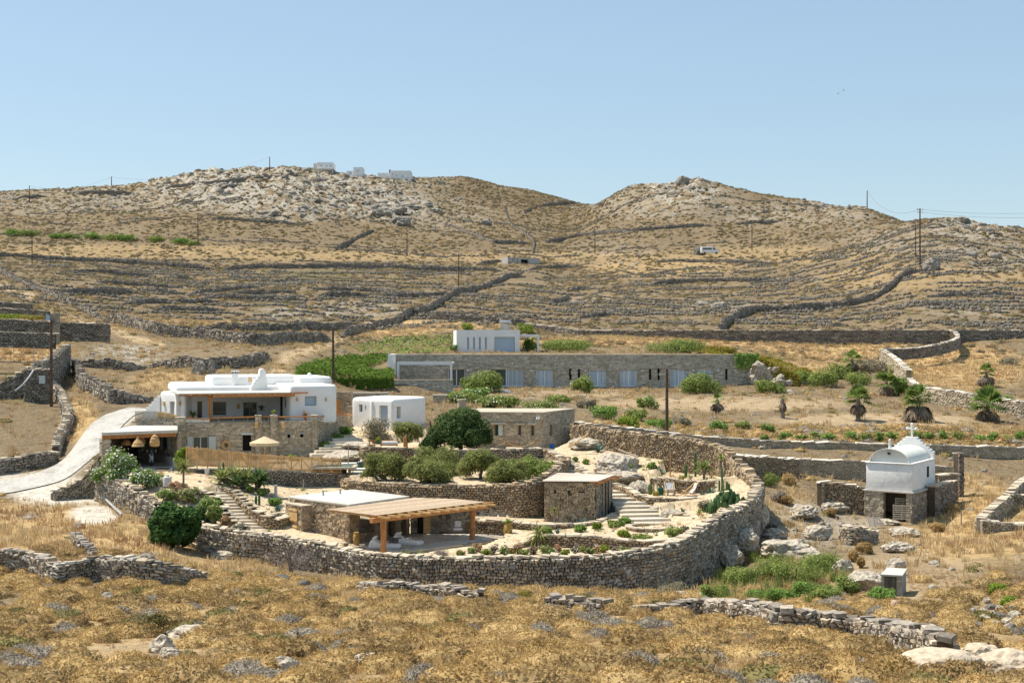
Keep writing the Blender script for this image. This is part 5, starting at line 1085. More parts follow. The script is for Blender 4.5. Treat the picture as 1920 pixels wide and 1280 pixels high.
m.obj('leg','coping',tk);T_.block(.28,T_.L-.28,-2,z_-.5,-.1,-.3).obj('panel','concrete',tk);T_.block(-.1,T_.L+.1,z_-.3,z_+.15,.1,-1.0).obj('tank','metal_grey',tk,bevel=.1)
# ======== concrete hut on the hill
HB=hit(985,497);hb=thing('concrete_hut','grey concrete hut with a dark doorway under the road on the hill','hut',HB)
HWl=Wall(v2(952,HB.y),v2(1013,HB.y+6));zt_=zat(482,HB.y);q=HWl.rect(977,486.5,991,497)
HWl.block(0,HWl.L,HB.z-2,zt_,0,-4).obj('wall','concrete',hb,cut=[HWl.block(q[0],q[1],HB.z-1,q[3],.3,-1)]);dark_back(HWl,hb,(q[0],q[1],HB.z-1,q[3]),.9)
for k in (1,2):u=HWl.u(952+k*9);HWl.block(u,u+.12,HB.z-1,zt_-.1,.02,0).obj('joint','dark',hb)
# ======== houses on the ridge
def ridge_house(label,blocks,D,mats='plaster'):
    t=thing('ridge_house',label,'house',PW(blocks[0][0],blocks[0][3],D),'white houses on the ridge')
    for k,(x0,y0,x1,y1,dep,mt,wn) in enumerate(blocks):
        W_=Wall(v2(x0,D+k*.8),v2(x1,D+k*.8));z0,z1=zat(y1,D),zat(y0,D)
        W_.block(0,W_.L,z0-2.0,z1,0,-dep).obj('wall',mt,t)
        for a,b,c,d in wn:
            q=W_.rect(a,b,c,d);f=W_.block(q[0],q[1],q[2],q[3],.06,-.01).obj('window','white_paint',t);W_.block(q[0]+.2,q[1]-.2,q[2]+.2,q[3]-.2,.09,.05).obj('pane','glass_blue',f)
    return t
t=ridge_house('cream house on stilts on the skyline, leftmost of the ridge houses',[(594,304.5,624,316.5,10,'plaster',[(599,308.5,604.5,313),(610.5,309,615,313.5),(617.5,309.5,622,314)]),(588,306,594,319,8,'cream',[])],645)
W_=Wall(v2(594,645),v2(624,645));W_.block(0,W_.L,zat(319,645),zat(316.6,645),1.2,-10).obj('floor_slab','cream',t)
for px in (609,623.5):q=W_.u(px);W_.block(q-.25,q+.25,zat(327,645),zat(319,645),.6,.1).obj('stilt','cream',t)
ridge_house('two level white house in the middle of the ridge',[(662.5,313.5,680,322,8,'plaster',[(667,318.8,674.5,322)]),(649.5,320,663,328,8,'plaster',[(654,322.3,660.5,327)]),(679,325.5,686,331,5,'cream',[(681,327.5,683.5,330.5)])],648)
ridge_house('long low white house with a small chimney, rightmost on the ridge',[(731,320,770,334,12,'plaster',[(734,325,738,329),(741.5,327,745.5,331),(752,328.8,758,332.5),(763,331.5,767,334.2)]),(708,324,733,337,12,'plaster',[(722,332.5,727,336),(733,332.8,735,335.3)]),(729.5,317.5,732.5,321,1,'metal_dark',[])],662)
hb2=hit(823,345);t=thing('ruined_hut','small brown stone ruin below the skyline right of the ridge houses','ruin',hb2)
W_=Wall(v2(817,hb2.y),v2(833,hb2.y));W_.block(0,W_.L,hb2.z-1,zat(339,hb2.y),0,-3).obj('wall','masonry',t)
# ======== pool house: half stone room, half slatted pergola, turned 45 degrees
zr=zat(930.5,97.5);zfl=-13.2
PA,PB,PC,PD=v2(543.5,97.8),v2(663,102.2),v2(768,97.8),v2(655,93.0)
ph=thing('pool_house','stone pool house with flat pale roof and a slatted timber pergola','pool house',(PD.x,PD.y,zfl))
WL=Wall(PA,PD);WS=Wall(PD,PC)
hL=WL.rect(582.5,963,591.5,980);hS=(WS.u(672.5),WS.u(702),zfl+.55,zr-.35);hD=[(WS.u(728),WS.u(741),zfl,zr-.3),(WS.u(752),WS.u(762),zfl,zr-.3)]
hB=(1.9,4.9,zfl+.5,zr-.4)
WBk=Wall(PA,PB)
m=MB();m.prism([tuple(p)[:2] for p in (PA,PB,PC,PD)],zfl-.9,zr-.18)
inn=MB();inn.prism([tuple(WL.pt(.45,0,-.45))[:2],tuple(WL.pt(WL.L-.45,0,-.45))[:2],tuple(WS.pt(WS.L-.45,0,-.45)+Vector((0,0,0)))[:2],tuple(WBk.pt(WBk.L-.45,0,.45))[:2]],zfl+.05,zr-.3)
WBC=Wall(PB,PC);cu=[WBC.block(.3,2.6,zfl+.6,zr-.4,.9,-.9),inn,WS.block(*hS,.3,-.8),WL.block(*hL,.3,-.7),WBk.block(*hB,.9,-.9)]+[WS.block(*q,.3,-.8) for q in hD]
m.obj('wall','mortar',ph,cut=cu)
WL.masonry(ph,zr-.18,-14,cell=(.36,.19),mat='stone_warm',holes=[hL],indiv=280,zig=.2,jv=.6,proud=(.01,.09));WS.masonry(ph,zr-.2,zfl,cell=(.36,.19),mat='stone_warm',holes=[hS]+hD,zig=.2,jv=.6,proud=(.01,.07))
f=dark_back(WL,ph,hL,.3,'window');WL.block(hL[0]-.1,hL[1]+.1,hL[2]-.08,hL[2],.18,-.2).obj('sill','coping',f)
r_=MB();r_.prism([tuple(PA+Vector((-.1,0,0)))[:2],tuple(PB)[:2],tuple(PC)[:2],tuple(PD+Vector((0,-.12,0)))[:2]],zr-.175,zr);rf=r_.obj('roof','roof_white',ph,bevel=.04,seg=2)
for px,py in ((606,928.5),(638,925.5)):
    p=PZ(px,py,zr);m=MB();m.tube([(p.x,p.y,zr),(p.x,p.y,zr+.28)],.07,8);m.tube([(p.x,p.y,zr+.28),(p.x,p.y,zr+.36)],.11,8);m.obj('vent_pipe','metal_grey',rf)
for q in hD:WS.block(q[0],q[0]+.06,q[2],q[3],-.1,-.2).obj('door_frame','metal_grey',ph)
# pergola: rectangle E-F then back
PE,PF_,PK,PJ=v2(706,88.3),v2(903,95.3),v2(893,97.2),v2(733,101.2)
zp=zr-.12
uu=(PF_-PE).normalized();vv=Vector((-uu.y,uu.x,0))
m=MB();P0=PD+Vector((.1,-.1,0))
a_,b_=PE-uu*.45,PF_+uu*.5
m.beam((a_.x,a_.y,zp-.33),(b_.x,b_.y,zp-.33),.26,.3);pg=m.obj('pergola_beam','timber',ph)
m=MB();m.beam((PD.x,PD.y,zp-.2),(PE.x,PE.y,zp-.2),.2,.18);m.obj('side_beam','timber',ph)
m=MB();m.beam((PC.x+.3,PC.y-.5,zp-.33),(PK.x+1.2,PK.y-.2,zp-.33),.22,.26);m.obj('back_beam','timber',ph)
def back_of(p):
    s=(p-PE).dot(uu);L1=(PD-PE).dot(vv);
    sC=(PC-PE).dot(uu);L2=(PC-PE).dot(vv);sK=(PK-PE).dot(uu);LK=(PK-PE).dot(vv);sJ=(PJ-PE).dot(uu);LJ=(PJ-PE).dot(vv)
    sD=(PD-PE).dot(uu)
    if s < sC:return L1+(L2-L1)*(s-sD)/(sC-sD)-.08
    return LJ*.0+L2+(LK-L2)*(s-sC)/max(.1,sK-sC)+1.0*max(0,1-abs(s-sC)/2)
nr=12
for k in range(nr):
    p=PE.lerp(PF_,k/(nr-1));q=p-vv*1.25;b=p+vv*max(.6,back_of(p));m=MB();m.beam((q.x,q.y,zp-.12),(b.x,b.y,zp-.12),.11,.12);m.obj('rafter','timber_sunlit',ph)
mm=0
L1=max((PD-PE).dot(vv),(PJ-PE).dot(vv));nrow=40
for k in range(nrow):
    t=.02+(L1+.05)*k/nrow;ss=[]
    for s_ in np.linspace(-.15,(PF_-PE).length+.25,40):
        if back_of(PE+uu*s_) > t:ss.append(s_)
    if len(ss) < 2:continue
    p=PE+uu*ss[0]+vv*t;q=PE+uu*ss[-1]+vv*t;m=MB();m.beam((p.x,p.y,zp-.035),(q.x,q.y,zp-.035),(L1+.3)/nrow*.84,.04);m.obj('slat','slat',ph)
for p,r in ((PE+uu*.55,.2),(PF_-uu*.75+vv*.15,.19)):
    m=MB();m.tube([(p.x,p.y,zfl-.05),(p.x+.03,p.y,zfl+1.1),(p.x,p.y,zp-.48)],[r,r*.93,r*1.02],9);m.obj('post','timber',ph)
# rear wall of the covered terrace with a plank door, floor slab
RWl=Wall(PC+Vector((.05,.1,0)),v2(886,98.0));RWl.block(0,RWl.L,zfl-.5,zp-.47,0,-.3).obj('rear_wall','gap',ph);Wall(RWl.pt(0,0,.01),RWl.pt(RWl.L,0,.01)).masonry(ph,zp-.48,zfl,cell=(.36,.19),mat='stone_grey',zig=.2,jv=.6)
q=RWl.rect(794,955,807,1000);RWl.block(q[0],q[1],zfl,zp-.6,.12,.06).obj('plank_door','timber_pale',ph)
q=RWl.rect(783,955,794,1000);RWl.block(q[0],q[1],zfl,zp-.6,.10,.05).obj('doorway','dark',ph)
pat=[PZ(*p,zfl) for p in ((640,1021.5),(719,1037),(760,1036),(866,1022),(905,1017),(944,1008),(955,1002),(884,996))]+[Vector((PC.x+3,PC.y+.6,0)),Vector((PC.x,PC.y,0)),Vector((PD.x-.3,PD.y+.4,0))]
MB().prism([(p.x,p.y) for p in pat],zfl-.75,zfl).obj('terrace_floor','mortar',ph)
fl=MB();X0,X1_,Y0,Y1=-13,1,87,99
rr=random.Random(4);tiles=[]
for i in range(18):
    for j in range(14):
        x=-12.5+i*.78+(.3 if j % 2 else 0);y=87.2+j*.8;pts=[(x,y),(x+.74,y),(x+.74,y+.76),(x,y+.76)]
        pts=[(a+rr.uniform(-.06,.06),b+rr.uniform(-.06,.06)) for a,b in pts]
        if all(inpoly(np.array([a]),np.array([b]),[(p.x,p.y) for p in pat])[0] for a,b in pts):tiles.append(pts)
for pts in tiles:MB().prism(pts,zfl,zfl+.012+rr.random()*.01).obj('paving_stone','patio',ph)
FEdge=[PZ(719,1037,zfl),PZ(760,1036,zfl),PZ(866,1022,zfl)]
for a,b in zip(FEdge[:-1],FEdge[1:]):W_=Wall(a,b);W_.masonry(ph,zfl,zfl-.6,cell=(.34,.14));W_.block(0,W_.L,zfl+.002,zfl+.06,.07,-.35).obj('edge_coping','coping',ph)
# small lean-to with plank shutter and door at the far corner
LA,LB=v2(543.5,97.2),v2(568,95.8);LWl=Wall(LA,LB);zt_=zat(946,96.5)
LWl.block(-.1,LWl.L+.35,-14,zt_,.25,-1.2).obj('annex_wall','mortar',ph);Wall(LWl.pt(-.1,0,.26),LWl.pt(LWl.L+.35,0,.26)).masonry(ph,zt_,-14,cell=(.3,.17),mat='stone_warm',zig=.2);W_=Wall(LWl.pt(LWl.L+.35,0,.26),LWl.pt(LWl.L+.35,0,-1));W_.masonry(ph,zt_,-14,cell=(.3,.17),mat='stone_warm',zig=.2)
LWl.block(-.15,LWl.L+.4,zt_,zt_+.08,.32,-1.2).obj('annex_roof','coping',ph)
for y0,y1,nm in ((952.5,977,'plank_shutter'),(983,1008,'plank_door')):
    q=LWl.rect(551,y0,565.5,y1);d_=MB();nn=5
    for k in range(nn):LWl.into(d_,q[0]+(q[1]-q[0])*k/nn,q[0]+(q[1]-q[0])*(k+.9)/nn,q[2],q[3],.36,.31)
    LWl.into(d_,q[0],q[1],q[2]+.05,q[2]+.15,.39,.362);LWl.into(d_,q[0],q[1],q[3]-.15,q[3]-.05,.39,.362);d_.obj(nm,'timber_pale',ph)
W_=Wall(v2(580,93.6),v2(646,90.9));z_=zfl+.25;W_.block(0,W_.L,-14.2,z_,0,-.3).obj('planter_core','mortar',ph);Wall(W_.pt(0,0,.01),W_.pt(W_.L,0,.01)).masonry(ph,z_,-14,cell=(.3,.15),mat='stone_warm',zig=.2);W_.block(-.05,W_.L+.05,z_,z_+.07,.06,-.35).obj('planter_coping','coping',ph)
# ======== slatted shed
z1=zat(904.5,100);z0=-12.75;HA,HBb,HC,HD=v2(1020.5,100.2),v2(1118,100),v2(1148,104.4),v2(1048,106)
sh=thing('slatted_shed','stone shed with a pale slatted roof and three triangular vents','shed',(HA.x,HA.y,z0));HW_=Wall(HA,HBb)
tri=[HW_.rect(a-2.2,919,a+2.2,923.5) for a in (1041,1067,1091)]
MB().prism([(HA.x,HA.y),(HBb.x,HBb.y),(HC.x,HC.y),(HD.x,HD.y)],z0-1,z1).obj('wall','gap',sh)
HW_.masonry(sh,z1,z0-.3,cell=(.34,.2),mat='stone_warm',indiv=270,zig=.22,jv=.7,proud=(.0,.09),holes=[(q[0],q[1],q[2],q[3]) for q in tri])
for q in tri:m=MB();m.slab(HW_.pt(0,0,.06),HW_.pt(1,0,.06),-HW_.n,[(q[0],q[2]),(q[1],q[2]),((q[0]+q[1])/2,q[3])],.1);m.obj('vent','dark',sh)
HS=Wall(HBb,HC);HS.masonry(sh,z1,z0-.3,cell=(.3,.2),mat='stone_grey',zig=.2,jv=.7,holes=[(1.6,3.2,z0,z1-.3)]);HS.block(1.6,3.2,z0,z1-.3,.03,-.02).obj('doorway','dark',sh)
for u in (1.55,2.4,3.25):m=MB();p=HS.pt(u,0,.12);m.tube([(p.x,p.y,z0),(p.x,p.y,z1-.05)],.09,7);m.obj('post','timber_grey',sh)
ns=14
for k in range(ns):
    a=HA.lerp(HD,k/(ns-1));b=HBb.lerp(HC,k/(ns-1));d=(b-a).normalized();a=a-d*.12;b=b+d*.15;m=MB();m.beam((a.x,a.y,z1+.1),(b.x,b.y,z1+.1),.36,.06);m.obj('slat','slat_pale',sh)
for k in range(6):
    p=HBb.lerp(HC,k/5);d=(HBb-HA).normalized();m=MB();m.beam(tuple(p-d*.5+Vector((0,0,z1+.02))),tuple(p+d*(.5+.25*(k > 2))+Vector((0,0,z1+.02))),.12,.1);m.obj('rafter','timber',sh)
m=MB();m.beam(tuple(HBb+Vector((.05,-.15,z1-.1))),tuple(HBb+(HC-HBb)*.45+Vector((.1,0,z1-.1))),.14,.14);m.obj('beam','timber',sh)
# little stone niche with posts at the foot of the shed
t=thing('stone_fireplace','small open stone hearth between two short pillars against the shed','hearth',PW(1060,975,99.3));b=PZ(1058,978,-12.7)
for px in (1058,1073.5):p=PZ(px,978,-12.7);MB().box((p.x,p.y,-12.7+.42),(.24,.24,.95),.1).obj('pillar','coping',t)
p=PZ(1066,977,-12.7);MB().box((p.x,p.y+.2,-12.35),(.36,.1,.7)).obj('back','dark',t)
# ======== steps
def steps(label,a,b,za,zb,n,w0,w1,depth,cat='steps',rot=None,curve=0,grp=None):
    t=thing('garden_steps',label,cat,(b[0],b[1],zb),grp);a,b=Vector(a),Vector(b);d=(b-a).normalized()
    for k in range(n):
        f=k/(n-1);c=a.lerp(b,f)+Vector((-d.y,d.x,0))*curve*math.sin(f*math.pi);z=za+(zb-za)*f;wd=w0+(w1-w0)*max(0,f*1.6-.6)
        ang=math.atan2(d.y,d.x)+math.pi/2 if rot is None else rot[0]+(rot[1]-rot[0])*f
        MB().box((c.x,c.y,z-.16),(wd,depth,.32),ang).obj('step','step',t,bevel=.02,seg=1)
    return t
a,b=PW(413,921,101.3),PW(503,996,95.2)
steps('lower garden steps of pale stone curving down beside the pool house',(a.x,a.y,0),(b.x,b.y,0),-10.68,-12.98,15,1.25,2.4,.62,rot=(.28,.05),curve=-.4)
a,b=PW(1159,913,108),PW(1232,984,97)
steps('broad flight of pale stone steps right of the slatted shed',(a.x,a.y,0),(b.x,b.y,0),-11.02,-12.62,11,2.5,3.6,.95,rot=(.12,.12),curve=-.25)
a,b=PW(1057,865,114.6),PW(1088,884,111.8)
steps('short flight of steps above the shed, between two low walls',(a.x,a.y,0),(b.x,b.y,0),-9.6,-10.3,5,1.6,1.8,.7,rot=(.3,.3))
a,b=PW(628,822,121.5),PW(600,846,117.8)
steps('rough steps climbing between boulders at the end of the house',(a.x+1,a.y,0),(b.x+.5,b.y,0),-8.25,-9.25,6,2.6,2.6,.8,rot=(.35,.35))
# ======== round fire pit
c=PZ(1218,993,-12.72);t=thing('fire_pit','round stone fire pit ringed with pale coping','fire pit',(c.x,c.y,-12.9));n=20;R0,R1=1.25,1.62
for k in range(n):
    a0,a1=2*math.pi*k/n+.02,2*math.pi*(k+1)/n-.02;q=[(c.x+r*math.cos(a),c.y+r*math.sin(a)) for r,a in ((R0,a0),(R1,a0),(R1,a1),(R0,a1))]
    MB().prism(q,-13.2,-12.5).obj('ring_stone','stone_warm',t);q=[(c.x+r*math.cos(a),c.y+r*math.sin(a)) for r,a in ((R0-.04,a0),(R1+.06,a0),(R1+.06,a1),(R0-.04,a1))];MB().prism(q,-12.5,-12.42).obj('coping_stone','coping',t)
# ======== cane fence with diagonal braces
FL_=smooth_path([tuple(PW(*p))[:2] for p in [(348,640,106.1),(410,640,106.9),(472,640,107.5),(560,640,108.5),(640,640,109.3)]],10)
fP=Path(FL_,np.zeros(len(FL_)),np.zeros(len(FL_))-1)
def ftop(px):return np.interp(px,[348,383,390,472,560,640],[837.5,839,840.5,849.5,855.5,858])
def fbot(px):return np.interp(px,[348,383,390,472,560,640],[872.5,874,874.5,877.5,884,888.5])
fn=thing('cane_fence','long fence of upright canes with grey posts and diagonal braces','fence',(FL_[0][0],FL_[0][1],-9.7))
def fxy(u,off=0):
    p=fP.xy(np.array([u]))[0];d=fP.dirn(np.array([u]))[0];px=960+p[0]/p[1]*F;return Vector((p[0]+d[1]*off,p[1]-d[0]*off,0)),px,p[1]
n=150
for k in range(n):
    u=(k+.5)/n*fP.L;p,px,D=fxy(u);zt_,zb_2=zat(ftop(px),D)+rr.uniform(-.05,.03),zat(fbot(px),D)
    m=MB();d=fP.dirn(np.array([u]))[0];m.box((p.x,p.y,(zt_+zb_2)/2),(fP.L/n*(.74 if k > 78 else .88),.03,zt_-zb_2),math.atan2(d[1],d[0]));m.obj('cane','cane',fn)
np_=15
for k in range(np_+1):
    u=min(fP.L-.05,.05+k/np_*fP.L);p,px,D=fxy(u,.07);m=MB();m.beam((p.x,p.y,zat(fbot(px),D)-.55),(p.x,p.y,zat(ftop(px),D)+.06),.075,.075);m.obj('post','timber_pale',fn)
    if k < np_:
        p2,px2,D2=fxy(min(fP.L-.05,.05+(k+1)/np_*fP.L),.07);za,zb_3=zat(ftop(px)+3.5,D),zat(fbot(px)-3,D);zc_,zd_=zat(ftop(px2)+3.5,D2),zat(fbot(px2)-3,D2)
        for zz in ((za,zc_),(zb_3,zd_),((za,zd_) if k % 2 else (zb_3,zc_))):
            m=MB();m.beam((p.x,p.y,zz[0]),(p2.x,p2.y,zz[1]),.05,.07);m.obj('brace' if zz[0] != za or zz[1] != zc_ else 'rail','timber_pale',fn)
# ======== poles and wires
def pole(label,px,ytop,ybase,D=None,arm=0,r=.13,base=None,group='utility poles'):
    if D is None:b=hit(px,ybase);D=b.y;zb=b.z
    else:zb=ground((px-960)/F*D,D)
    x=(px-960)/F*D;zt=zat(ytop,D);t=thing('utility_pole',label,'utility pole',(x,D,zb),group)
    m=MB();m.tube([(x,D,zb-.6),(x,D,zt)],[r*1.15,r*.8],8);m.obj('shaft','pole',t)
    for k in range(arm):
        z=zt-.25-.7*k;m=MB();m.beam((x-.8,D-.1,z),(x+.8,D-.1,z),.1,.1);am=m.obj('crossarm','pole',t)
        for s in (-.7,.7):m=MB();m.tube([(x+s,D-.1,z+.05),(x+s,D-.1,z+.25)],.05,6);m.obj('insulator','metal_grey',am)
    if not arm:
        m=MB();m.tube([(x,D-.12,zt-.2),(x,D-.12,zt-.05)],.06,6);m.obj('insulator','metal_grey',t)
    return Vector((x,D,zt-.12))
pA=pole('dark pole standing behind the cactus garden wall at the centre right',1250.5,687,820,133.5,r=.15)
pB=pole('dark pole beside the green ivy slope left of centre',624.5,611,705,165,r=.15)
pC=pole('rusty dark pole at the left edge beside the meter cabinet',96,600,762,None,arm=1,r=.15)
pD=pole('tall twin armed pole on the right hillside',1725,391,499,None,arm=2,r=.2)
pE=pole('pole on the right hand skyline',1626,357,401,560,arm=0,r=.2)
pF=pole('pale pole standing on the diagonal wall of the central slope',860,474,546,None,r=.14)
pG=pole('thin pole in front of the green shrubs at the upper left',60,430,493,None,r=.15)
pH=pole('thin pole at the right end of the roadside shrubs',371,400,462,None,r=.16)
pI=pole('thin pole on the road bank left of the concrete hut',763,430,481,None,r=.16)
pJ=pole('thin pole on the road bank right of the concrete hut',1115.5,428,476,None,r=.16)
pK=pole('thin pole on the road right of the van',1410,421,470,None,r=.16)
pL=pole('small pole on the left skyline',209,331,349,648,r=.2)
pM=pole('small pole on top of the rocky summit',505.5,294,312,640,r=.2)
pN=pole('small pole at the far left skyline',55,348,400,600,r=.2)
pO=pole('short second pole beside the tall twin armed pole',1717,418,470,372,r=.13)
def wire(label,a,b,sag,r=.016,n=14):
    t=MB();pts=[a.lerp(b,k/n)-Vector((0,0,sag*4*(k/n)*(1-k/n))) for k in range(n+1)];t.tube(pts,r,5);o=t.obj('power_line','metal_dark',None);tag(o,label,'cable','overhead cables','thing');return o
wire('overhead cable from the centre right pole across the palm field to the right edge',pA,PW(2020,704,150),1.4,.022)
wire('overhead cable from the centre right pole to the pole by the ivy slope',pA,pB,2.0,.02)
wire('overhead cable from the left edge pole to the ivy slope pole',pC,pB,1.5,.018)
wire('upper overhead line from the tall twin armed pole to the right edge',pD+Vector((-.7,0,0)),PW(2050,391,335),1.2,.025)
wire('lower overhead line from the tall twin armed pole to the right edge',pD+Vector((.7,0,-.8)),PW(2050,400,335),1.2,.025)
wire('overhead line between the two right hand skyline poles',pD,pE,4,.03)
wire('overhead line sagging along the left skyline',pN,pL,3,.03)
wire('overhead line from the left skyline pole to the rocky summit',pL,pM,5,.03)
for lab,px,y0,y1,D in (('thin steel rod beside the centre right pole',1261.5,776,826,133),('pale post in the green ivy slope',605.5,682,700,172)):
    x=(px-960)/F*D;m=MB();m.tube([(x,D,zat(y1,D)-.4),(x,D,zat(y0,D))],.05,6);tag(m.obj('steel_rod','metal_grey',None),lab,'post',None,'thing')
for lab,px,y0,D in (('thin rod above the meter cabinet, the left of two',63.5,650,141.3),('thin rod above the meter cabinet, the right of two',79,656,141.3)):
    x=(px-960)/F*D;m=MB();m.tube([(x,D,zat(694,D)),(x,D,zat(y0,D))],.035,6);tag(m.obj('steel_rod','metal_grey',None),lab,'rod',None,'thing')
W_=Wall(v2(74,141),v2(85,141));W_.block(0,W_.L,zat(719,141),zat(704,141),.18,.0).obj('meter_cabinet','shutter',None)
o=bpy.data.objects['meter_cabinet'];tag(o,'pale grey meter cabinet set in the stone block by the left pole','cabinet',None,'thing')
m=MB();pts=[PW(63,694,141),PW(58,702,140.6),PW(50,713,140),PW(40,724,139.5),PW(28,733,139)];m.tube(pts,.09,6);tag(m.obj('drain_pipe','metal_grey',None),'grey pipe bending down the big sloping wall at the left edge','pipe',None,'thing')
a=hit(189,940);b=hit(228,972);m=MB();m.tube([a+Vector((0,0,.5)),b+Vector((0,0,.25))],.08,6);tag(m.obj('drain_pipe','metal_grey',None),'long pale pipe lying on the slope below the oleanders','pipe',None,'thing')
# blue shed front at the left plots
W_=Wall(v2(86,165),v2(93,165));W_.block(0,W_.L,zat(601,165),zat(590.5,165),0,-.5).obj('blue_gate','glass_blue',None);tag(bpy.data.objects['blue_gate'],'small pale blue door beside the stone tower at the left','door',None,'thing')
# ======== chapel
zc0=-11.42;CA,CB,CC=v2(1624,110),v2(1710,107.9),v2(1753.5,113.3);CDd=CA+(CC-CB)
chp=thing('chapel','small whitewashed chapel with a barrel vault and stepped gable on a rubble basement','chapel',(CB.x,CB.y,-14));K1=Wall(CA,CB);K2=Wall(CB,CC)
zct=zat(869,109)
MB().prism([tuple(p)[:2] for p in (CA,CB,CC,CDd)],zc0,zct).obj('white_wall','plaster_old',chp,bevel=.05,seg=2)
cx_=[K1.pt(-.08,0,.08),K1.pt(K1.L+.08,0,.08),K2.pt(K2.L+.05,0,.08),CDd]
MB().prism([tuple(p)[:2] for p in cx_],zct,zct+.10).obj('cornice','plaster_old',chp,bevel=.03,seg=2)
# barrel vault
wd=K1.L;rv=wd/2*.84;hv=zat(841.5,109)-zct-.1;nseg=18;m=MB();vs=[]
for o_ in (-.25,-(K2.L-.55)):
    for k in range(nseg+1):
        a=math.pi*k/nseg;p=K1.pt(wd/2-rv*math.cos(a),zct+.1+hv*math.sin(a));q=(CC-CB).normalized()*(-o_);vs.append(p+q)
fs=[tuple(range(nseg+1)),tuple(range(2*nseg+1,nseg,-1))]+[(k,nseg+1+k,nseg+2+k,k+1) for k in range(nseg)]+[(0,nseg,2*nseg+1,nseg+1)]
m.add(vs,fs);vo=m.obj('vault','vault',chp,smooth=True)
m=MB();vs=[]
for o_ in (.0,.24):
    for k in range(nseg+1):
        a=math.pi*k/nseg
        for r2 in (1.0,1.045):p=K1.pt(wd/2-rv*r2*math.cos(a),zct+.1+hv*r2*math.sin(a));vs.append(p+(CC-CB).normalized()*(o_+.02))
N=(nseg+1)*2;fs=[]
for k in range(nseg):
    a=2*k;fs += [(a,a+1,a+3,a+2),(N+a,N+a+2,N+a+3,N+a+1),(a+1,N+a+1,N+a+3,a+3),(a,a+2,N+a+2,N+a)]
m.add(vs,fs);m.obj('arch_rim','plaster_old',chp)
p=K1.pt(wd/2,0)+(CC-CB).normalized()*.3;m=MB();m.tube([(p.x,p.y,zct+hv),(p.x,p.y,zct+hv+.75)],[.12,.1],8);m.lathe((p.x,p.y,zct+hv+.7),[(.11,0),(.1,.1),(.05,.17)],8);m.obj('finial','plaster_old',chp)
p=K1.pt(wd/2-.05,zct+hv-.25,-.15);MB().box((p.x,p.y,p.z),(.14,.3,.14)).obj('vent','dark',chp)
# stepped gable at the far end with a cross
dv=(CC-CB).normalized();G_=Wall(CDd+dv*-.5,CC+dv*-.5);gl=G_.L;m=MB();top=zat(821,112.5);base=zct+.1;nst=7;pl_=[]
for k in range(nst):
    u=.0+(gl/2-.3)*k/nst;z=base+.35+(top-base-.35)*(k+1)/nst;pl_ += [(u,z-(top-base-.35)/nst),(u,z)]
pl_ += [(gl/2-.3,top)];prof=[(0,base)]+pl_[0:]+[(gl-u,z) for u,z in pl_[::-1]]+[(gl,base)]
m.slab(G_.a,G_.b,dv,prof,.5);m.obj('stepped_gable','plaster_old',chp)
p=G_.pt(gl/2)+dv*.25;m=MB();G3=Wall(p-G_.d*2,p+G_.d*2)
m.beam((p.x,p.y,top),(p.x,p.y,top+1.0),.14,.14);a,b=p-G_.d*.36,p+G_.d*.36;m.beam((a.x,a.y,top+.66),(b.x,b.y,top+.66),.14,.14)
for q,z in ((a,top+.66),(b,top+.66),(p,top+1.0)):m.lathe((q.x,q.y,z-.11),[(.05,0),(.12,.06),(.12,.16),(.05,.22)],6)
m.obj('cross','plaster_old',chp)
q=K2.rect(1738,874,1741.5,894);K2.block(q[0],q[1],q[2],q[3],.02,-.1).obj('slit_window','dark',chp)
# rubble basement with an open doorway
BA,BB,BC=v2(1620.5,110),v2(1710.5,107.7),v2(1754,112.6);B1=Wall(BA,BB);B2=Wall(BB,BC);bdoor=B1.rect(1656,928,1699,980);bdoor=(bdoor[0],bdoor[1],-15.2,zc0-.14)
inn=B1.block(.5,B1.L-.4,-14.2,zc0-.15,-.5,-3)
MB().prism([tuple(p)[:2] for p in (BA,BB,BC,BA+(BC-BB))],-15.5,zc0-.1).obj('basement','mortar',chp,cut=[B1.block(*bdoor,.3,-.7),inn])
B1.masonry(chp,zc0-.1,-14.9,holes=[bdoor],cell=(.34,.15),mat='masonry',indiv=120,zig=.12,jv=.6);B2.masonry(chp,zc0-.1,-14.6,cell=(.34,.17),mat='stone_grey',zig=.15,jv=.6)
MB().prism([tuple(B1.pt(-.1,0,.1))[:2],tuple(B1.pt(B1.L+.1,0,.1))[:2],tuple(B2.pt(B2.L,0,.1))[:2],tuple(BA+(BC-BB))[:2]],zc0-.1,zc0).obj('ledge','concrete',chp)
# pallets
def pallet(label,c,rz,tilt,w_=1.25,h_=1.0,mat='timber_grey',col=None):
    t=thing('pallet',label,'pallet',c,'wooden pallets by the chapel',0);Rm=Matrix.Rotation(rz,4,'Z') @ Matrix.Rotation(tilt,4,'X') ;
    def bx(nm,x,z,dx,dz,y,dy):
        m=MB();m.box((0,0,0),(dx,dy,dz));T=Rm @ Matrix.Translation((x,y,z));m.v=[tuple((T @ Vector(v))+Vector(c)) for v in m.v];m.obj(nm,mat,t)
    for k in range(7):bx('slat',0,h_*(k+.5)/7,w_,h_/7*.55,-.05,.03)
    for x in (-w_/2+.06,0,w_/2-.06):bx('bearer',x,h_/2,.09,h_,0,.08)
p=PW(1690,974,107.6);pallet('grey pallet leaning in the chapel basement doorway, in front',(p.x,p.y-.1,p.z),-.25,-.22,1.3,1.15)
p=PW(1696,962,108.3);pallet('second grey pallet behind the leaning one in the chapel doorway',(p.x,p.y+.3,p.z),-.3,-.1,1.25,1.15)
p=hit(1642,992);pallet('broken pale pallet propped on the stone pile below the chapel',(p.x,p.y,p.z+.15),.3,-.5,1.1,.75,'slat_pale')
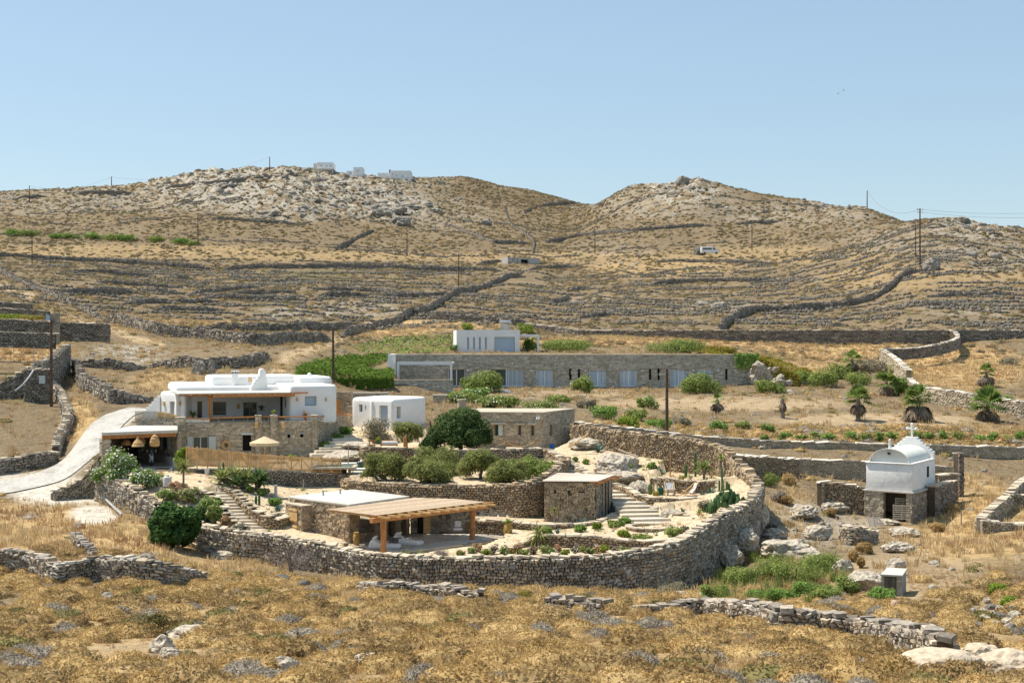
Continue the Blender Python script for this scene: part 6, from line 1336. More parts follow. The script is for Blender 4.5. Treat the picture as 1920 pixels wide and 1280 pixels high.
# ======== door hut at the lower right
p=hit(1674,1117);D=p.y;t=thing('spring_house','tiny cement block hut with an old plank door in the valley','hut',p);A,B,C=v2(1653.5,D),v2(1690,D-.3),v2(1699,D+1.9);U1=Wall(A,B);U2=Wall(B,C);zt_=zat(1079,D)
q=U1.rect(1658,1080,1681,1117);zb_4=zat(1119,D)-.3
MB().prism([tuple(x)[:2] for x in (A,B,C,A+(C-B))],zb_4-.6,zt_).obj('wall','mortar',t,cut=[U1.block(q[0],q[1],zb_4+.2,q[3],.3,-.5)])
U1.masonry(t,zt_,zb_4,cell=(.4,.2),mat='block',zig=0,jv=.1,proud=(0,.015),holes=[(q[0],q[1],zb_4,q[3])],indiv=60);U2.masonry(t,zt_,zb_4,cell=(.4,.2),mat='block',zig=0,jv=.1,proud=(0,.015))
d_=MB();nn=7
for k in range(nn):U1.into(d_,q[0]+(q[1]-q[0])*k/nn,q[0]+(q[1]-q[0])*(k+.92)/nn,zb_4+.25,q[3]-.04,-.06-.01*(k % 2),-.12)
d_.obj('plank_door','timber_old',t);MB().prism([tuple(x)[:2] for x in (U1.pt(-.06,0,.06),U1.pt(U1.L+.06,0,.06),U2.pt(U2.L,0,.06),A+(C-B))],zt_,zt_+.09).obj('roof_slab','concrete',t)
# ======== van on the hill road
p=hit(1332,473.5);D=462;x0=(1315-960)/F*D;zt_=zat(462.3,D);s=F/D;zb_5=zt_-2.45
van=thing('minibus','white minibus driving along the hill road, half hidden by the bank','van',(x0,D,zb_5));L_=5.9
prof=[(0,.45),(0,2.2),(.15,2.42),(3.9,2.45),(4.3,2.3),(5.0,1.55),(5.75,1.3),(5.9,.9),(5.9,.45)]
m=MB();m.slab((x0,D,0),(x0+1,D,0),(0,1,0),[(u,zb_5+z) for u,z in prof][::-1],1.95);m.obj('body','white_paint',van,bevel=.06,seg=2)
m=MB();m.slab((x0,D-.015,0),(x0+1,D-.015,0),(0,1,0),[(.5,zb_5+1.45),(3.45,zb_5+1.45),(3.45,zb_5+2.05),(.5,zb_5+2.05)][::1],.03);m.obj('side_window','glass',van)
m=MB();m.slab((x0,D-.015,0),(x0+1,D-.015,0),(0,1,0),[(3.75,zb_5+1.45),(4.9,zb_5+1.45),(4.3,zb_5+2.1),(3.75,zb_5+2.1)],.03);m.obj('cab_window','glass',van)
for u in (1.1,4.9):m=MB();m.tube([(x0+u,D-.02,zb_5+.36),(x0+u,D+.25,zb_5+.36)],.36,12);m.obj('wheel','metal_dark',van)
# ---------------------------------------------------------------- plants
VR=np.random.default_rng(21)
def _orth(n):
    a=np.where(np.abs(n[:,2:3]) < .9,np.array([[0,0,1.0]]),np.array([[1.0,0,0]]));t=np.cross(n,a);t /= np.linalg.norm(t,axis=1,keepdims=True);return t,np.cross(n,t)
def rdir(n,rng=VR):
    v=rng.normal(size=(n,3));return v/np.linalg.norm(v,axis=1,keepdims=True)
def leaf_quads(P,N,size,asp=.5,wob=.8,rng=VR):
    """diamond leaves at P facing roughly N"""
    n=len(P);N=N+wob*rdir(n,rng);N /= np.linalg.norm(N,axis=1,keepdims=True);t,b=_orth(N);a=rng.random((n,1))*2*math.pi
    T=t*np.cos(a)+b*np.sin(a);B=np.cross(N,T);s=size*(.6+.8*rng.random((n,1)))
    V=np.stack([P-T*s,P+B*s*asp+N*s*.15,P+T*s,P-B*s*asp+N*s*.15],1).reshape(-1,3)
    return V,(np.arange(n)*4)[:,None]+np.arange(4)[None]
def spikes(P,N,L,w,wob=.5,rng=VR):
    n=len(P);D=N+wob*rdir(n,rng);D /= np.linalg.norm(D,axis=1,keepdims=True);t,b=_orth(D);a=rng.random((n,1))*6.28
    T=t*np.cos(a)+b*np.sin(a);l=L*(.6+.8*rng.random((n,1)))
    V=np.stack([P-T*w,P+T*w,P+D*l],1).reshape(-1,3);return V,(np.arange(n)*3)[:,None]+np.arange(3)[None]
def crown_pts(clumps,n,rng=VR,shell=.35):
    c=np.array([x[0] for x in clumps]);r=np.array([x[1] if hasattr(x[1],'__len__') else (x[1],)*3 for x in clumps],float)
    w_=(r.prod(1))**(2/3);k=rng.choice(len(c),n,p=w_/w_.sum());d=rdir(n,rng);q=1-shell*rng.random((n,1))**1.6
    q=q*(1+.42*n3(d+c[k]*.7+k[:,None]*.37,2.9,7))[:,None];return c[k]+d*r[k]*q,d
def mesh_of(name,parts,mats):
    """parts: list of (V, F, material index)"""
    Vs,Fs,mi,off=[],{},[],0;order=[]
    for V,Fc,m in parts:order.append((np.asarray(Fc)+off,m));Vs.append(V);off += len(V)
    return bulk(name,np.concatenate(Vs),[f for f,m in order],[M[x] for x in mats],np.concatenate([np.full(len(f),m) for f,m in order]))
def ico(sub=2):
    bm=bmesh.new();bmesh.ops.create_icosphere(bm,subdivisions=sub,radius=1);V=np.array([v.co[:] for v in bm.verts]);bm.verts.index_update();Fc=np.array([[v.index for v in f.verts] for f in bm.faces]);bm.free();return V,Fc
ICO1,ICO2,ICO3,ICO4=ico(1),ico(2),ico(3),ico(4)
def n3(V,s,seed):return (vnoise(V[:,0]*s+seed,V[:,1]*s+V[:,2]*s*.7,seed)+vnoise(V[:,2]*s-seed,V[:,0]*s*.8-V[:,1]*s,seed+3))-1
def cushion_mesh(name,mat,seed,leaves=260,lsz=.13,flat=.72,sub=ICO2,lump=.22):
    rng=np.random.default_rng(seed);V,Fc=sub;V=V.copy();Fc=Fc[(V[Fc][:,:,2].mean(1) > -.3)]
    r=1+lump*n3(V,1.7,seed)+lump*.6*n3(V,4.1,seed+1)-.16*rng.random(len(V));B=V*r[:,None]*np.array([1,1,flat])*.9
    d=rdir(leaves,rng);d[:,2]=np.abs(d[:,2])*1.1-.12;d /= np.linalg.norm(d,axis=1,keepdims=True)
    rr_=1+lump*n3(d,1.7,seed)+lump*.6*n3(d,4.1,seed+1);P=d*rr_[:,None]*np.array([1,1,flat])*.95
    S,SF=leaf_quads(P*(.93+.13*rng.random((leaves,1))),d*np.array([1,1,1.2]),lsz*.48,.55,1.1,rng);k=leaves//6;S2,F2=spikes(P[:k],d[:k]*np.array([1,1,1.3]),lsz,lsz*.2,.6,rng)
    return mesh_of(name,[(B,Fc,0),(S,SF,0),(S2,F2,0)],[mat])
def tuft_mesh(name,mat,seed,n=26,h=.5,spread=.28,w_=.016,lean=.45):
    rng=np.random.default_rng(seed);a=rng.random(n)*6.28;r=spread*np.sqrt(rng.random(n));p=np.stack([r*np.cos(a),r*np.sin(a),0*a],-1)
    d=np.stack([np.cos(a),np.sin(a),0*a],-1)*(lean*rng.random((n,1)))+rng.normal(size=(n,3))*.12;L=h*(.5+.7*rng.random((n,1)))
    t=np.stack([-np.sin(a+rng.random(n)*3),np.cos(a),0*a],-1)*w_;mid=p+d*L*.35+np.array([0,0,1])*L*.6;top=p+d*L*1.1+np.array([0,0,1])*L
    V=np.stack([p-t,p+t,mid+t*.8,mid-t*.8,top],1).reshape(-1,3);o=(np.arange(n)*5)[:,None]
    return bulk(name,V,[o+np.array([[0,1,2,3]]),o+np.array([[3,2,4]])],[M[mat]])
def boulder_mesh(name,mat,seed,dims=(1,1,.7),sub=ICO3,rough=.3,chop=6):
    rng=np.random.default_rng(seed);V,Fc=sub;V=V.copy()
    for k in range(chop):
        d=rdir(1,rng)[0];d[2]=abs(d[2])*.7 if k % 3 else d[2];c=.62+.25*rng.random();s=V@d;V=V-np.where(s > c,s-c,0)[:,None]*d*.85
    r=1+rough*n3(V,1.6,seed)+rough*.5*n3(V,4.3,seed+5)+rough*.25*n3(V,9,seed+9);st=V@rdir(1,rng)[0]*7+3*n3(V,2.2,seed+2);r=r-rough*.3*np.clip(1-np.abs((st % 1)-.5)*7,0,1)-rough*.35*np.clip(1-np.abs(n3(V,2.6,seed+13))*9,0,1);V=V*r[:,None]*np.array(dims)
    return bulk(name,V,[Fc],[M[mat]],smooth=False)
# ---- scattering through one object with geometry nodes
def proto_coll(name,meshes):
    c=bpy.data.collections.new(name)
    for i,me in enumerate(meshes):
        o=bpy.data.objects.new('%s_%02d' % (name,i),me);c.objects.link(o)
    return c
def scatter(name,coll,nproto,P,scale,rng=VR,idx=None,zsc=None,tilt=.15):
    n=len(P);me=bpy.data.meshes.new(name);me.vertices.add(n);me.vertices.foreach_set('co',np.asarray(P,np.float32).ravel())
    sc=np.repeat(np.asarray(scale,np.float32)[:,None],3,1)
    if zsc is not None:sc[:,2] *= zsc
    rot=np.stack([(rng.random(n)-.5)*tilt,(rng.random(n)-.5)*tilt,rng.random(n)*6.28],-1).astype(np.float32)
    a=me.attributes.new('scl','FLOAT_VECTOR','POINT');a.data.foreach_set('vector',sc.ravel())
    a=me.attributes.new('rot','FLOAT_VECTOR','POINT');a.data.foreach_set('vector',rot.ravel())
    a=me.attributes.new('pick','INT','POINT');a.data.foreach_set('value',(rng.integers(0,nproto,n) if idx is None else idx).astype(np.int32))
    o=link(name,me);g=bpy.data.node_groups.new(name,'GeometryNodeTree')
    g.interface.new_socket('Geometry',in_out='INPUT',socket_type='NodeSocketGeometry');g.interface.new_socket('Geometry',in_out='OUTPUT',socket_type='NodeSocketGeometry')
    N=g.nodes;I=N.new('NodeGroupInput');O_=N.new('NodeGroupOutput');ip=N.new('GeometryNodeInstanceOnPoints');ci=N.new('GeometryNodeCollectionInfo')
    ci.inputs['Collection'].default_value=coll;ci.inputs['Separate Children'].default_value=True;ci.inputs['Reset Children'].default_value=True
    ip.inputs['Pick Instance'].default_value=True
    def at(nm,ty):
        x=N.new('GeometryNodeInputNamedAttribute');x.data_type=ty;x.inputs['Name'].default_value=nm;return [s for s in x.outputs if s.enabled and s.name == 'Attribute'][0]
    L=g.links;L.new(I.outputs[0],ip.inputs['Points']);L.new(ci.outputs[0],ip.inputs['Instance']);L.new(at('pick','INT'),ip.inputs['Instance Index'])
    L.new(at('rot','FLOAT_VECTOR'),ip.inputs['Rotation']);L.new(at('scl','FLOAT_VECTOR'),ip.inputs['Scale']);L.new(ip.outputs[0],O_.inputs[0])
    md=o.modifiers.new('scatter','NODES');md.node_group=g;tag(o,kind='stuff');return o
ROADC=smooth_path([tuple(hit(*p))[:2] for p in [(-160,938),(-60,926),(30,912),(95,893),(135,868),(165,838),(190,810),(215,788),(245,773),(290,762)]],4)
BLOCK=[pp([(655,189),(850,189),(850,204),(1425,203.9),(1425,207),(730,207),(700,200)]),pp([(848,215.5),(1015,215.5),(1012,226),(846,226)]),pp([(1618,105),(1715,105),(1762,113),(1625,115)]),pp([(1650,77),(1702,77),(1702,84),(1650,84)]),pp([(940,395),(1020,395),(1020,430),(940,430)])]
def cand(n,d0,d1,x0=-120,x1=2040,rng=VR):
    D=np.sqrt(d0*d0+(d1*d1-d0*d0)*rng.random(n));px=x0+(x1-x0)*rng.random(n);X=(px-960)/F*D;Z=tz(X,D);py=640-Z/D*F
    ok_=~inpoly(X,D,[(a*1.0,b) for a,b in GARDEN])
    for b in BLOCK:ok_ &= ~inpoly(X,D,b)
    m_=(D < 150) & (X < -15)
    if m_.any():
        i=np.where(m_)[0];dd=np.min(np.hypot(X[i,None]-ROADC[None,:,0],D[i,None]-ROADC[None,:,1]),1);ok_[i[dd < 2.5]]=False

    return [a[ok_] for a in (X,D,Z,px,py)]
def thin(A,keep):return [a[keep] for a in A]
# prototypes
CG=[cushion_mesh('gold','cushion_gold',10+i,750,.12,.70,ICO3) for i in range(3)];CY=[cushion_mesh('grey','cushion_grey',20+i,700,.15,.70,ICO3) for i in range(3)]
CB_=[cushion_mesh('brown','cushion_brown',30+i,700,.15,.68,ICO3,.32) for i in range(3)];CO=[cushion_mesh('olive','cushion_olive',40+i,500,.16,.6,lump=.35) for i in range(2)]
KIND=[(CG,'golden cushion shrub','rounded golden dry cushion shrub','golden cushion shrubs in the foreground'),
        (CY,'grey cushion shrub','grey dried thyme cushion','grey thyme cushions in the foreground'),
        (CB_,'brown cushion shrub','brown bristly heath cushion','brown heath cushions in the foreground'),
        (CO,'olive cushion shrub','olive green spiny cushion','olive green cushions in the foreground')]
# foreground slope below the walls
A=cand(8000,27,84)
X,D,Z,px,py=A
inner_foot=np.array([np.min(np.hypot(SL[:,0]-a,SL[:,1]-b)) for a,b in zip(X,D)])
bare=np.clip(blob([(250,1225,150,32,1),(700,1275,110,20,.8),(1250,1280,60,16,.6),(1700,1090,180,60,.9),(330,1000,150,45,.9),(100,1000,260,50,.9),(1480,1050,130,40,1),(1830,1000,150,70,.7)],px,py),0,1)
k=(inner_foot > 1.7) & (VR.random(len(X)) > bare) & (VR.random(len(X)) < np.clip(.62+1.4*fbm(X/5,D/5,41,3),.15,1)) & (VR.random(len(X)) < np.where(py < 1098,.45,1))
X,D,Z,px,py=thin(A,k)
kn=.7*fbm(X/3,D/4,51,3)+.5*(VR.random(len(X))-.5);kd=np.select([kn > .02,kn > -.12],[0,2],1);kd=np.where(VR.random(len(X)) < .05,3,kd);kd=np.where((px < 400) & (py < 1110) & (py > 1080),0,kd)
R=(.30+.52*VR.random(len(X))**1.5)*np.where(kd == 1,.85,1.05)
keep=[]
for i in np.argsort(-R):
    if not keep or np.min(np.hypot(X[keep]-X[i],D[keep]-D[i])/(R[keep]+R[i])) > .86:keep.append(int(i))
X,D,Z,px,py,kn,kd,R=[a[keep] for a in (X,D,Z,px,py,kn,kd,R)]
SHX,SHY,SHR=X.copy(),D.copy(),R.copy()
near300=np.argsort(-(R/D))[:296];isn=np.zeros(len(X),bool);isn[near300]=True
for i in near300:
    ms,cat,lab,grp=KIND[kd[i]];o=bpy.data.objects.new(cat.replace(' ','_'),ms[int(VR.integers(len(ms)))]);COL.objects.link(o);o.location=(X[i],D[i],Z[i]-R[i]*.12);s=R[i];o.scale=(s*(.85+.35*VR.random()),s*(.85+.35*VR.random()),s*(.85+.3*VR.random()));o.rotation_euler=(0,0,VR.random()*6.28);tag(o,'%s %s %s, %s' % ('small' if R[i] < .5 else 'broad' if R[i] > .68 else 'middling',lab,'along the bottom edge' if py[i] > 1225 else 'in mid foreground' if py[i] > 1160 else 'near the low walls',['far left','left','left of centre','right of centre','right','far right'][int(np.clip(px[i]/320,0,5))]),'shrub',grp,'thing')
allc=CG+CY+CB_+CO;off=np.array([0,3,6,9]);num=np.array([3,3,3,2]);c_all=proto_coll('cushion_proto',allc)
r=~isn;scatter('foreground_scrub',c_all,len(allc),np.stack([X,D,Z-R*.12],-1)[r],R[r],idx=(off[kd]+VR.integers(0,9,len(kd)) % num[kd])[r])
# straw tufts of the foreground and the meadows
TF=[tuft_mesh('straw','straw',60+i,30,.42,.22,.011) for i in range(3)]+[tuft_mesh('straw_red','straw_red',70+i,28,.30,.26,.012) for i in range(2)]+[tuft_mesh('twig','twig',75+i,22,.28,.22,.010,.9) for i in range(2)]
c_tf=proto_coll('tuft_proto',TF)
A=cand(42000,26,86);X,D,Z,px,py=A;foot=fbm(X/3.3,D/3.3,61,3);k=VR.random(len(X)) < np.clip(.55+2.0*foot,.08,1)*(1-.75*blob([(250,1225,150,32,1)],px,py));X,D,Z,px,py=thin(A,k)
nd=np.array([np.min(np.hypot(SHX-a,SHY-b)-.85*SHR) for a,b in zip(X,D)]);fk_=(nd > 0) | (VR.random(len(X)) < .06);X,D,Z=X[fk_],D[fk_],Z[fk_];foot_=foot[k][fk_]
t_=fbm(X/6,D/6,66,3)+.3*(VR.random(len(X))-.5);id_=np.select([t_ > -.06,t_ > -.2],[VR.integers(0,3,len(X)),3+VR.integers(0,2,len(X))],5+VR.integers(0,2,len(X)))
scatter('dry_grass',c_tf,len(TF),np.stack([X,D,Z-.02],-1),(.22+.38*VR.random(len(X)))*np.clip(.8+2.2*foot_,.6,1.9),idx=id_)
TM=[tuft_mesh('straw_m','straw',80+i,22,.5,.42,.022) for i in range(3)]+[tuft_mesh('straw_red_m','straw_red',84+i,22,.34,.4,.024) for i in range(2)]
c_tm=proto_coll('meadow_proto',TM)
A=cand(52000,80,262);X,D,Z,px,py=A;sm=blob(STRAW_B,px,py);gm=blob(GREEN_B,px,py);dm=np.maximum(blob(DIRT_B,px,py),blob(GRAVEL_B,px,py)*1.2)
k=VR.random(len(X)) < np.clip((.22+.75*sm)*(1-.9*np.clip(dm,0,1))*(1-.7*gm)*(.7+1.3*fbm(X/6,D/6,71,3)),0,1);X,D,Z,px,py=thin(A,k)
t_=fbm(X/8,D/8,76,3)+.2*(VR.random(len(X))-.5);id_=np.where(t_ > -.05,VR.integers(0,3,len(X)),3+VR.integers(0,2,len(X)))
scatter('meadow_grass',c_tm,len(TM),np.stack([X,D,Z-.03],-1),(.6+.6*VR.random(len(X))),idx=id_)
# cushions of the middle ground
SM=[cushion_mesh('mid_gold','cushion_gold',110+i,90,.22,.62,ICO1) for i in range(2)]+[cushion_mesh('mid_brown','cushion_brown',120+i,90,.24,.62,ICO1,.3) for i in range(2)]+[cushion_mesh('mid_olive','cushion_olive',130+i,90,.24,.62,ICO1,.3) for i in range(2)]+[cushion_mesh('mid_grey','cushion_grey',140+i,90,.22,.6,ICO1) for i in range(1)]
c_sm=proto_coll('scrub_proto',SM)
A=cand(12000,84,250);X,D,Z,px,py=A;sm=blob(STRAW_B,px,py);dm=np.maximum(blob(DIRT_B,px,py),blob(GRAVEL_B,px,py)*1.5)
k=VR.random(len(X)) < np.clip((.55-.3*sm)*(1-1.0*np.clip(dm,0,1))*(.6+2.2*fbm(X/9,D/9,81,3)),0,1);X,D,Z,px,py=thin(A,k)
scatter('meadow_scrub',c_sm,len(SM),np.stack([X,D,Z-.08],-1),.25+.5*VR.random(len(X))**2)
# the hillside: thousands of low scrub cushions, straw and outcrops
SF=[cushion_mesh('far_scrub','scrub_far',150+i,40,.3,.55,ICO1,.3) for i in range(3)]+[cushion_mesh('far_olive','cushion_olive',160+i,40,.3,.55,ICO1,.3) for i in range(1)]+[cushion_mesh('far_brown','cushion_brown',164,40,.3,.55,ICO1,.3)]
c_sf=proto_coll('hill_scrub_proto',SF)
A=cand(230000,225,850);X,D,Z,px,py=A;sm=blob(STRAW_B,px,py);rm_=rockmask(px,py)
k=VR.random(len(X)) < np.clip((.66-.42*sm-.2*rm_)*(.85+1.9*fbm(X/14,D/14,91,4)),0,1);X,D,Z,px,py=thin(A,k)
scatter('hill_scrub',c_sf,len(SF),np.stack([X,D,Z-.1],-1),(.26+.72*VR.random(len(X))**2.6)*np.where(D > 420,1.1,1))
BR_=[boulder_mesh('outcrop','rock_far',170+i,(1,.9,.62),ICO2,.35) for i in range(7)];c_br=proto_coll('outcrop_proto',BR_)
A=cand(100000,150,800);X,D,Z,px,py=A;rm_=rockmask(px,py);cl_=fbm(X/12,D/12,95,4)
k=VR.random(len(X)) < np.clip(.03+rm_*np.clip(.10+1.6*cl_,0,.5)*np.clip((D-120)/300,.15,1),0,1);X,D,Z,px,py=thin(A,k);rm_=rm_[k]
sz=(.22+1.15*VR.random(len(X))**3)*(.6+1.1*rm_)*np.clip(D/430,.45,1.25)
scatter('rock_outcrops',c_br,7,np.stack([X,D,Z-sz*.12],-1),sz,zsc=.55+.6*VR.random(len(X)),tilt=.7)
A=cand(2600,133.5,146,1060,1960);X,D,Z,px,py=A;k=(VR.random(len(X)) < .16+.8*np.clip(fbm(X/3,D/3,58,3)+.05,0,1)) & (py > 792);X,D,Z,px,py=thin(A,k);scatter('field_mounds',c_sm,len(SM),np.stack([X,D,Z-.1],-1),.35+.6*VR.random(len(X))**1.5,idx=VR.choice([0,1,0,1,2,3,6],len(X)))
A=cand(2600,40,150);X,D,Z,px,py=A;k=VR.random(len(X)) < np.clip(.05+.9*rockmask(px,py)+.35*blob([(1500,990,120,70,1),(1720,1060,120,70,.6),(1860,1150,90,50,1),(300,1240,90,20,.8),(200,680,110,22,1),(170,965,60,12,.7)],px,py),0,1);X,D,Z,px,py=thin(A,k)
sz=.12+.4*VR.random(len(X))**3;scatter('loose_stones',c_br,7,np.stack([X,D,Z],-1),sz,tilt=.8)
# gravel and weeds on the garden paths
n=5200;gxx=-30+48*VR.random(n);gyy=85+42*VR.random(n);k=inpoly(gxx,gyy,GARDEN) & (VR.random(n) < np.clip(.45+2*fbm(gxx/2.5,gyy/2.5,33,3),.05,1));gxx,gyy=gxx[k],gyy[k];gzz=gz(gxx,gyy)
k=(gyy < 117.5) & ~((gzz > -9.9) & (gyy > 106) & (gxx < -12)) & ~inpoly(gxx,gyy,POLY[-1][0]) & ~inpoly(gxx,gyy,pp([(540,92),(905,88),(905,99),(770,98.5),(663,102.5),(540,98)])) & ~inpoly(gxx,gyy,pp([(1015,99.5),(1120,99.5),(1152,105),(1045,107)]))
gxx,gyy,gzz=gxx[k],gyy[k],gzz[k];h_=len(gxx)*2//3
scatter('garden_gravel',c_br,7,np.stack([gxx,gyy,gzz],-1)[:h_],.04+.13*VR.random(h_)**2.5,tilt=.8)
GW=[tuft_mesh('weed','leaf_mastic',90+i,24,.22,.16,.014,.8) for i in range(2)]+[tuft_mesh('weed_dry','straw_red',94,22,.22,.16,.012,.8)];c_gw=proto_coll('weed_proto',GW)
m_=fbm(gxx/3,gyy/3,44,3)[h_:] > -.06
scatter('garden_weeds',c_gw,3,np.stack([gxx,gyy,gzz],-1)[h_:][m_],.5+.9*VR.random(int(m_.sum())))
# faint tumbled terrace lines between the standing walls
LX,LY=[],[]
for k in range(230):
    D0=255+200*VR.random() if k < 190 else 470+160*VR.random();x0=(-.40+.80*VR.random())*D0;n=int(50+200*VR.random()**2);u=np.cumsum(.22+.4*VR.random(n));sl_=(VR.random()-.5)*.22
    LX.append(x0+u);LY.append(D0+u*sl_+fbm(u/9,u*0+k,k,3)*7+VR.normal(size=n)*.3)
LX,LY=np.concatenate(LX),np.concatenate(LY);k=fbm(LX/5,LY/5,77,3) > -.07;LX,LY=LX[k],LY[k];BD=[boulder_mesh('line_stone','lichen_stone',190+i,(1,.8,.7),ICO1,.3) for i in range(4)]
scatter('terrace_stones',proto_coll('line_stone_proto',BD),4,np.stack([LX,LY,tz(LX,LY)+.1],-1),.26+.36*VR.random(len(LX)),tilt=.35,zsc=np.full(len(LX),1.35))
A=cand(2600,74,108,1290,1620);X,D,Z,px,py=A;k=(blob([(1450,1090,130,45,1),(1545,1095,70,45,1),(1400,1110,70,26,1)],px,py) > .3) & (fbm(X/1.6,D/1.6,99,3) > .05);X,D,Z,px,py=thin(A,k)
GT=[tuft_mesh('green_weed','leaf_mastic',96,26,.7,.35,.02,.6),tuft_mesh('green_weed','leaf_mastic',97,26,.8,.35,.02,.5),tuft_mesh('green_weed','straw',98,22,.6,.35,.016,.5),tuft_mesh('green_weed','straw_red',99,22,.5,.35,.016,.5)]
scatter('valley_weeds',proto_coll('green_weed_proto',GT),4,np.stack([X,D,Z-.02],-1),.6+.6*VR.random(len(X)))
# ---------------------------------------------------------------- individual trees, bushes and garden plants
ORD='first second third fourth fifth sixth seventh eighth ninth tenth eleventh twelfth thirteenth fourteenth fifteenth sixteenth seventeenth eighteenth nineteenth twentieth twentyfirst twentysecond twentythird'.split()
SEED=[100]
def nxt():SEED[0] += 1;return SEED[0]
def rebase(V,o):return V-np.array(o)
def bush(label,px,py,wpx,hpx,mat,n=1500,leaf=.11,name='shrub',cat='shrub',D=None,z=None,group=None,stems=3,lumps=9,flower=None,dep=None,shell=.55,asp=.45,low=.12,stemmat='bark',up=.5,wob=.9):
    if D is None:b=hit(px,py);D=b.y;zb=b.z
    else:zb=ground((px-960)/F*D,D) if z is None else z
    x=(px-960)/F*D;w_=wpx/F*D/2;h=hpx/F*D;dp=w_ if dep is None else dep;rng=np.random.default_rng(nxt());D=D+dp*.6 if z is None else D
    t=thing(name,label,cat,(x,D,zb),group)
    cl=[((0,0,h*.52),(w_*.72,dp*.72,h*.46))]
    for k in range(lumps):
        a=rng.random()*6.28;q=.45+.35*rng.random();rr_=w_*(.28+.2*rng.random());zz=h*(low+.62*rng.random())
        cl.append(((math.cos(a)*w_*q,math.sin(a)*dp*q,max(zz,rr_*.6)),(rr_,rr_,min(rr_*.9,h*.35))))
    P,d=crown_pts(cl,n,rng,shell);P[:,2]=np.maximum(P[:,2],.03*rng.random(n))
    V,Fq=leaf_quads(P,d+np.array([0,0,up]),leaf,asp,wob,rng);mats=[mat];parts=[(V,Fq,0)]
    if flower:
        k=int(n*flower[1]);P2,d2=crown_pts(cl,k,rng,.05);V2,F2=leaf_quads(P2*1.03,d2+np.array([0,0,.6]),leaf*.62,.8,.5,rng);parts.append((V2,F2,1));mats.append(flower[0])
    link('foliage',mesh_of('foliage',parts,mats),t)
    m=MB()
    for k in range(stems):
        a=rng.random()*6.28;r_=w_*.4*rng.random();m.tube([(x,D,zb-.1),(x+math.cos(a)*r_*.5,D+math.sin(a)*r_*.5,zb+h*.35),(x+math.cos(a)*r_*1.3,D+math.sin(a)*r_*1.3,zb+h*.7)],[.06+.012*h,.045,.02],5)
    m.obj('stem',stemmat,t);return t
def tree(label,px,py,wpx,hpx,trunk_px,mat,n,leaf,D=None,z=None,group=None,cat='tree',name='tree',lumps=14,clumps=None,asp=.4,flat=.8,dep=None):
    if D is None:b=hit(px,py);D=b.y;zb=b.z
    else:zb=ground((px-960)/F*D,D) if z is None else z
    s=D/F;x=(px-960)*s;w_=wpx*s/2;H=hpx*s;tr=trunk_px*s;rng=np.random.default_rng(nxt());dp=w_*.9 if dep is None else dep
    t=thing(name,label,cat,(x,D,zb),group);ch=(H-tr);cl=[((0,0,tr+ch*.46),(w_*.74,dp*.74,ch*.45))]
    for k in range(lumps):
        a=rng.random()*6.28;e=rng.random();q=(.58+.25*rng.random())*math.sqrt(1-(e*.7)**2);r_=w_*(.27+.18*rng.random())
        cl.append(((math.cos(a)*w_*q,math.sin(a)*dp*q,tr+ch*(.12+.7*e)),(r_,r_,r_*flat)))
    if clumps:cl=[((a*w_,b*dp,tr+c*ch),(r*w_,r*w_,r*w_*flat)) for a,b,c,r in clumps]
    P,d=crown_pts(cl,n,rng,.45);V,Fq=leaf_quads(P,d+np.array([0,0,.5]),leaf,asp,.9,rng);link('crown',mesh_of('crown',[(V,Fq,0)],[mat]),t)
    m=MB();b0=Vector((x,D,zb-.15));top=Vector((x+rng.normal()*.15,D,zb+tr*1.05+.2));m.tube([b0,b0.lerp(top,.5)+Vector((rng.normal()*.08,0,0)),top],[.10+.03*w_,.085+.025*w_,.07+.02*w_],8);tk=m.obj('trunk','bark',t)
    for c,r_ in cl[1:7]:
        m=MB();e=Vector((x+c[0]*.9,D+c[1]*.9,zb+c[2]));m.tube([top-Vector((0,0,.15)),top.lerp(e,.5)+Vector((0,0,.1*w_)),e],[.06+.015*w_,.045,.02],6);m.obj('limb','bark',tk)
    return t
def strips(n,L,w_,e0,e1,droop,rng,base=(0,0,0),seg=4,bw=.7,spin=None):
    """n pointed leaves from one point; elevation between e0..e1 (radians), bending down"""
    a=(rng.random(n)*6.28 if spin is None else spin);e=e0+(e1-e0)*rng.random(n);l=L*(.75+.4*rng.random(n));Vs=[]
    pos=np.zeros((n,3))+np.array(base);out=[]
    for k in range(seg+1):
        f=k/seg;wd=w_*(bw+(1-bw)*min(1,f*3))*(1-f**2.2)+.004;t=np.stack([-np.sin(a),np.cos(a),0*a],-1)
        fold=.25*wd
        out.append(np.stack([pos-t*wd+np.array([0,0,fold]),pos+np.array([0,0,-fold*.3]),pos+t*wd+np.array([0,0,fold])],1))
        d=np.stack([np.cos(a)*np.cos(e),np.sin(a)*np.cos(e),np.sin(e)],-1);pos=pos+d*(l/seg)[:,None];e=e-droop/seg*(.6+.8*rng.random(n))
    V=np.stack(out,1).reshape(n,-1,3);m=(seg+1)*3;off=(np.arange(n)*m)[:,None,None]
    q=np.array([(k*3+j,k*3+j+1,k*3+j+4,k*3+j+3) for k in range(seg) for j in (0,1)]);return V.reshape(-1,3),(q[None]+off).reshape(-1,4)
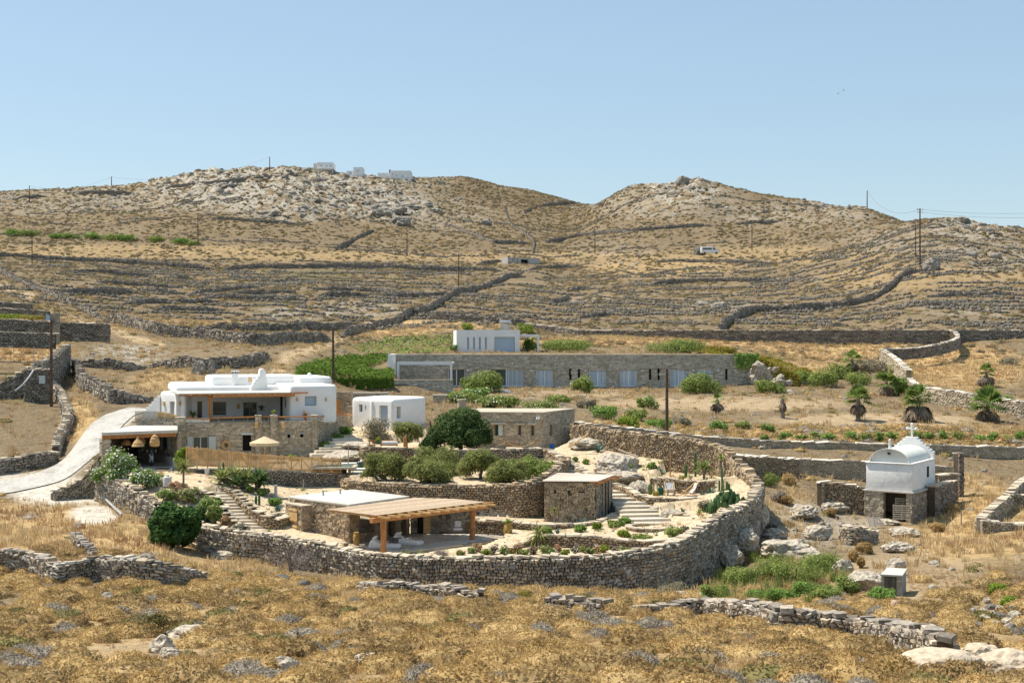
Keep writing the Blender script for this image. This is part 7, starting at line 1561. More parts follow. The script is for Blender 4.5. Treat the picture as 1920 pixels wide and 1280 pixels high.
def rosette(label,px,py,size_px,mat='leaf_agave',n=26,wf=.09,e0=.25,e1=1.35,droop=.25,name='agave',cat='agave',D=None,z=None,trunk=0,group=None,tmat='palm_bark',heads=1):
    if D is None:b=hit(px,py);D=b.y;zb=b.z
    else:zb=ground((px-960)/F*D,D) if z is None else z
    s=D/F;x=(px-960)*s;L=size_px*s;tr=trunk*s;rng=np.random.default_rng(nxt());t=thing(name,label,cat,(x,D,zb),group);parts=[]
    for h in range(heads):
        o=(0,0,tr) if heads == 1 else (rng.normal()*L*.6,rng.normal()*L*.6,tr*(.6+.5*rng.random()));V,Fq=strips(n,L,L*wf,e0,e1,droop,rng,o);parts.append((V,Fq,0))
        if tr > 0:m=MB();m.tube([(x,D,zb-.1),(x+o[0]*.6,D+o[1]*.6,zb+o[2]*.5),(x+o[0],D+o[1],zb+o[2]+.02)],[max(.07,L*.10),max(.06,L*.085),max(.07,L*.11)],8);m.obj('stem',tmat,t)
    link('leaves',mesh_of('leaves',parts,[mat]),t);return t
def palm(label,px,py,hpx,crown,skirt,mat='palm_green',D=None,lean=0,nf=26,group='fan palms in the dry field',skirt_w=1.0):
    """fan palm: trunk, hanging skirt of dead fronds, crown of fans (sizes in picture rows)"""
    if D is None:b=hit(px,py);D=b.y;zb=b.z
    else:zb=ground((px-960)/F*D,D)
    s=D/F;x=(px-960)*s;H=hpx*s;R=crown*s;sk=skirt*s;rng=np.random.default_rng(nxt());t=thing('fan_palm',label,'palm',(x,D,zb),group);top=np.array([lean*s,0,H-R*.8])
    m=MB();m.tube([(x,D,zb-.1),(x+top[0]*.5,D,zb+top[2]*.5),(x+top[0],D,zb+top[2]+.1)],[.27,.22,.2],9);m.obj('trunk','palm_bark',t)
    def fans(n,e0,e1,pl,fr,droop,fold=.0):
        Vs,Fs,off=[],[],0
        for k in range(n):
            a=rng.random()*6.28;e=e0+(e1-e0)*rng.random();d=np.array([math.cos(a)*math.cos(e),math.sin(a)*math.cos(e),math.sin(e)]);P=top+d*pl*(.8+.4*rng.random());side=np.array([-math.sin(a),math.cos(a),0]);nn=13
            for j in range(nn):
                b=(j/(nn-1)-.5)*2.6;q=d*math.cos(b)+side*math.sin(b);l=fr*(.75+.35*math.cos(b*.6))*(.85+.3*rng.random());w2=fr*.07;tp=P+q*l+np.array([0,0,-droop*l*(.3+.9*abs(math.sin(b)))]);md=P+q*l*.55;c=np.cross(q,np.cross(d,side));c=c/max(1e-6,np.linalg.norm(c))
                Vs.append([P,md-c*w2,tp,md+c*w2]);Fs.append([off,off+1,off+2,off+3]);off += 4
            cc=side*.02;Vs.append([top-cc,top+cc,P+cc,P-cc]);Fs.append([off,off+1,off+2,off+3]);off += 4
        return np.array(Vs).reshape(-1,3),np.array(Fs)
    if skirt > 0:
        Vs,Fs=fans(int(40*skirt_w),-1.54,-.85,sk*.5,sk*.62,.3);Vs[:,:2]=top[None,:2]+(Vs[:,:2]-top[None,:2])*skirt_w;Vs[:,2]=np.maximum(Vs[:,2],.03);link('dead_fronds',mesh_of('dead_fronds',[(Vs,Fs,0)],['dead_frond']),t)
    if nf:V,Fq=fans(int(nf*1.1),-.35,1.5,R*.5,R*.66,.34);link('fronds',mesh_of('fronds',[(V,Fq,0)],[mat]),t)
    return t
def cactus(label,px,py,hpx,cols,r=.09,D=None,z=None,mat='leaf_cactus',name='column_cactus',spread=.25,group=None):
    if D is None:b=hit(px,py);D=b.y;zb=b.z
    else:zb=ground((px-960)/F*D,D) if z is None else z
    s=D/F;x=(px-960)*s;rng=random.Random(nxt());t=thing(name,label,'cactus',(x,D,zb),group)
    for k in range(cols):
        a=rng.random()*6.28;q=0 if k == 0 else spread*(.4+.7*rng.random());h=hpx*s*(1 if k == 0 else .45+.5*rng.random());n=12;cx,cy=x+q*math.cos(a),D+q*math.sin(a);vs=[];m=MB()
        for zz,rr_ in ((-.05,.9),(h*.3,1),(h*.7,1),(h*.93,.85),(h,.3)):
            for i in range(n):th=2*math.pi*i/n;rad=r*rr_*(1 if i % 2 else .72);vs.append((cx+rad*math.cos(th),cy+rad*math.sin(th),zb+zz))
        fs=[(j*n+i,j*n+(i+1) % n,(j+1)*n+(i+1) % n,(j+1)*n+i) for j in range(4) for i in range(n)]+[tuple(range(4*n,5*n))];m.add(vs,fs);m.obj('stem',mat,t)
    return t
def pear(label,px,py,wpx,hpx,n=40,D=None,z=None):
    """prickly pear: flat oval pads"""
    if D is None:b=hit(px,py);D=b.y;zb=b.z
    else:zb=ground((px-960)/F*D,D) if z is None else z
    s=D/F;x=(px-960)*s;rng=np.random.default_rng(nxt());t=thing('prickly_pear',label,'cactus',(x,D,zb));V0,F0=ICO1;Vs,Fs=[],[]
    for k in range(n):
        pos=np.array([rng.normal()*wpx*s*.24,rng.normal()*wpx*s*.16,hpx*s*(.1+.85*rng.random()**.8)]);pos[2] *= 1-.5*min(1,abs(pos[0])/(wpx*s*.5));a=rng.random()*6.28;tl=rng.normal()*.35
        q=V0*np.array([.19,.035,.27])*(.8+.4*rng.random());R_=np.array(Matrix.Rotation(a,3,'Z') @ Matrix.Rotation(tl,3,'Y'));Vs.append(q@R_.T+pos);Fs.append(F0+len(V0)*k)
    link('pads',mesh_of('pads',[(np.concatenate(Vs),np.concatenate(Fs),0)],['leaf_cactus']),t);return t
def boulder(label,px,py,wpx,hpx,mat='rock',dep=None,D=None,z=None,name='boulder',sub=ICO4,rough=.28,chop=7,sink=.25,rz=0,seed=None,flat=None):
    if D is None:b=hit(px,py);D=b.y;zb=b.z
    else:zb=ground((px-960)/F*D,D) if z is None else z
    s=D/F;w_=wpx*s/2;h=hpx*s;dp=w_*.8 if dep is None else dep;hh=h*(1+sink)/2*1.12
    o=link(name,boulder_mesh(name,mat,seed or nxt(),(w_*1.12,dp*1.1,hh),sub,rough,chop),None,((px-960)*s,D+dp*.6,zb+h-hh*.92));o.rotation_euler=(0,0,rz);tag(o,label,'boulder',None,'thing');return o

# ==== the walled garden
OL='olive trees on the walled terrace'
tree('olive tree at the left end of the terrace, next to the white paving',722,902,84,54,2,'leaf_olive',8500,.10,D=107.6,z=-10.5,group=OL,name='olive_tree')
tree('front olive tree of the terrace, wide crown reaching the wall',806,908,92,46,2,'leaf_olive',8500,.10,D=106.3,z=-10.5,group=OL,name='olive_tree')
tree('rear olive tree between the left and middle ones',820,888,104,46,3,'leaf_olive',8500,.10,D=112.2,z=-10.5,group=OL,name='olive_tree')
tree('middle olive tree with a visible trunk and paler crown',903,899,88,54,12,'leaf_olive',8000,.10,D=108.6,z=-10.5,group=OL,name='olive_tree')
tree('low olive tree close behind the wall in front of the stone cottage',955,904,84,40,2,'leaf_olive',8000,.10,D=106.2,z=-10.5,group=OL,name='olive_tree')
tree('greyish spreading olive tree at the right end of the terrace',992,893,92,42,3,'leaf_mastic',6500,.10,D=109.6,z=-10.5,group=OL,name='olive_tree')
bush('bright green rounded bush in the corner of the olive terrace',1026,881,42,24,'leaf_bright',2200,.09,D=112.5,z=-10.5,name='bright_bush')
tree('big dark spreading carob tree in front of the stone cottage',862,843,132,82,12,'leaf_carob',21000,.12,D=119.6,z=-9.3,name='carob_tree',clumps=[(-.55,0,.30,.36),(-.2,-.2,.45,.42),(.15,-.1,.62,.44),(.5,0,.42,.40),(.72,.1,.25,.28),(-.05,.2,.72,.36),(.3,.2,.78,.3),(-.35,.1,.62,.34),(-.78,-.1,.12,.24),(.35,-.35,.28,.36),(-.1,-.45,.22,.3),(.0,.0,.35,.5)],flat=.85)
bush('small dark round bush at the left foot of the carob tree',803,843,28,34,'leaf_carob',1800,.10,D=118.3,z=-9.3,name='dark_bush')
tree('airy grey green olive tree left of the carob tree',765,838,62,56,16,'leaf_olive',3600,.11,D=118.9,z=-9.2,name='olive_tree')
bush('grey twiggy almond shrub in front of the white cottage',697,812,76,50,'leaf_grey',2600,.10,D=122.5,name='almond_shrub',stems=9,shell=.7,stemmat='twig')
tree('large round dark fig bush outside the enclosing wall at the left',328,1040,96,84,3,'leaf_fig',11000,.13,D=91.0,name='fig_bush',cat='bush',asp=.7,lumps=18)
bush('tall white flowering oleander hedge left of the carport',216,925,78,64,'leaf_green',6000,.12,D=103.5,z=-10.3,name='oleander',cat='oleander',flower=('flower_white',.16),lumps=14,asp=.3)
bush('lower white flowering oleander beside the courtyard',274,927,60,32,'leaf_green',3600,.11,D=101,z=-10.2,name='oleander',cat='oleander',flower=('flower_white',.14),asp=.3)
for lab,px,py,D,w_,h,mt,fl in [
 ('green shrub spilling over the wall below the courtyard urn',318,935,98.6,46,22,'leaf_green',('flower_pink',.1)),
 ('pinkish flowering shrub in the bed left of the lower steps',352,945,98.2,44,28,'leaf_mastic',('flower_pink',.22)),
 ('loose green shrub in the bed at the middle of the lower steps',388,968,95.8,46,40,'leaf_green',None),
 ('tall leafy shrub beside the lower steps',404,985,94.2,34,44,'leaf_mastic',('flower_white',.03)),
 ('dark shrub at the corner of the bed next to the fig bush',376,975,94.6,38,32,'leaf_carob',None),
 ('dry reddish shrub at the end of the flower bed by the steps',424,990,93.4,22,26,'straw_red',None),
 ('pale flowering low shrub at the foot of the lower steps',452,993,92.8,34,18,'leaf_grey',('flower_white',.12)),
 ('low pinkish heather by the fan palm trunk in the courtyard',332,918,100.2,34,16,'straw_red',('flower_pink',.2))]:
    bush(lab,px,py,w_,h,mt,1500,.09,D=D,flower=fl,name='garden_shrub',z=ground((px-960)/F*D,D))
bush('leafy citrus tree at the right front corner of the carport',337,872,30,42,'leaf_bright',1800,.13,D=106.4,name='citrus_tree',cat='tree',low=.4)
rosette('trunked yucca with a shaggy head at the courtyard edge',344,912,22,'leaf_olive',90,.05,-.6,1.4,.4,'yucca','yucca',D=99.9,trunk=44)
cactus('small grey barrel cactus next to the trunked yucca',358,919,11,1,.24,D=99.3,name='barrel_cactus')
cactus('clump of slender candelabra cactus at the top of the lower steps',419,910,36,7,.08,D=103.4,spread=.35)
rosette('big dark yucca clump below the cane fence',452,925,30,'leaf_olive',46,.08,.1,1.4,.7,'yucca','yucca',D=103.6,heads=4,trunk=14)
rosette('second yucca clump right of the first below the cane fence',480,932,30,'leaf_carob',46,.08,.0,1.4,.8,'yucca','yucca',D=103,heads=5,trunk=16)
rosette('ochre tinged aloe between the two yucca clumps',468,937,16,'leaf_bright',26,.1,.1,1.3,.3,'aloe','aloe',D=101.6)
bush('rounded light green euphorbia below the yuccas',492,935,26,15,'leaf_mastic',700,.09,D=101.4,name='euphorbia',stems=1)
bush('bushy green succulent near the grey post',514,950,26,16,'leaf_green',700,.09,D=99.6,name='euphorbia',stems=1)
rosette('blue green agave beside the pool house annex',521,963,17,'leaf_agave',26,.14,.3,1.4,.15,D=98.3)
cactus('dark single cactus above the middle of the lower steps',486,951,20,2,.09,D=99.2)
rosette('spiky green aloe at the corner of the pool house annex',532,982,14,'leaf_bright',26,.1,.0,1.3,.4,'aloe','aloe',D=96.2)
for px in (547,565,578,588,596,606):bush('green grass tuft at the base of the pool house, %s from the left' % ORD[[547,565,578,588,596,606].index(px)],px,1008+ (px-547)*.15,12,8,'leaf_bright',160,.09,D=94.6-(px-547)*.045,z=-13.3,name='grass_tuft',cat='grass tuft',group='grass tufts along the pool house',stems=1,lumps=3)
rosette('long leaved yucca hanging over the planter wall',1010,1018,34,'leaf_olive',80,.045,-.5,1.3,1.3,'yucca','yucca',D=91.4,z=-13.1,trunk=18)
rosette('potted blue agave on the planter wall',1045,1001,13,'leaf_agave',22,.13,.1,1.3,.1,D=91.9,z=-12.5)
rosette('slim dracaena against the shed wall',1040,975,13,'leaf_olive',36,.07,-.5,1.3,.5,'dracaena','dracaena',D=99.2,z=-12.68,trunk=24)
rosette('grey agave in front of the shed',1091,980,15,'leaf_agave',24,.13,.0,1.2,.1,D=98.8,z=-12.68)
rosette('large agave at the shed doorway beside the steps',1147,955,22,'leaf_agave',24,.11,.0,1.2,.2,D=103,z=-12.6)
for lab,px,py,D,w_,h,mt in [('leafy green clump under the low sinuous wall, left',1024,996,95.2,26,13,'leaf_green'),('leafy green clump under the low sinuous wall, middle',1086,998,95.6,26,13,'leaf_green'),('leafy green clump under the low sinuous wall, right',1120,994,96.4,20,12,'leaf_bright'),('flowering clump at the end of the low sinuous wall',1150,988,97,28,13,'leaf_mastic'),('green clump at the foot of the broad steps',1172,985,97.4,24,15,'leaf_green'),
  ('green shrub left of the fire pit',1170,1003,92.8,28,15,'leaf_bright'),('grassy shrub in front of the fire pit',1205,1012,91.4,40,13,'leaf_mastic'),('tall weeds right of the fire pit',1262,1008,91.5,36,24,'leaf_mastic'),('low weeds behind the front wall right of the fire pit',1283,1000,92.4,20,18,'leaf_grey')]:
    bush(lab,px,py,w_,h,mt,650,.085,D=D,name='garden_clump',stems=1,flower=('flower_red',.02) if 'front' in lab else None,z=ground((px-960)/F*D,D))
fk=0
for px in range(862,1190,15):
    D=87.6+.9*((fk*37) % 5)/4;mt=['leaf_mastic','leaf_green','straw_red','leaf_bright','leaf_grey'][fk % 5];fl=['flower_red','flower_pink','flower_white'][fk % 3]
    bush('border plant with %s blooms just inside the front wall, %s from the left' % (['red','pink','white'][fk % 3],ORD[fk]),px+((fk*7) % 9),1035,20,11+((fk*5) % 13),mt,420,.075,D=D,z=-13.2,name='border_plant',cat='flower',group='plants of the flower border, %s' % ['red','pink','white'][fk % 3],flower=(fl,.10),stems=2,lumps=5,shell=.8);fk += 1
# cactus garden on the right
cycad=rosette('cycad palm with a dark trunk in the cactus bed',1320,901,26,'palm_green',44,.07,-.2,1.2,.8,'cycad','cycad',D=109.6,z=-10.6,trunk=20)
rosette('thin dracaena tree at the back corner of the cactus bed',1352,895,11,'leaf_bright',40,.08,-.4,1.4,.4,'dracaena','dracaena',D=110.4,z=-10.6,trunk=38)
cactus('tall branching cactus at the right end of the cactus bed',1354,917,46,3,.08,D=107.0,z=-11.3,spread=.3)
cactus('group of low columns right of the deck chairs',1363,925,26,8,.10,D=105.6,z=-11.4,spread=.4)
cactus('tall single column cactus left of the cycad',1304,892,46,1,.10,D=111.6,z=-10.6)
cactus('medium column cactus in the middle of the cactus bed',1286,893,24,1,.13,D=111.2,z=-10.6)
cactus('tall brown dry stalk cactus in the cactus bed',1257,890,44,2,.06,D=112,z=-10.6,mat='straw_red')
cactus('thick column cactus left of the deck chairs',1219,918,20,1,.16,D=106.2,z=-11.4,mat='leaf_mastic')
cactus('round golden barrel cactus beside the thick column',1230,922,8,1,.26,D=105.4,z=-11.4,mat='leaf_yellow',name='barrel_cactus')
cactus('round golden barrel cactus in the cactus bed',1278,898,7,1,.22,D=109.4,z=-10.6,mat='leaf_yellow',name='barrel_cactus')
for lab,px,py,D,z,sz in [('large blue agave under the tall drystone wall',1237,882,113.6,-10.6,17),('blue agave beside the pale flat boulder',1186,908,108.6,-11.3,15),('smaller blue agave near the head of the broad steps',1203,914,107,-11.4,12),('tall agave against the cactus bed wall',1333,924,105.2,-11.4,17),('small grey agave in the cactus bed',1295,898,109.6,-10.6,9),('green agave high in the rock garden',1121,852,120,None,18),('small agave right of the cactus bed wall',1318,930,104.4,-11.4,11),('small aloe below the terrace wall right of the boulders',1280,958,100.5,-12.1,11),('bright aloe by the front wall on the right',1311,964,99.4,-12.1,12)]:
    rosette(lab,px,py,sz,'leaf_agave' if 'bright' not in lab else 'leaf_bright',24,.12,.25,1.35,.15,D=D,z=z)
pear('large prickly pear thicket behind the front wall on the right',1368,958,74,48,150,D=100.2,z=-12.2)
bush('pale shrub left of the prickly pear thicket',1322,950,30,22,'leaf_grey',700,.09,D=101.5,z=-12.1,name='garden_clump')
bush('ochre green shrub at the edge of the prickly pears',1338,944,24,20,'leaf_bright',600,.09,D=102.4,z=-12.0,name='garden_clump')
for lab,px,py,D,w_,h in [('green succulent beside the big pale boulder',1180,888,112.4,22,18),('leafy clump left of the large blue agave',1222,884,113,22,14),('small green clump in the rocks near the upper steps',1078,862,116.5,12,9),('low green clump on the rock slope above the upper steps',1099,868,115.5,14,10),('dark shrub beside the upper garden steps',1056,890,110.5,20,16)]:
    bush(lab,px,py,w_,h,'leaf_green',420,.085,D=D,name='garden_clump',stems=1,lumps=5,z=ground((px-960)/F*D,D))
# rocks of the garden
boulder('huge pale flat boulder leaning behind the slatted shed',1158,893,92,40,'rock',D=112,dep=2.8,sink=.3,chop=10,rough=.22,name='rock_slab')
boulder('low pale rock shelf at the foot of the huge boulder',1168,905,70,18,'rock',D=109.5,dep=1.2,rough=.2,name='rock_slab')
boulder('rounded pale rock right of the broad steps, upper',1204,928,44,26,'rock',D=107.3,z=-11.5,dep=.9,rough=.2)
boulder('smooth oval boulder at the lower terrace wall',1230,957,28,14,'rock',D=101.6,z=-12.3,chop=1,rough=.1)
boulder('smooth broad boulder next to the oval one',1258,966,38,19,'rock',D=99.6,z=-12.5,chop=3,rough=.12)
boulder('pale rock outcrop beside the stone cottage',1098,848,60,20,'rock',D=121,dep=2,rough=.22,name='rock_slab')
boulder('wide flat pale boulder on the slope behind the sunbeds',640,848,76,16,'rock',D=116.8,dep=2.4,rough=.18,name='rock_slab')
boulder('second flat pale boulder above the sunbeds',664,838,60,14,'rock',D=119.2,dep=2,rough=.2,name='rock_slab')
boulder('pale boulder left of the flat ones by the steps',622,853,40,12,'rock',D=116,dep=1.4,rough=.2,name='rock_slab')
boulder('pinkish round stone in the flower bed',1041,1036,14,9,'rock_red',D=88.2,z=-13.2,chop=1,rough=.1,sub=ICO2)
boulder('large pale bedrock hump under the curved wall at the right',1402,1030,50,36,'rock',D=96.5,z=-14.1,dep=1.2,sink=.3)
boulder('grey bedrock face below the curved wall, lower',1376,1058,48,30,'rock',D=93.8,z=-14.6,dep=1.0,sink=.3)
boulder('blue grey rock at the corner foot of the curved wall',1430,990,28,40,'rock',D=101.6,z=-13.3,dep=.9)
# valley on the right
boulder('big pale cracked boulder in the valley left of the chapel',1484,1048,92.4,30.24,'rock',dep=1.8,rough=.34,chop=11)
boulder('pale stepped rock face above the cracked boulder',1535,1012,52.5,24.48,'rock',rough=.34,chop=9)
boulder('pale weathered rock ridge left of the chapel path',1510,972,56.7,23.04,'rock',dep=1.6,rough=.36,chop=9)
boulder('low pale rock below the chapel path',1562,960,46.2,15.84,'rock',rough=.34)
boulder('pale rock by the garden wall foot in the valley',1455,1010,42,17.28,'rock',rough=.36)
boulder('dark jagged rock in the valley under the garden corner',1440,990,34,20,'rock_dark',rough=.4)
boulder('smooth pale rock face left of the plank door hut',1622,1112,79.8,36,'rock',dep=1.2,rough=.2,chop=8)
boulder('grey rock left of the smooth rock face',1582,1080,37.8,28.8,'rock',rough=.3)
boulder('rounded pale boulder above the plank door hut',1682,1070,35.7,21.6,'rock',rough=.16,chop=3)
boulder('pale rock above the rounded boulder',1686,1036,52.5,18.72,'rock',rough=.3)
boulder('pale worn step rock in front of the chapel basement',1668,984,39.9,8.64,'rock',rough=.25,dep=.8)
boulder('pale bare rock below the chapel door',1700,1006,58.8,14.4,'rock',rough=.25,dep=1.2)
boulder('reddish stone standing in the grass below the hut',1680,1142,16,17,'rock_red',rough=.12,chop=2,sub=ICO2)
boulder('long pale bedrock strip at the front wall foot',1300,1120,94.5,8.64,'rock',dep=.6,rough=.2,rz=-.35,name='rock_slab')
boulder('pale flat rock in the green patch of the valley',1420,1082,48.3,10.08,'rock',dep=.8,rough=.25,rz=-.4,name='rock_slab')
# foreground rocks
boulder('large tan boulder at the bottom edge on the right',1770,1294,150,42,'rock_tan',D=37.5,dep=.9,rough=.12,chop=3)
boulder('large tan boulder in the bottom right corner',1912,1288,112,56,'rock_tan',D=38.5,dep=.8,rough=.16,chop=4)
boulder('dark upright boulder at the end of the foreground wall',1849,1243,34,40,'rock_dark',D=46,rough=.25,chop=8)
boulder('broad pale flat boulder under the dark upright one',1842,1258,96,44,'rock_tan',D=44.5,dep=.8,rough=.25,chop=8)
boulder('slanting slab stone at the end of the foreground wall',1786,1240,34,40,'rock',D=48,rough=.25,chop=8)
boulder('lichen covered boulder in the foreground at the left',300,1224,48,28,'rock',rough=.25)
boulder('pale flat rock beside the lichen covered boulder',315,1234,40,18,'rock',rough=.25)
boulder('grey split boulder in the foreground left of centre',530,1264,52,30,'rock',rough=.3,chop=9)
boulder('flat white bedrock patch in the foreground at the left',345,1195,64,14,'rock',dep=.9,rough=.25,name='rock_slab')
boulder('pale bedrock at the bottom edge left of centre',690,1279,64,22,'rock',rough=.22,D=38.6)
boulder('round dark stone on the straw at the front wall, left',524,1094,34,16,'rock_dark',chop=2,rough=.15)
boulder('smaller dark stone next to the round one',568,1102,22,14,'rock_dark',chop=2,rough=.15,sub=ICO3)
boulder('pale flat rock in the foreground at the right',1290,1252,40,14,'rock',dep=.5,rough=.2,name='rock_slab')
boulder('pale bedrock in the straw beside the fig bush',422,1048,46,14,'rock',rough=.25,name='rock_slab')
for k,(px,py,w_,h) in enumerate([(1835,1178,20,12),(1850,1165,22,12),(1862,1156,20,11),(1878,1162,22,14),(1893,1172,26,13),(1844,1150,18,11),(1860,1142,22,10),(1876,1146,18,11),(1905,1160,24,14),(1828,1166,18,9),(1880,1134,16,12),(1852,1131,15,11),(1898,1150,20,12),(1914,1176,22,14),(1868,1174,22,10)]):
    boulder('rubble stone in the heap at the right edge, %s' % (['topmost','bottom'][0] if py < 1132 else 'upper part' if py < 1152 else 'middle part' if py < 1165 else 'lower part'),px,py,w_,h,'rock' if k % 3 else 'rock_dark',rough=.2,chop=6,sub=ICO2,name='rubble_stone');SC.objects[-1]
for o in list(SC.objects):
    if o.name.startswith('rubble_stone'):o['group']='rubble stones heaped at the right edge';o['category']='stone'
# valley scrub
for lab,px,py,w_,h,mt in [('tall yellow green broom in the valley, left of the rock',1452,1090,60,42,'leaf_mastic'),('green broom bush in the middle of the valley',1500,1102,70,48,'leaf_mastic'),('wide grassy bush below the cracked boulder',1540,1078,60,36,'leaf_mastic'),('dark green bush at the right of the valley thicket',1512,1128,40,36,'leaf_green'),('low green bush at the left foot of the smooth rock',1592,1118,36,34,'leaf_mastic'),('feathery bush under the curved wall',1390,1104,50,34,'leaf_mastic'),('yellowish bush by the rubble wall',1345,1126,44,26,'leaf_mastic'),('small green bush beside the valley thicket',1462,1132,44,24,'leaf_green'),('bright green bush in front of the plank door hut',1662,1124,40,18,'leaf_green'),('wispy grey green bush at the wall corner',1268,1118,46,22,'leaf_grey'),('green grass bush along the valley floor',1420,1130,40,20,'leaf_green'),('olive bush at the lower end of the valley thicket',1560,1128,50,22,'leaf_mastic')]:
    bush(lab,px,py,w_*1.35,h*1.1,mt,2400,.085,name='valley_bush',shell=.6,asp=.3,up=1.2)
for lab,px,py,w_,h,mt in [('golden cushion on the slope right of the chapel door',1758,998,28,18,'cushion_gold'),('orange cushion pair in the valley, upper',1622,1040,36,22,'cushion_gold'),('orange cushion in the valley, lower left',1602,1055,24,22,'cushion_gold'),('small orange cushion under the pair',1616,1066,18,20,'cushion_gold'),('golden cushion right of the chapel wall, upper',1790,965,30,20,'cushion_gold'),('olive cushion at the garden corner',1448,915,38,26,'leaf_mastic'),('orange cushion beside the olive one',1480,912,32,24,'cushion_gold'),('grey cushion below the garden corner',1460,944,36,22,'cushion_grey'),('brown cushion right of the grey one',1478,948,30,18,'cushion_gold'),('brown bush on the path below the chapel',1560,970,26,18,'cushion_brown'),('yellow flowering bush under the front wall',982,1126,38,17,'leaf_yellow'),('olive bush at the lower left of the rubble wall',1236,1150,40,22,'cushion_olive'),('yellow green bush at the right edge rubble',1878,1118,44,22,'leaf_bright'),('yellow green bush lower at the right edge rubble',1898,1138,36,20,'leaf_bright'),('twiggy dead grey bush against the front wall at the left',540,1080,110,62,'twig'),('dry brown bush against the front wall',825,1090,40,30,'twig'),('dark olive bush in the foreground at the left',258,1192,86,36,'cushion_olive')]:
    bush(lab,px,py,w_,h,mt,1500 if mt != 'twig' else 1800,.07 if mt != 'twig' else .12,name='cushion_bush',stems=2 if mt != 'twig' else 14,shell=.12 if mt != 'twig' else .9,asp=.35 if mt != 'twig' else .06,stemmat='bark' if mt != 'twig' else 'twig',lumps=4 if mt != 'twig' else 10)
# ==== field and hillside greenery
for lab,px,py,w_,h,mt,n in [
 ('big round mastic bush before the glass doors, left of the villa',903,738,80,42,'leaf_mastic',4200),('big round mastic bush at the right half of the villa',1313,739,82,40,'leaf_mastic',4200),('yellowish round bush in front of the middle of the villa',1096,737,46,32,'leaf_mastic',2000),
 ('flowering shrub under the left mastic bush',890,745,60,18,'leaf_green',1200),('green mound right of the white box house',1062,661,112,24,'leaf_mastic',3200),('dense green mound above the villa roof, right',1272,664,108,28,'leaf_mastic',3600),('low green mound above the right end of the villa',1352,664,60,16,'leaf_ochre',1500),
 ('tall reeds behind the white box house, right',986,627,38,22,'leaf_bright',900),('reed clump behind the white box house, left',877,619,24,14,'leaf_bright',500),('dark shrub under the white pergola of the box house',995,658,34,26,'leaf_green',1100),('small dark bush at the left corner of the box house',850,660,16,14,'leaf_green',400),
 ('wide low bush at the right end of the villa',1446,738,60,26,'leaf_mastic',1700),('rounded bush below the ivy slope, left',1502,722,54,26,'leaf_mastic',1700),('tall rounded bush below the ivy slope',1544,728,66,36,'leaf_mastic',2200),('bush behind the tall rounded one',1582,712,54,32,'leaf_mastic',1800),('olive green bush left of the second palm row',1612,722,56,26,'leaf_mastic',1600),('grey green bush at the feet of the upper palm',1640,700,60,24,'leaf_grey',1400),('bright green round bush beside the middle palm',1692,742,44,36,'leaf_green',2200),('bush under the coped wall corner',1690,706,50,22,'leaf_mastic',1300),
 ('bush against the coped wall behind the small grey palm',1765,754,44,18,'leaf_grey',900),('bush against the coped wall right of the small grey palm',1815,758,46,20,'leaf_grey',900),('green shrub at the right edge under the coped wall',1895,768,44,26,'leaf_green',1100),('pale green tussock high in the right field',1896,686,38,18,'leaf_grey',700),
 ('pale oleander bush above the stone cottage roof, left',872,757,60,22,'leaf_mastic',1300),('loose flowering oleanders above the stone cottage roof',935,765,84,24,'leaf_mastic',1800),('oleander above the right end of the stone cottage',1010,776,70,24,'leaf_mastic',1400),('green bush in the field left of the centre pole',1134,788,56,26,'leaf_green',1300),('bright green bush in the field at the wall',1178,803,46,24,'leaf_bright',1300),('flowering oleander in the middle field',1215,766,40,24,'leaf_mastic',1000),('broad green bush beside the centre pole',1232,806,56,20,'leaf_green',1300),('grey green bush left of the centre pole',1195,790,44,22,'leaf_mastic',900),('bush right of the centre pole near the wall',1282,800,34,18,'leaf_grey',700),('round green bush in the field right of the centre pole',1352,809,36,20,'leaf_green',1000),('small green bush above the boundary wall',1395,806,28,16,'leaf_mastic',600),('small sparse bush above the boundary wall',1440,812,26,20,'leaf_green',600),('dark little bush in the field near the villa',1046,755,50,14,'leaf_mastic',700),('pale bush in the field left',1100,765,40,16,'leaf_grey',600),
 ('bright green shrub by the house steps',604,818,28,26,'leaf_bright',900),('green shrub behind the bright one by the house steps',630,812,26,18,'leaf_green',700),('dark little hedge along the house steps',648,806,26,14,'leaf_green',500),('yellowish bush below the house corner',548,853,18,12,'leaf_bright',350)]:
    kw={}
    if py in (818,812,806,853) and px < 660:kw=dict(D={604:119.6,630:122,648:124.5,548:116}[px])
    bush(lab,px,py,w_,h,mt,n,.16 if py < 770 else .12,name='mastic_bush' if 'mastic' in mt else 'bush',shell=.3,lumps=11,flower=('flower_white',.08) if 'flower' in lab or 'oleander' in lab else None,**kw)
for k,px in enumerate(range(1442,1925,30)):
    bush('low oleander above the boundary wall, %s in the row from the left' % ORD[k],px+((k*13) % 17)-8,825+(k*5 % 4),20+((k*11) % 15),11+((k*7) % 13),'leaf_green' if k % 3 else 'leaf_mastic',420,.11,name='row_oleander',cat='oleander',group='young oleanders in a row above the boundary wall',lumps=5,shell=.7)
for k,(px,py,w_,h) in enumerate([(22,443,54,18),(50,443,40,16),(105,447,44,14),(128,448,30,12),(165,450,40,18),(200,454,52,22),(232,453,36,16),(290,455,30,18),(340,459,44,18),(362,461,28,12)]):
    bush('green roadside shrub on the upper left slope, %s from the left' % ORD[k],px,py,w_*1.1,h*.8,'leaf_mastic' if k % 2 else 'leaf_green',900,.32,name='roadside_shrub',group='green shrubs along the upper left road',lumps=8)
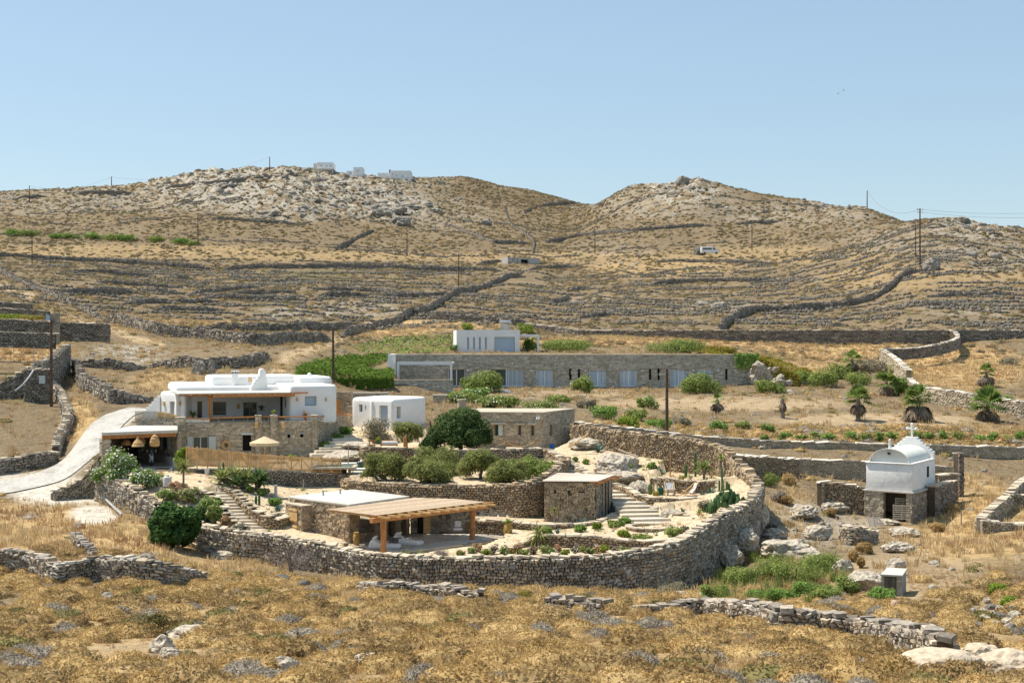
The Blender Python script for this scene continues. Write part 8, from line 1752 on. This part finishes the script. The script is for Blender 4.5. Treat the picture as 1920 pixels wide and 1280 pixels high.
for lab,px,py,w_,h in [('dark tree shrub above the left plots, leftmost',30,549,24,20),('dark tree shrub above the left plots, middle',54,562,36,24),('dark tree shrub above the left plots, lower',70,572,26,20),('small dark shrub at the end of the left plots',86,577,14,14)]:
    bush(lab,px,py,w_,h,'leaf_green',900,.2,name='plot_shrub',D=205 if py < 555 else 198)
for lab,px,py,D,w_,h,mt in [('yellow bush on the wall of the left plots',60,600,172,50,9,'leaf_yellow'),('bright green cushion on the left plots',20,594,176,60,10,'leaf_bright')]:bush(lab,px,py,w_,h,mt,700,.12,name='plot_shrub',D=D,z=zat(600,D))
# ivy and ground cover: nobody could count the leaves
def carpet(name,poly,n,mat,size,d0,d1,hgt=.5,drape=None):
    xs=[p[0] for p in poly];X,D,Z,px,py=cand(n*6,d0,d1,min(xs),max(xs));k=inpoly(px,py,poly);X,D,Z=X[k][:n],D[k][:n],Z[k][:n];m_=len(X);hh=np.clip(.5+1.6*fbm(X/2.2,D/2.2,17,3),.1,1.2)*hgt
    P=np.stack([X,D,Z+hh*(.3+.7*VR.random(m_))],-1);V,Fq=leaf_quads(P,np.tile([[-.2,-.5,1.0]],(m_,1)),size,.7,.9);o=link(name,mesh_of(name,[(V,Fq,0)],[mat]));o['kind']='stuff';return o
carpet('ivy_slope',[(552,704),(575,686),(640,672),(735,668),(738,712),(620,712),(558,708)],11000,'leaf_ivy',.17,150,216,1.0)
carpet('green_scrub_bank',[(660,652),(730,635),(850,628),(850,660),(740,664),(680,662)],1300,'leaf_mastic',.22,205,245,.7)
carpet('ivy_bank',[(1370,664),(1425,668),(1500,690),(1545,708),(1490,712),(1440,690),(1385,672),(1300,660),(1340,650),(1420,652)],6500,'leaf_ochre',.2,195,232,.6)
carpet('plot_groundcover',[(0,745),(10,728),(45,715),(60,722),(30,742)],700,'leaf_bright',.13,130,150,.3)
def hang(name,a,b,ztop,drop,n,mat,size,kind='stuff'):
    a,b=Vector(a),Vector(b);u=VR.random(n);W_=Wall(a,b);dz=drop*(.35+.65*np.abs(np.sin(u*23+3*np.sin(u*9))))*VR.random(n);P=np.array([W_.pt(q*W_.L,ztop(q)-z_,.1+.25*VR.random()) for q,z_ in zip(u,dz)]);V,Fq=leaf_quads(P,np.tile([[W_.n.x,W_.n.y,.4]],(n,1)),size,.7,.6);o=link(name,mesh_of(name,[(V,Fq,0)],[mat]));o['kind']=kind
hang('hanging_ivy',v2(626,166.3),v2(737,167.3),lambda q:zat(710.5,166.8)+.15,1.7,5200,'leaf_ivy',.13)
W_=Wall(v2(622,166.6),v2(738,167.6));t=thing('ivy_wall','dark retaining wall under the green ivy slope','wall',(W_.a.x,W_.a.y,-7));MB().prism([tuple(W_.pt(0))[:2],tuple(W_.pt(W_.L))[:2],tuple(W_.pt(W_.L,0,-.5))[:2],tuple(W_.pt(0,0,-.5))[:2]],-8.5,zat(711.5,167)).obj('core','gap',t)
hang('hanging_ivy',v2(1378,204.2),v2(1423,204.2),lambda q:zv0+.2,2.2,500,'leaf_green',.18)
hang('hanging_ivy',v2(1424,203.5),v2(1500,200),lambda q:zat(668+q*36,202),2.0,1500,'leaf_ochre',.2)
boulder('pale broken rock face at the right end of the villa',1440,724,60,46,'rock',D=202.5,dep=2.5,rough=.3,chop=9)
boulder('pale wall rubble under the ochre ivy',1474,722,40,26,'rock',D=201,dep=2,rough=.3)
boulder('pale boulder in the field near the palms',1482,738,14,7,'rock',sub=ICO2);boulder('stone block before the villa wall',1074,733,10,18,'rock',sub=ICO2,chop=8)
# palms
palm('smallest fan palm with a round black skirt in the middle field',1345,778,38,14,18,nf=12)
palm('bare stumpy fan palm with a tiny tuft',1467.5,784,42,9,20,nf=6,skirt_w=.6)
palm('fan palm with a slim trunk, third from the right in the front row',1609,789,62,27,26,skirt_w=.9)
palm('broad fan palm with a thick ragged skirt in the front row',1722,790,66,28,44,nf=30,skirt_w=.95)
palm('large low fan palm at the right end of the front row',1852,790,58,34,32,nf=30,skirt_w=1.0)
palm('grey dead looking small palm by the coped wall',1789,757,24,8,20,nf=3,skirt_w=1.0)
palm('fan palm with a grey skirt high in the right field',1849,724,40,17,22,nf=20,skirt_w=1.1)
palm('fan palm among bushes at the upper left of the palm field',1598,700,40,18,20,nf=20)
palm('green fan palm beside the bright round bush',1662,742,44,24,22,nf=26)
# ivy clad chimney-like pier and dry details on the left slope
p=hit(866,765);t=thing('stone_pier','short round stone pier among the oleanders behind the carob tree','pier',p);m=MB();m.lathe((p.x,p.y,p.z-.3),[(.45,0),(.42,1.0),(.5,1.05),(.48,1.2)],12);m.obj('pier','masonry',t)
p=hit(376,703);boulder('standing ruin stone behind the white house, left of two',372,703,28,26,'rock_far',rough=.3);boulder('standing ruin stone behind the white house, right of two',396,702,16,22,'rock_far',rough=.3)
boulder('crowning boulder on top of the right peak',1281,345,26,18,'rock_far',rough=.3,sub=ICO3);boulder('pale boulder on the right peak shoulder',1592,393,8,10,'rock_far',sub=ICO2);boulder('dark tor of rock on the far right skyline',1804,418,34,12,'rock_far',rough=.35,sub=ICO3)
boulder('large pale outcrop at the middle of the left hill',752,424,40,17,'rock_far',dep=3,rough=.4,chop=14);boulder('smaller pale outcrop left of the large one',712,408,44,14,'rock_far',dep=3,rough=.4,chop=14);boulder('long pale rock rib above the large outcrop',738,400,60,13,'rock_far',dep=3,rough=.4,chop=14);boulder('pale rock rib at the upper right of the large outcrop',768,392,44,11,'rock_far',dep=3,rough=.4,chop=14);boulder('pale boulder pair on the left hill',803,388,16,9,'rock_far',sub=ICO3);boulder('pale rock beside the boulder pair',818,399,22,8,'rock_far',sub=ICO3)
boulder('pale boulder beside the diagonal wall foot of the tall pole',1750,508,36,22,'rock_far',rough=.3);boulder('pale boulder on the right slope under the van',1352,580,26,14,'rock_far',rough=.2,sub=ICO3);boulder('pale flat rock left of the boulder on the right slope',1318,573,24,10,'rock_far',rough=.2,sub=ICO3)
boulder('pale stone at the far right slope',1868,485,20,11,'rock_far',sub=ICO3,chop=2,rough=.1);boulder('round stone at the far right slope',1824,480,20,12,'rock_far',sub=ICO3,chop=2,rough=.1);boulder('pale rock on the central slope',910,422,20,12,'rock_far',sub=ICO3)
boulder('dark bush like rock below the van',1310,478,18,14,'rock_dark',sub=ICO3,rough=.2)
# ---------------------------------------------------------------- furniture, pots, lamps and other small things
def pot(name,label,px,py,hpx,prof,mat,D=None,z=None,cat='pot',group=None,n=14):
    if D is None:b=hit(px,py);D=b.y;z=b.z
    elif z is None:z=ground((px-960)/F*D,D)
    s=hpx*D/F;x=(px-960)/F*D;t=thing(name,label,cat,(x,D,z),group);m=MB();m.lathe((x,D,z),[(r*s,h*s) for r,h in prof],n);m.obj('vessel',mat,t,smooth=True);return t,Vector((x,D,z)),s
AMP=[(.16,0),(.20,.05),(.27,.35),(.28,.6),(.25,.82),(.20,.9),(.23,.94),(.23,1)];TUB=[(.26,0),(.30,.1),(.38,.85),(.42,.88),(.42,1),(.36,1),(.34,.9)];URN=[(.32,0),(.36,.03),(.37,.7),(.33,.82),(.15,.9),(.15,.97),(.17,1)]
def sprout(t,p,h,L,mat='leaf_bright',n=18,e0=.2,e1=1.4,droop=.5,wf=.09):
    V,Fq=strips(n,L,L*wf,e0,e1,droop,np.random.default_rng(nxt()),(0,0,h));link('plant',mesh_of('plant',[(V,Fq,0)],[mat]),t)
pot('amphora','ochre amphora at the stone corner of the pool house',668.5,1020,24,AMP,'amphora',92.3,-13.2,'amphora')
t,p,s=pot('amphora','ochre amphora with a green plant by the low wall right of the pergola',952.5,1010,30,AMP,'amphora',95.3,-13.2,'amphora');sprout(t,p,s*.95,.45,n=40)
pot('urn','tall pale ceramic urn standing in the courtyard',313.5,907,22,URN,'urn',100.9,None,'urn')
t,p,s=pot('clay_pot','terracotta bowl at the front edge of the pool terrace',668,1033,9,TUB,'terracotta',89.4,-13.25)
pot('clay_pot','tall pale clay jar beside the yuccas below the fence',443.5,898,24,URN,'pot_pale',104.6,None,'jar')
pot('clay_pot','round pale pot at the top of the lower steps',411.5,917,12,TUB,'pot_pale',102.4,None)
pot('clay_pot','white pedestal bowl in front of the cane fence',388,884,12,TUB,'urn',105.4,None,'bowl')
t,p,s=pot('plant_pot','green glazed pot in front of the cottage shrub',709,817,9,TUB,'pot_green',121.2,None);sprout(t,p,s,.4,n=30)
t,p,s=pot('plant_pot','dark green pot with a small yucca beside the sun lounger',674,868,13,TUB,'pot_green',113.6,None);sprout(t,p,s+.55,.4,'leaf_olive',40,-.4);m=MB();m.tube([tuple(p),(p.x,p.y,p.z+s+.55)],.035,6);m.obj('stem','palm_bark',t)
t,p,s=pot('plant_pot','square dark planter at the right end of the cane fence',644,889,12,[(.5,0),(.52,1),(.46,1),(.44,.9)],'timber_old',109.9,-10.3,n=4);sprout(t,p,s,.35,'leaf_green',30)
t,p,s=pot('plant_pot','small pot with aloe beside the dark planter',655.5,888,8,TUB,'pot_pale',109.5,-10.2);sprout(t,p,s,.4,'leaf_mastic',30)
t,p,s=pot('plant_pot','big terracotta pot with a cycad on the veranda',360.5,783,9,TUB,'terracotta',121.2,ZF);sprout(t,p,s,.75,'palm_green',34,.0,1.3,.9)
t,p,s=pot('plant_pot','terracotta tub behind the veranda rail under the window',572,791,9.5,TUB,'terracotta',120.2,ZT+.05);sprout(t,p,s,.5,'straw_red',40,.1)
t,p,s=pot('plant_pot','dark pot with a palm beside the sliding door',490,785,8,TUB,'metal_dark',124,ZF);sprout(t,p,s+.35,.55,'leaf_carob',34,-.2)
t,p,s=pot('plant_pot','tall cactus pot at the right corner of the white house',626.5,785,12,AMP,'terracotta',122.6,ZT);
m=MB();m.tube([(p.x,p.y,p.z+s),(p.x,p.y,p.z+s+1.1)],[.12,.1],8);m.obj('cactus','leaf_cactus',t)
pot('amphora','ochre jar beside the plank door next to the cottage',649,774,12,AMP,'amphora',131.2,-7.2,'amphora')
t,p,s=pot('plant_pot','yellow green aloe pot on a pilaster of the veranda',513,779,4,TUB,'pot_pale',118.1,zat(779,118.1));sprout(t,p,s,.4,'leaf_bright',30)
t,p,s=pot('plant_pot','dark round pot by the agave on the planter wall',1045,1012,12,TUB,'metal_dark',91.9,-13.0)
t,p,s=pot('plant_pot','dark green cylinder pot left of the deck chairs',1238.5,920,17,URN,'pot_green',105.8,-11.42)
# lamps hanging in the carport
def lampshade(label,px,ytop,ybot,D,prof,n=16):
    z0,z1=zat(ybot,D),zat(ytop,D);x=(px-960)/F*D;h=z1-z0;t=thing('pendant_lamp',label,'lamp',(x,D,z1),'wicker lamps hanging in the carport');m=MB();m.lathe((x,D,z0),[(r*h,q*h) for r,q in prof],n);sh_=m.obj('lamp_shade','wicker',t,smooth=False)
    for q in (.3,.6,.8):
        r=np.interp(q,[a[1] for a in prof],[a[0] for a in prof]);m=MB();m.lathe((x,D,z0+q*h-.015),[(r*h+.015,0),(r*h+.02,.015),(r*h+.015,.03)],n);m.obj('hoop','timber',sh_)
    m=MB();m.tube([(x,D,z1),(x,D,zc-.2)],.015,5);m.obj('cord','metal_dark',t)
EGG=[(.34,0),(.40,.1),(.42,.35),(.36,.6),(.22,.85),(.06,1)];BELL=[(.66,0),(.6,.12),(.42,.45),(.14,.75),(.06,1)];FLAT=[(.85,0),(.9,.12),(.8,.55),(.45,.9),(.1,1)]
lampshade('large egg shaped wicker lamp at the right of the carport',290,814,836.5,109.6,EGG);lampshade('bell shaped wicker lamp in the middle of the carport',258.5,818,836.5,109.0,BELL);lampshade('small egg shaped wicker lamp behind the bell shaped one',266,817,833,112.5,EGG)
lampshade('wide flat wicker lamp at the left of the carport',236,824,834,111.5,FLAT);lampshade('wide flat wicker lamp deep in the left corner of the carport',222,824,834.5,113.2,FLAT)
# motorbike
def wheel(m,c,r,w_,rz):
    n=16;ca,sa=math.cos(rz),math.sin(rz)
    for s_,rr_ in ((-1,r),(1,r)):pass
    vs=[];
    for o_,rr_ in ((-w_/2,r*.72),(-w_/2,r*.97),(0,r),(w_/2,r*.97),(w_/2,r*.72)):
        for k in range(n):a=2*math.pi*k/n;vs.append((c[0]+rr_*math.cos(a)*ca-o_*sa,c[1]+rr_*math.cos(a)*sa+o_*ca,c[2]+rr_*math.sin(a)))
    fs=[(j*n+k,j*n+(k+1) % n,((j+1) % 5)*n+(k+1) % n,((j+1) % 5)*n+k) for j in range(5) for k in range(n)];m.add(vs,fs)
def motorbike():
    z=-9.78;b=PZ(283,872,z);rz=-1.25;ca,sa=math.cos(rz),math.sin(rz);L=lambda u,h,o_=0:(b.x+u*ca-o_*sa,b.y+u*sa+o_*ca,z+h)
    t=thing('motorbike','parked motorbike with white fairing in the shade of the carport','motorbike',(b.x,b.y,z))
    for u,nm in ((.68,'front'),(-.62,'rear')):
        m=MB();wheel(m,L(u,.31),.31,.12,rz);w_=m.obj('wheel','metal_dark',t);m=MB();m.tube([L(u,.31,-.05),L(u,.31,.05)],.18,10);m.obj('rim','metal_grey',w_)
    for o_ in (-.1,.1):m=MB();m.tube([L(.68,.31,o_),L(.45,.95,o_)],.035,6);m.obj('fork','white_paint',t)
    m=MB();m.tube([L(-.62,.33),L(-.15,.4),L(.3,.75),L(.45,.9)],.07,6);m.obj('frame','metal_dark',t)
    m=MB();m.tube([L(-.1,.38),L(.2,.4)],[.18,.16],8);m.obj('engine','metal_grey',t)
    m=MB();m.tube([L(-.1,.78),L(.1,.84),L(.38,.84)],[.12,.17,.12],8);m.obj('tank','white_paint',t,smooth=True);m=MB();m.tube([L(-.8,.86),L(-.4,.76),L(-.08,.78)],[.07,.13,.1],8);m.obj('saddle','metal_dark',t,smooth=True)
    m=MB();m.tube([L(.42,1.02,-.36),L(.5,1.0,0),L(.42,1.02,.36)],.025,6);m.obj('handlebar','metal_dark',t);m=MB();m.tube([L(.5,.9),L(.62,.88)],[.11,.09],10);m.obj('headlight','glass',t)
    m=MB();m.tube([L(.4,.7,0),L(.62,.6,0),L(.98,.55,0)],[.16,.14,.05],8);m.obj('fairing','white_paint',t,smooth=True);m=MB();m.tube([L(.5,1.0),L(.48,1.25)],[.14,.07],6);m.obj('windscreen','glass',t)
    for s_ in (-.34,.34):m=MB();m.tube([L(.44,1.05,s_),L(.42,1.18,s_),L(.42,1.24,s_)],[.02,.05,.04],6);m.obj('mirror','metal_grey',t)
motorbike()
b=PZ(305,879,-9.8);t=thing('wire_crate','dark wire crate on the carport floor beside the motorbike','crate',b);m=MB()
for k in range(6):m.beam((b.x-.5+.2*k,b.y-.3,b.z),(b.x-.5+.2*k,b.y-.3,b.z+.5),.03,.03)
for k in range(3):m.beam((b.x-.5,b.y-.3,b.z+.05+.2*k),(b.x+.5,b.y-.3,b.z+.05+.2*k),.03,.03);m.beam((b.x-.5,b.y+.3,b.z+.05+.2*k),(b.x+.5,b.y+.3,b.z+.05+.2*k),.03,.03)
m.obj('wires','metal_dark',t);MB().box((b.x,b.y,b.z+.02),(1.0,.6,.04)).obj('base','metal_dark',t)
b=PW(206,850,108.6);t=thing('picture_frame','empty white frame leaning at the carport pillar','frame',b);m=MB()
for dx,dz,w_,h in ((-.15,.15,.05,.4),(.15,.15,.05,.4),(0,-.03,.35,.05),(0,.33,.35,.05)):m.box((b.x+dx,b.y,b.z+dz),(w_,.05,h))
m.obj('frame_bar','white_paint',t)
# wicker wreath on the facade
W_=FW;u=FW.u(424);c=FW.pt(u,zat(834,117.6),.12);t=thing('wicker_wreath','round straw sunburst ornament with a green centre on the stone facade','wreath',c);n=24;vs=[];m=MB()
for r,o_ in ((.16,.05),(.40,.07),(.42,.0),(.16,.0)):
    for k in range(n):a=2*math.pi*k/n;p=c+FW.d*r*math.cos(a)+Vector((0,0,r*math.sin(a)))+FW.n*o_;vs.append(p)
m.add(vs,[(j*n+k,j*n+(k+1) % n,((j+1) % 4)*n+(k+1) % n,((j+1) % 4)*n+k) for j in range(4) for k in range(n)]);m.obj('ring','wicker',t);P=np.array([FW.d*.13*random.gauss(0,.6)+Vector((0,0,.13*random.gauss(0,.6)))+FW.n*.06 for _ in range(60)]);V,Fq=leaf_quads(P,np.tile([[FW.n.x,FW.n.y,.3]],(60,1)),.06);link('centre',mesh_of('centre',[(V,Fq,0)],['leaf_grey']),t)
# straw parasol
def parasol(label,px,pyb,pyt,wpx,D,zb):
    x=(px-960)/F*D;zt_=zat(pyt,D);r=wpx/F*D/2;t=thing('parasol',label,'parasol',(x,D,zb));m=MB();m.tube([(x,D,zb),(x,D,zt_-.05)],.04,8);m.obj('pole','timber_pale',t);n=16;vs=[]
    for rr_,zz in ((.02,0),(r*.55,-.24*r),(r,-.42*r),(r*1.0,-.60*r),(r*.97,-.58*r),(r*.5,-.3*r)):
        for k in range(n):a=2*math.pi*k/n;vs.append((x+rr_*math.cos(a),D+rr_*math.sin(a),zt_+zz))
    m=MB();m.add(vs,[(j*n+k,j*n+(k+1) % n,(j+1)*n+(k+1) % n,(j+1)*n+k) for j in range(5) for k in range(n)]);m.obj('canopy','thatch',t)
    for k in range(8):a=2*math.pi*k/8;m=MB();m.beam((x,D,zt_-.1),(x+r*.95*math.cos(a),D+r*.95*math.sin(a),zt_-.47*r),.03,.03);m.obj('rib','timber_pale',t)
parasol('straw fringed parasol in front of the stone facade',496,862,817.5,56,114.6,-9.75);parasol('second straw parasol at the pool beside the boulders',652,872,822,44,113.5,-9.75) if False else None
# beanbag loungers and table under the pergola
def beanbag(label,px,py,D,rz,L_=1.75):
    z=-13.2;p=PZ(px,py,z);t=thing('beanbag_lounger',label,'lounger',p,'white lounge cushions on the pool terrace',0);m=MB();prof=[(-.95,.0),(-.95,.28),(-.8,.62),(-.62,.66),(-.35,.40),(.2,.30),(.85,.28),(.95,.18),(.95,.0)];w_=.42
    k=len(prof);vs=[]
    for s_ in (-w_,w_):
        for u,h in prof:vs.append((p.x+(u*math.cos(rz)-s_*math.sin(rz))*L_/1.9,p.y+(u*math.sin(rz)+s_*math.cos(rz))*L_/1.9,z+h*.9))
    m.add(vs,[tuple(range(k)),tuple(range(2*k-1,k-1,-1))]+[(i,k+i,k+(i+1) % k,(i+1) % k) for i in range(k)]);m.obj('seat_cushion','cushion',t,bevel=.1,seg=4)
    h=(p.x+(-.62*math.cos(rz))*L_/1.9,p.y+(-.62*math.sin(rz))*L_/1.9,z+.66);mm=MB();mm.box(h,(.3,.62,.16),rz,Matrix.Rotation(-.5,3,'Y'));mm.obj('head_pillow','cushion',t,bevel=.07,seg=3)
beanbag('white beanbag lounger in front, beside the timber post',722,1027,90,-.1,2.0);beanbag('white beanbag lounger behind, under the pergola',764,1020,92.5,-.35,2.0)
b=PZ(741,1020,-13.2);t=thing('drum_table','low dark woven table between the two white loungers','table',b);m=MB();m.lathe(b,[(.36,0),(.34,.4),(.38,.41),(.38,.46),(.0,.46)],14);m.obj('table_top','rock_dark',t)
# hanging egg chair
c=PW(858,975,94.8);t=thing('hanging_chair','hanging egg chair with white cushions by the right timber post','hanging chair',(c.x,c.y,-13.2));m=MB();H=zat(946,94.8);zb=zat(999,94.8)
for k in range(9):
    a=(k/8-.5)*3.6+1.57;pts=[]
    for q in range(9):f=q/8;r=.48*math.sin(math.pi*(f*.92+.04))**.8;pts.append((c.x+r*math.cos(a),c.y+r*math.sin(a),zb+.12+f*1.35))
    m.tube(pts,.014,5,False)
m.obj('basket','metal_grey',t)
for zz in (.3,.6,.95):
    m=MB();r=.48*math.sin(math.pi*((zz-.12)/1.35*.92+.04))**.8;m.tube([(c.x+r*math.cos((k/12-.5)*3.6+1.57),c.y+r*math.sin((k/12-.5)*3.6+1.57),zb+zz) for k in range(13)],.012,5,False);m.obj('hoop','metal_grey',t)
m=MB();m.box((c.x,c.y-.02,zb+.28),(.6,.5,.14));m.obj('seat_cushion','cushion',t,bevel=.08);m=MB();m.box((c.x,c.y+.24,zb+.58),(.46,.14,.42),0,Matrix.Rotation(-.25,3,'X'));m.obj('back_cushion','cushion',t,bevel=.07);m=MB();m.tube([(c.x,c.y,zb+1.45),(c.x,c.y,zp-.3)],.012,5);m.obj('rope','metal_dark',t)
# deck chairs and table on the cactus terrace
def deckchair(label,px,py,D,rz):
    z=-11.42;x=(px-960)/F*D;Rm=Matrix.Rotation(rz,3,'Z');G=lambda u,s_,h:Vector((x,D,z))+Rm @ Vector((u,s_,h));t=thing('deck_chair',label,'deck chair',(x,D,z),'deck chairs on the cactus terrace')
    for s_ in (-.34,.34):
        m=MB();m.beam(G(-.6,s_,.02),G(.55,s_,.95),.05,.05);m.obj('frame_rail','timber_pale',t);m=MB();m.beam(G(.6,s_,.02),G(-.45,s_,.42),.05,.05);m.obj('frame_rail','timber_pale',t)
    m=MB();m.beam(G(.55,-.34,.95),G(.55,.34,.95),.05,.05);m.beam(G(-.45,-.34,.42),G(-.45,.34,.42),.05,.05);m.obj('crossbar','timber_pale',t)
    prof=[(-.45,.44),(-.2,.26),(.05,.24),(.3,.5),(.55,.95)];vs=[];m=MB()
    for u,h in prof:vs += [G(u,-.3,h),G(u,.3,h)]
    for u,h in prof:vs += [G(u,-.3,h-.02),G(u,.3,h-.02)]
    n=len(prof);m.add(vs,[(2*k,2*k+2,2*k+3,2*k+1) for k in range(n-1)]+[(2*n+2*k+1,2*n+2*k+3,2*n+2*k+2,2*n+2*k) for k in range(n-1)]);m.obj('sling','print',t)
deckchair('deck chair with printed canvas facing the viewer, behind the little table',1256,920,105.6,1.57);deckchair('deck chair with printed canvas turned sideways, right of the little table',1293,922,105.2,.25)
b=PZ(1259,929,-11.42);t=thing('side_table','small dark side table in front of the deck chairs','table',b);MB().box((b.x,b.y,b.z+.48),(.62,.5,.05)).obj('table_top','timber_grey',t,bevel=.01,seg=1)
for dx,dy in ((-.26,-.2),(.26,-.2),(.26,.2),(-.26,.2)):MB().box((b.x+dx,b.y+dy,b.z+.23),(.05,.05,.46)).obj('leg','timber_old',t)
# log benches, timber posts, ropes
def bench(label,px0,px1,py,D,z,back=False,white=False):
    a,b=v2(px0,D),v2(px1,D);W_=Wall(a,b);t=thing('bench',label,'bench',(a.x,D,z))
    for k in range(3):m=MB();m.beam(W_.pt(0,z+.44,-.12*k),W_.pt(W_.L,z+.44,-.12*k),.1,.06);m.obj('seat_slat','timber',t)
    for u in (.12,W_.L-.12):m=MB();m.beam(W_.pt(u,z,.0),W_.pt(u,z+.42,0),.08,.08);m.beam(W_.pt(u,z,-.26),W_.pt(u,z+(.85 if back else .42),-.26),.08,.08);m.obj('leg','timber',t)
    if back:m=MB();m.beam(W_.pt(0,z+.78,-.27),W_.pt(W_.L,z+.78,-.27),.1,.07);m.obj('backrest','timber',t)
    if white:
        for u in (.35,.75):W_.block(W_.L*u-.35,W_.L*u+.35,z+.48,z+.75,.05,-.3).obj('pillow','cushion',t,bevel=.08)
bench('timber bench in front of the stone cottage',951,976,840,119.6,-9.35,True);bench('timber sofa bench with white pillows on the round terrace',712,746,836,117.6,-9.0,True,True)
bench('low timber seat frame at the left of the round terrace',689,704,836,117.4,-9.0,True)
for lab,px,y0,y1,D,r in [('thick carved timber post on the round terrace',759.5,819,839.5,116.6,.16),('grey stone post in the succulent bed',517,909,934,102,.12),('timber post of the rope fence, left',899,824,842,118.9,.055),('timber post of the rope fence, middle',949,824,842,118.6,.055),('timber post of the rope fence, right',1003,824,842,118.6,.055),('thin post beside the sun lounger',653,832,870,113.6,.04),('slim stake above the grey post',569,898,915,107.4,.05),('thin iron stake left in the straw at the lower left',142,985,1020,None,.035),('iron stake on the slope right of the chapel',1802,960,986,None,.035),('wooden stake in the straw right of the yellow cushion',1803,955,985,None,.03),('fence stake at the right in the foreground wall',1681,1150,1172,None,.02)]:
    if D is None:b=hit(px,y1);D=b.y
    x=(px-960)/F*D;m=MB();m.tube([(x,D,zat(y1,D)-.3),(x,D,zat(y0,D))],[r,r*.9],8);o=m.obj('stone_post' if 'stone' in lab else 'post','concrete' if 'stone' in lab else ('timber' if 'timber' in lab else 'timber_grey'),None);tag(o,lab,'post',None,'thing')
for lab,a,b in [('sagging rope between the left and middle rope fence posts',(899,118.9),(949,118.6)),('sagging rope between the middle and right rope fence posts',(949,118.6),(1003,118.6))]:
    for dz in (.0,):
        A_2,B_2=PW(a[0],827,a[1]),PW(b[0],827,b[1]);m=MB();m.tube([A_2.lerp(B_2,k/10)-Vector((0,0,.45*4*(k/10)*(1-k/10))) for k in range(11)],.025,5);tag(m.obj('rope','timber_pale',None),lab,'rope',None,'thing')
A_2,B_2=PW(1066,838,119),PW(1103,813,119.5);m=MB();m.tube([A_2,B_2],[.07,.06],7);tag(m.obj('timber_log','timber_pale',None),'pale log leaning against the drystone wall beside the stone cottage','log',None,'thing')
A_2,B_2=PW(1160,843,116.4),PW(1196,856,115),;m=MB();m.tube([A_2,B_2],[.08,.07],7);tag(m.obj('timber_log','timber_grey',None),'long log resting along the foot of the tall drystone wall','log',None,'thing')
b=PZ(1035,841,-9.35);m=MB();m.lathe(b,[(.17,0),(.22,.38),(.24,.4),(.2,.4),(.16,.05)],12);M['blue']=make_mat('blue_plastic',[lin(.03,.16,.55),lin(.04,.2,.6)],'noise',grain=.05,rough=.4);tag(m.obj('bucket','blue',None,smooth=True),'bright blue bucket at the corner of the stone cottage','bucket',None,'thing')
p=hit(1833,1122);o=link('plastic_bag',boulder_mesh('plastic_bag','cushion',77,(.2,.16,.2),ICO2,.4,3),None,p+Vector((0,0,.12)));tag(o,'crumpled white plastic bag on the slope below the right enclosure','bag',None,'thing')
# sunbeds by the pool and white paving
MB().prism([tuple(PZ(*q,-10.2))[:2] for q in ((655,872),(700,872),(700,893),(660,891))],-10.5,-10.17).obj('pool_paving','roof_white',None);tag(bpy.data.objects['pool_paving'],kind='structure')
def sunbed(label,px,py,z,rz):
    p=PZ(px,py,z);t=thing('sun_lounger',label,'sun lounger',p,'sun loungers by the cane fence');R_=Matrix.Rotation(rz,3,'Z');G=lambda u,s_,h:p+R_ @ Vector((u,s_,h))
    for s_ in (-.32,.32):
        m=MB();m.beam(G(-.95,s_,.3),G(.95,s_,.3),.05,.07);m.obj('side_rail','timber_grey',t)
        for u in (-.75,.75):m=MB();m.beam(G(u,s_,0),G(u,s_,.27),.05,.05);m.obj('leg','timber_grey',t)
    m=MB();m.beam(G(-.95,0,.38),G(.3,0,.38),.62,.1);m.obj('mattress','cushion',t,bevel=.03);m=MB();m.beam(G(.3,0,.4),G(.95,0,.75),.62,.1);m.obj('back_mattress','print',t,bevel=.03)
sunbed('sun lounger with raised grey back behind the fence end',664,877,-10.17,.15);sunbed('white sun lounger nearest the olive tree',680,888,-10.17,.1)
b=PZ(622,880,-9.74);t=thing('water_basin','pale rimmed plunge basin behind the cane fence','pool',b);M['water']=make_mat('pool_water',[lin(.10,.22,.22),lin(.13,.26,.26)],'noise',grain=.02,rough=.05,spec=.5)
MB().box((b.x,b.y+1.5,-9.66),(3.4,2.4,.16)).obj('basin','coping',t);MB().box((b.x,b.y+1.5,-9.573),(2.9,1.9,.02)).obj('water','water',t)
# gulls far off
for lab,px,py in (('small distant gull, the upper of two',1581.5,170),('small distant gull, the lower of two',1571.5,176)):
    p=PW(px,py,260);t=thing('gull',lab,'bird',p,'two gulls in the sky');m=MB();m.tube([p+Vector((-.18,0,0)),p+Vector((0,0,.02)),p+Vector((.16,0,0))],[.02,.06,.02],6);m.obj('body','white_paint',t)
    for s_ in (-1,1):m=MB();m.add([p+Vector((-.1,0,.03)),p+Vector((.12,0,.03)),p+Vector((.05,.32*s_,.12)),p+Vector((-.1,.28*s_,.12)),p+Vector((-.1,0,.01)),p+Vector((.12,0,.01)),p+Vector((.05,.32*s_,.1)),p+Vector((-.1,.28*s_,.1))],[(0,1,2,3),(7,6,5,4),(0,4,5,1),(1,5,6,2),(2,6,7,3),(3,7,4,0)]);m.obj('wing','rock_dark',t)
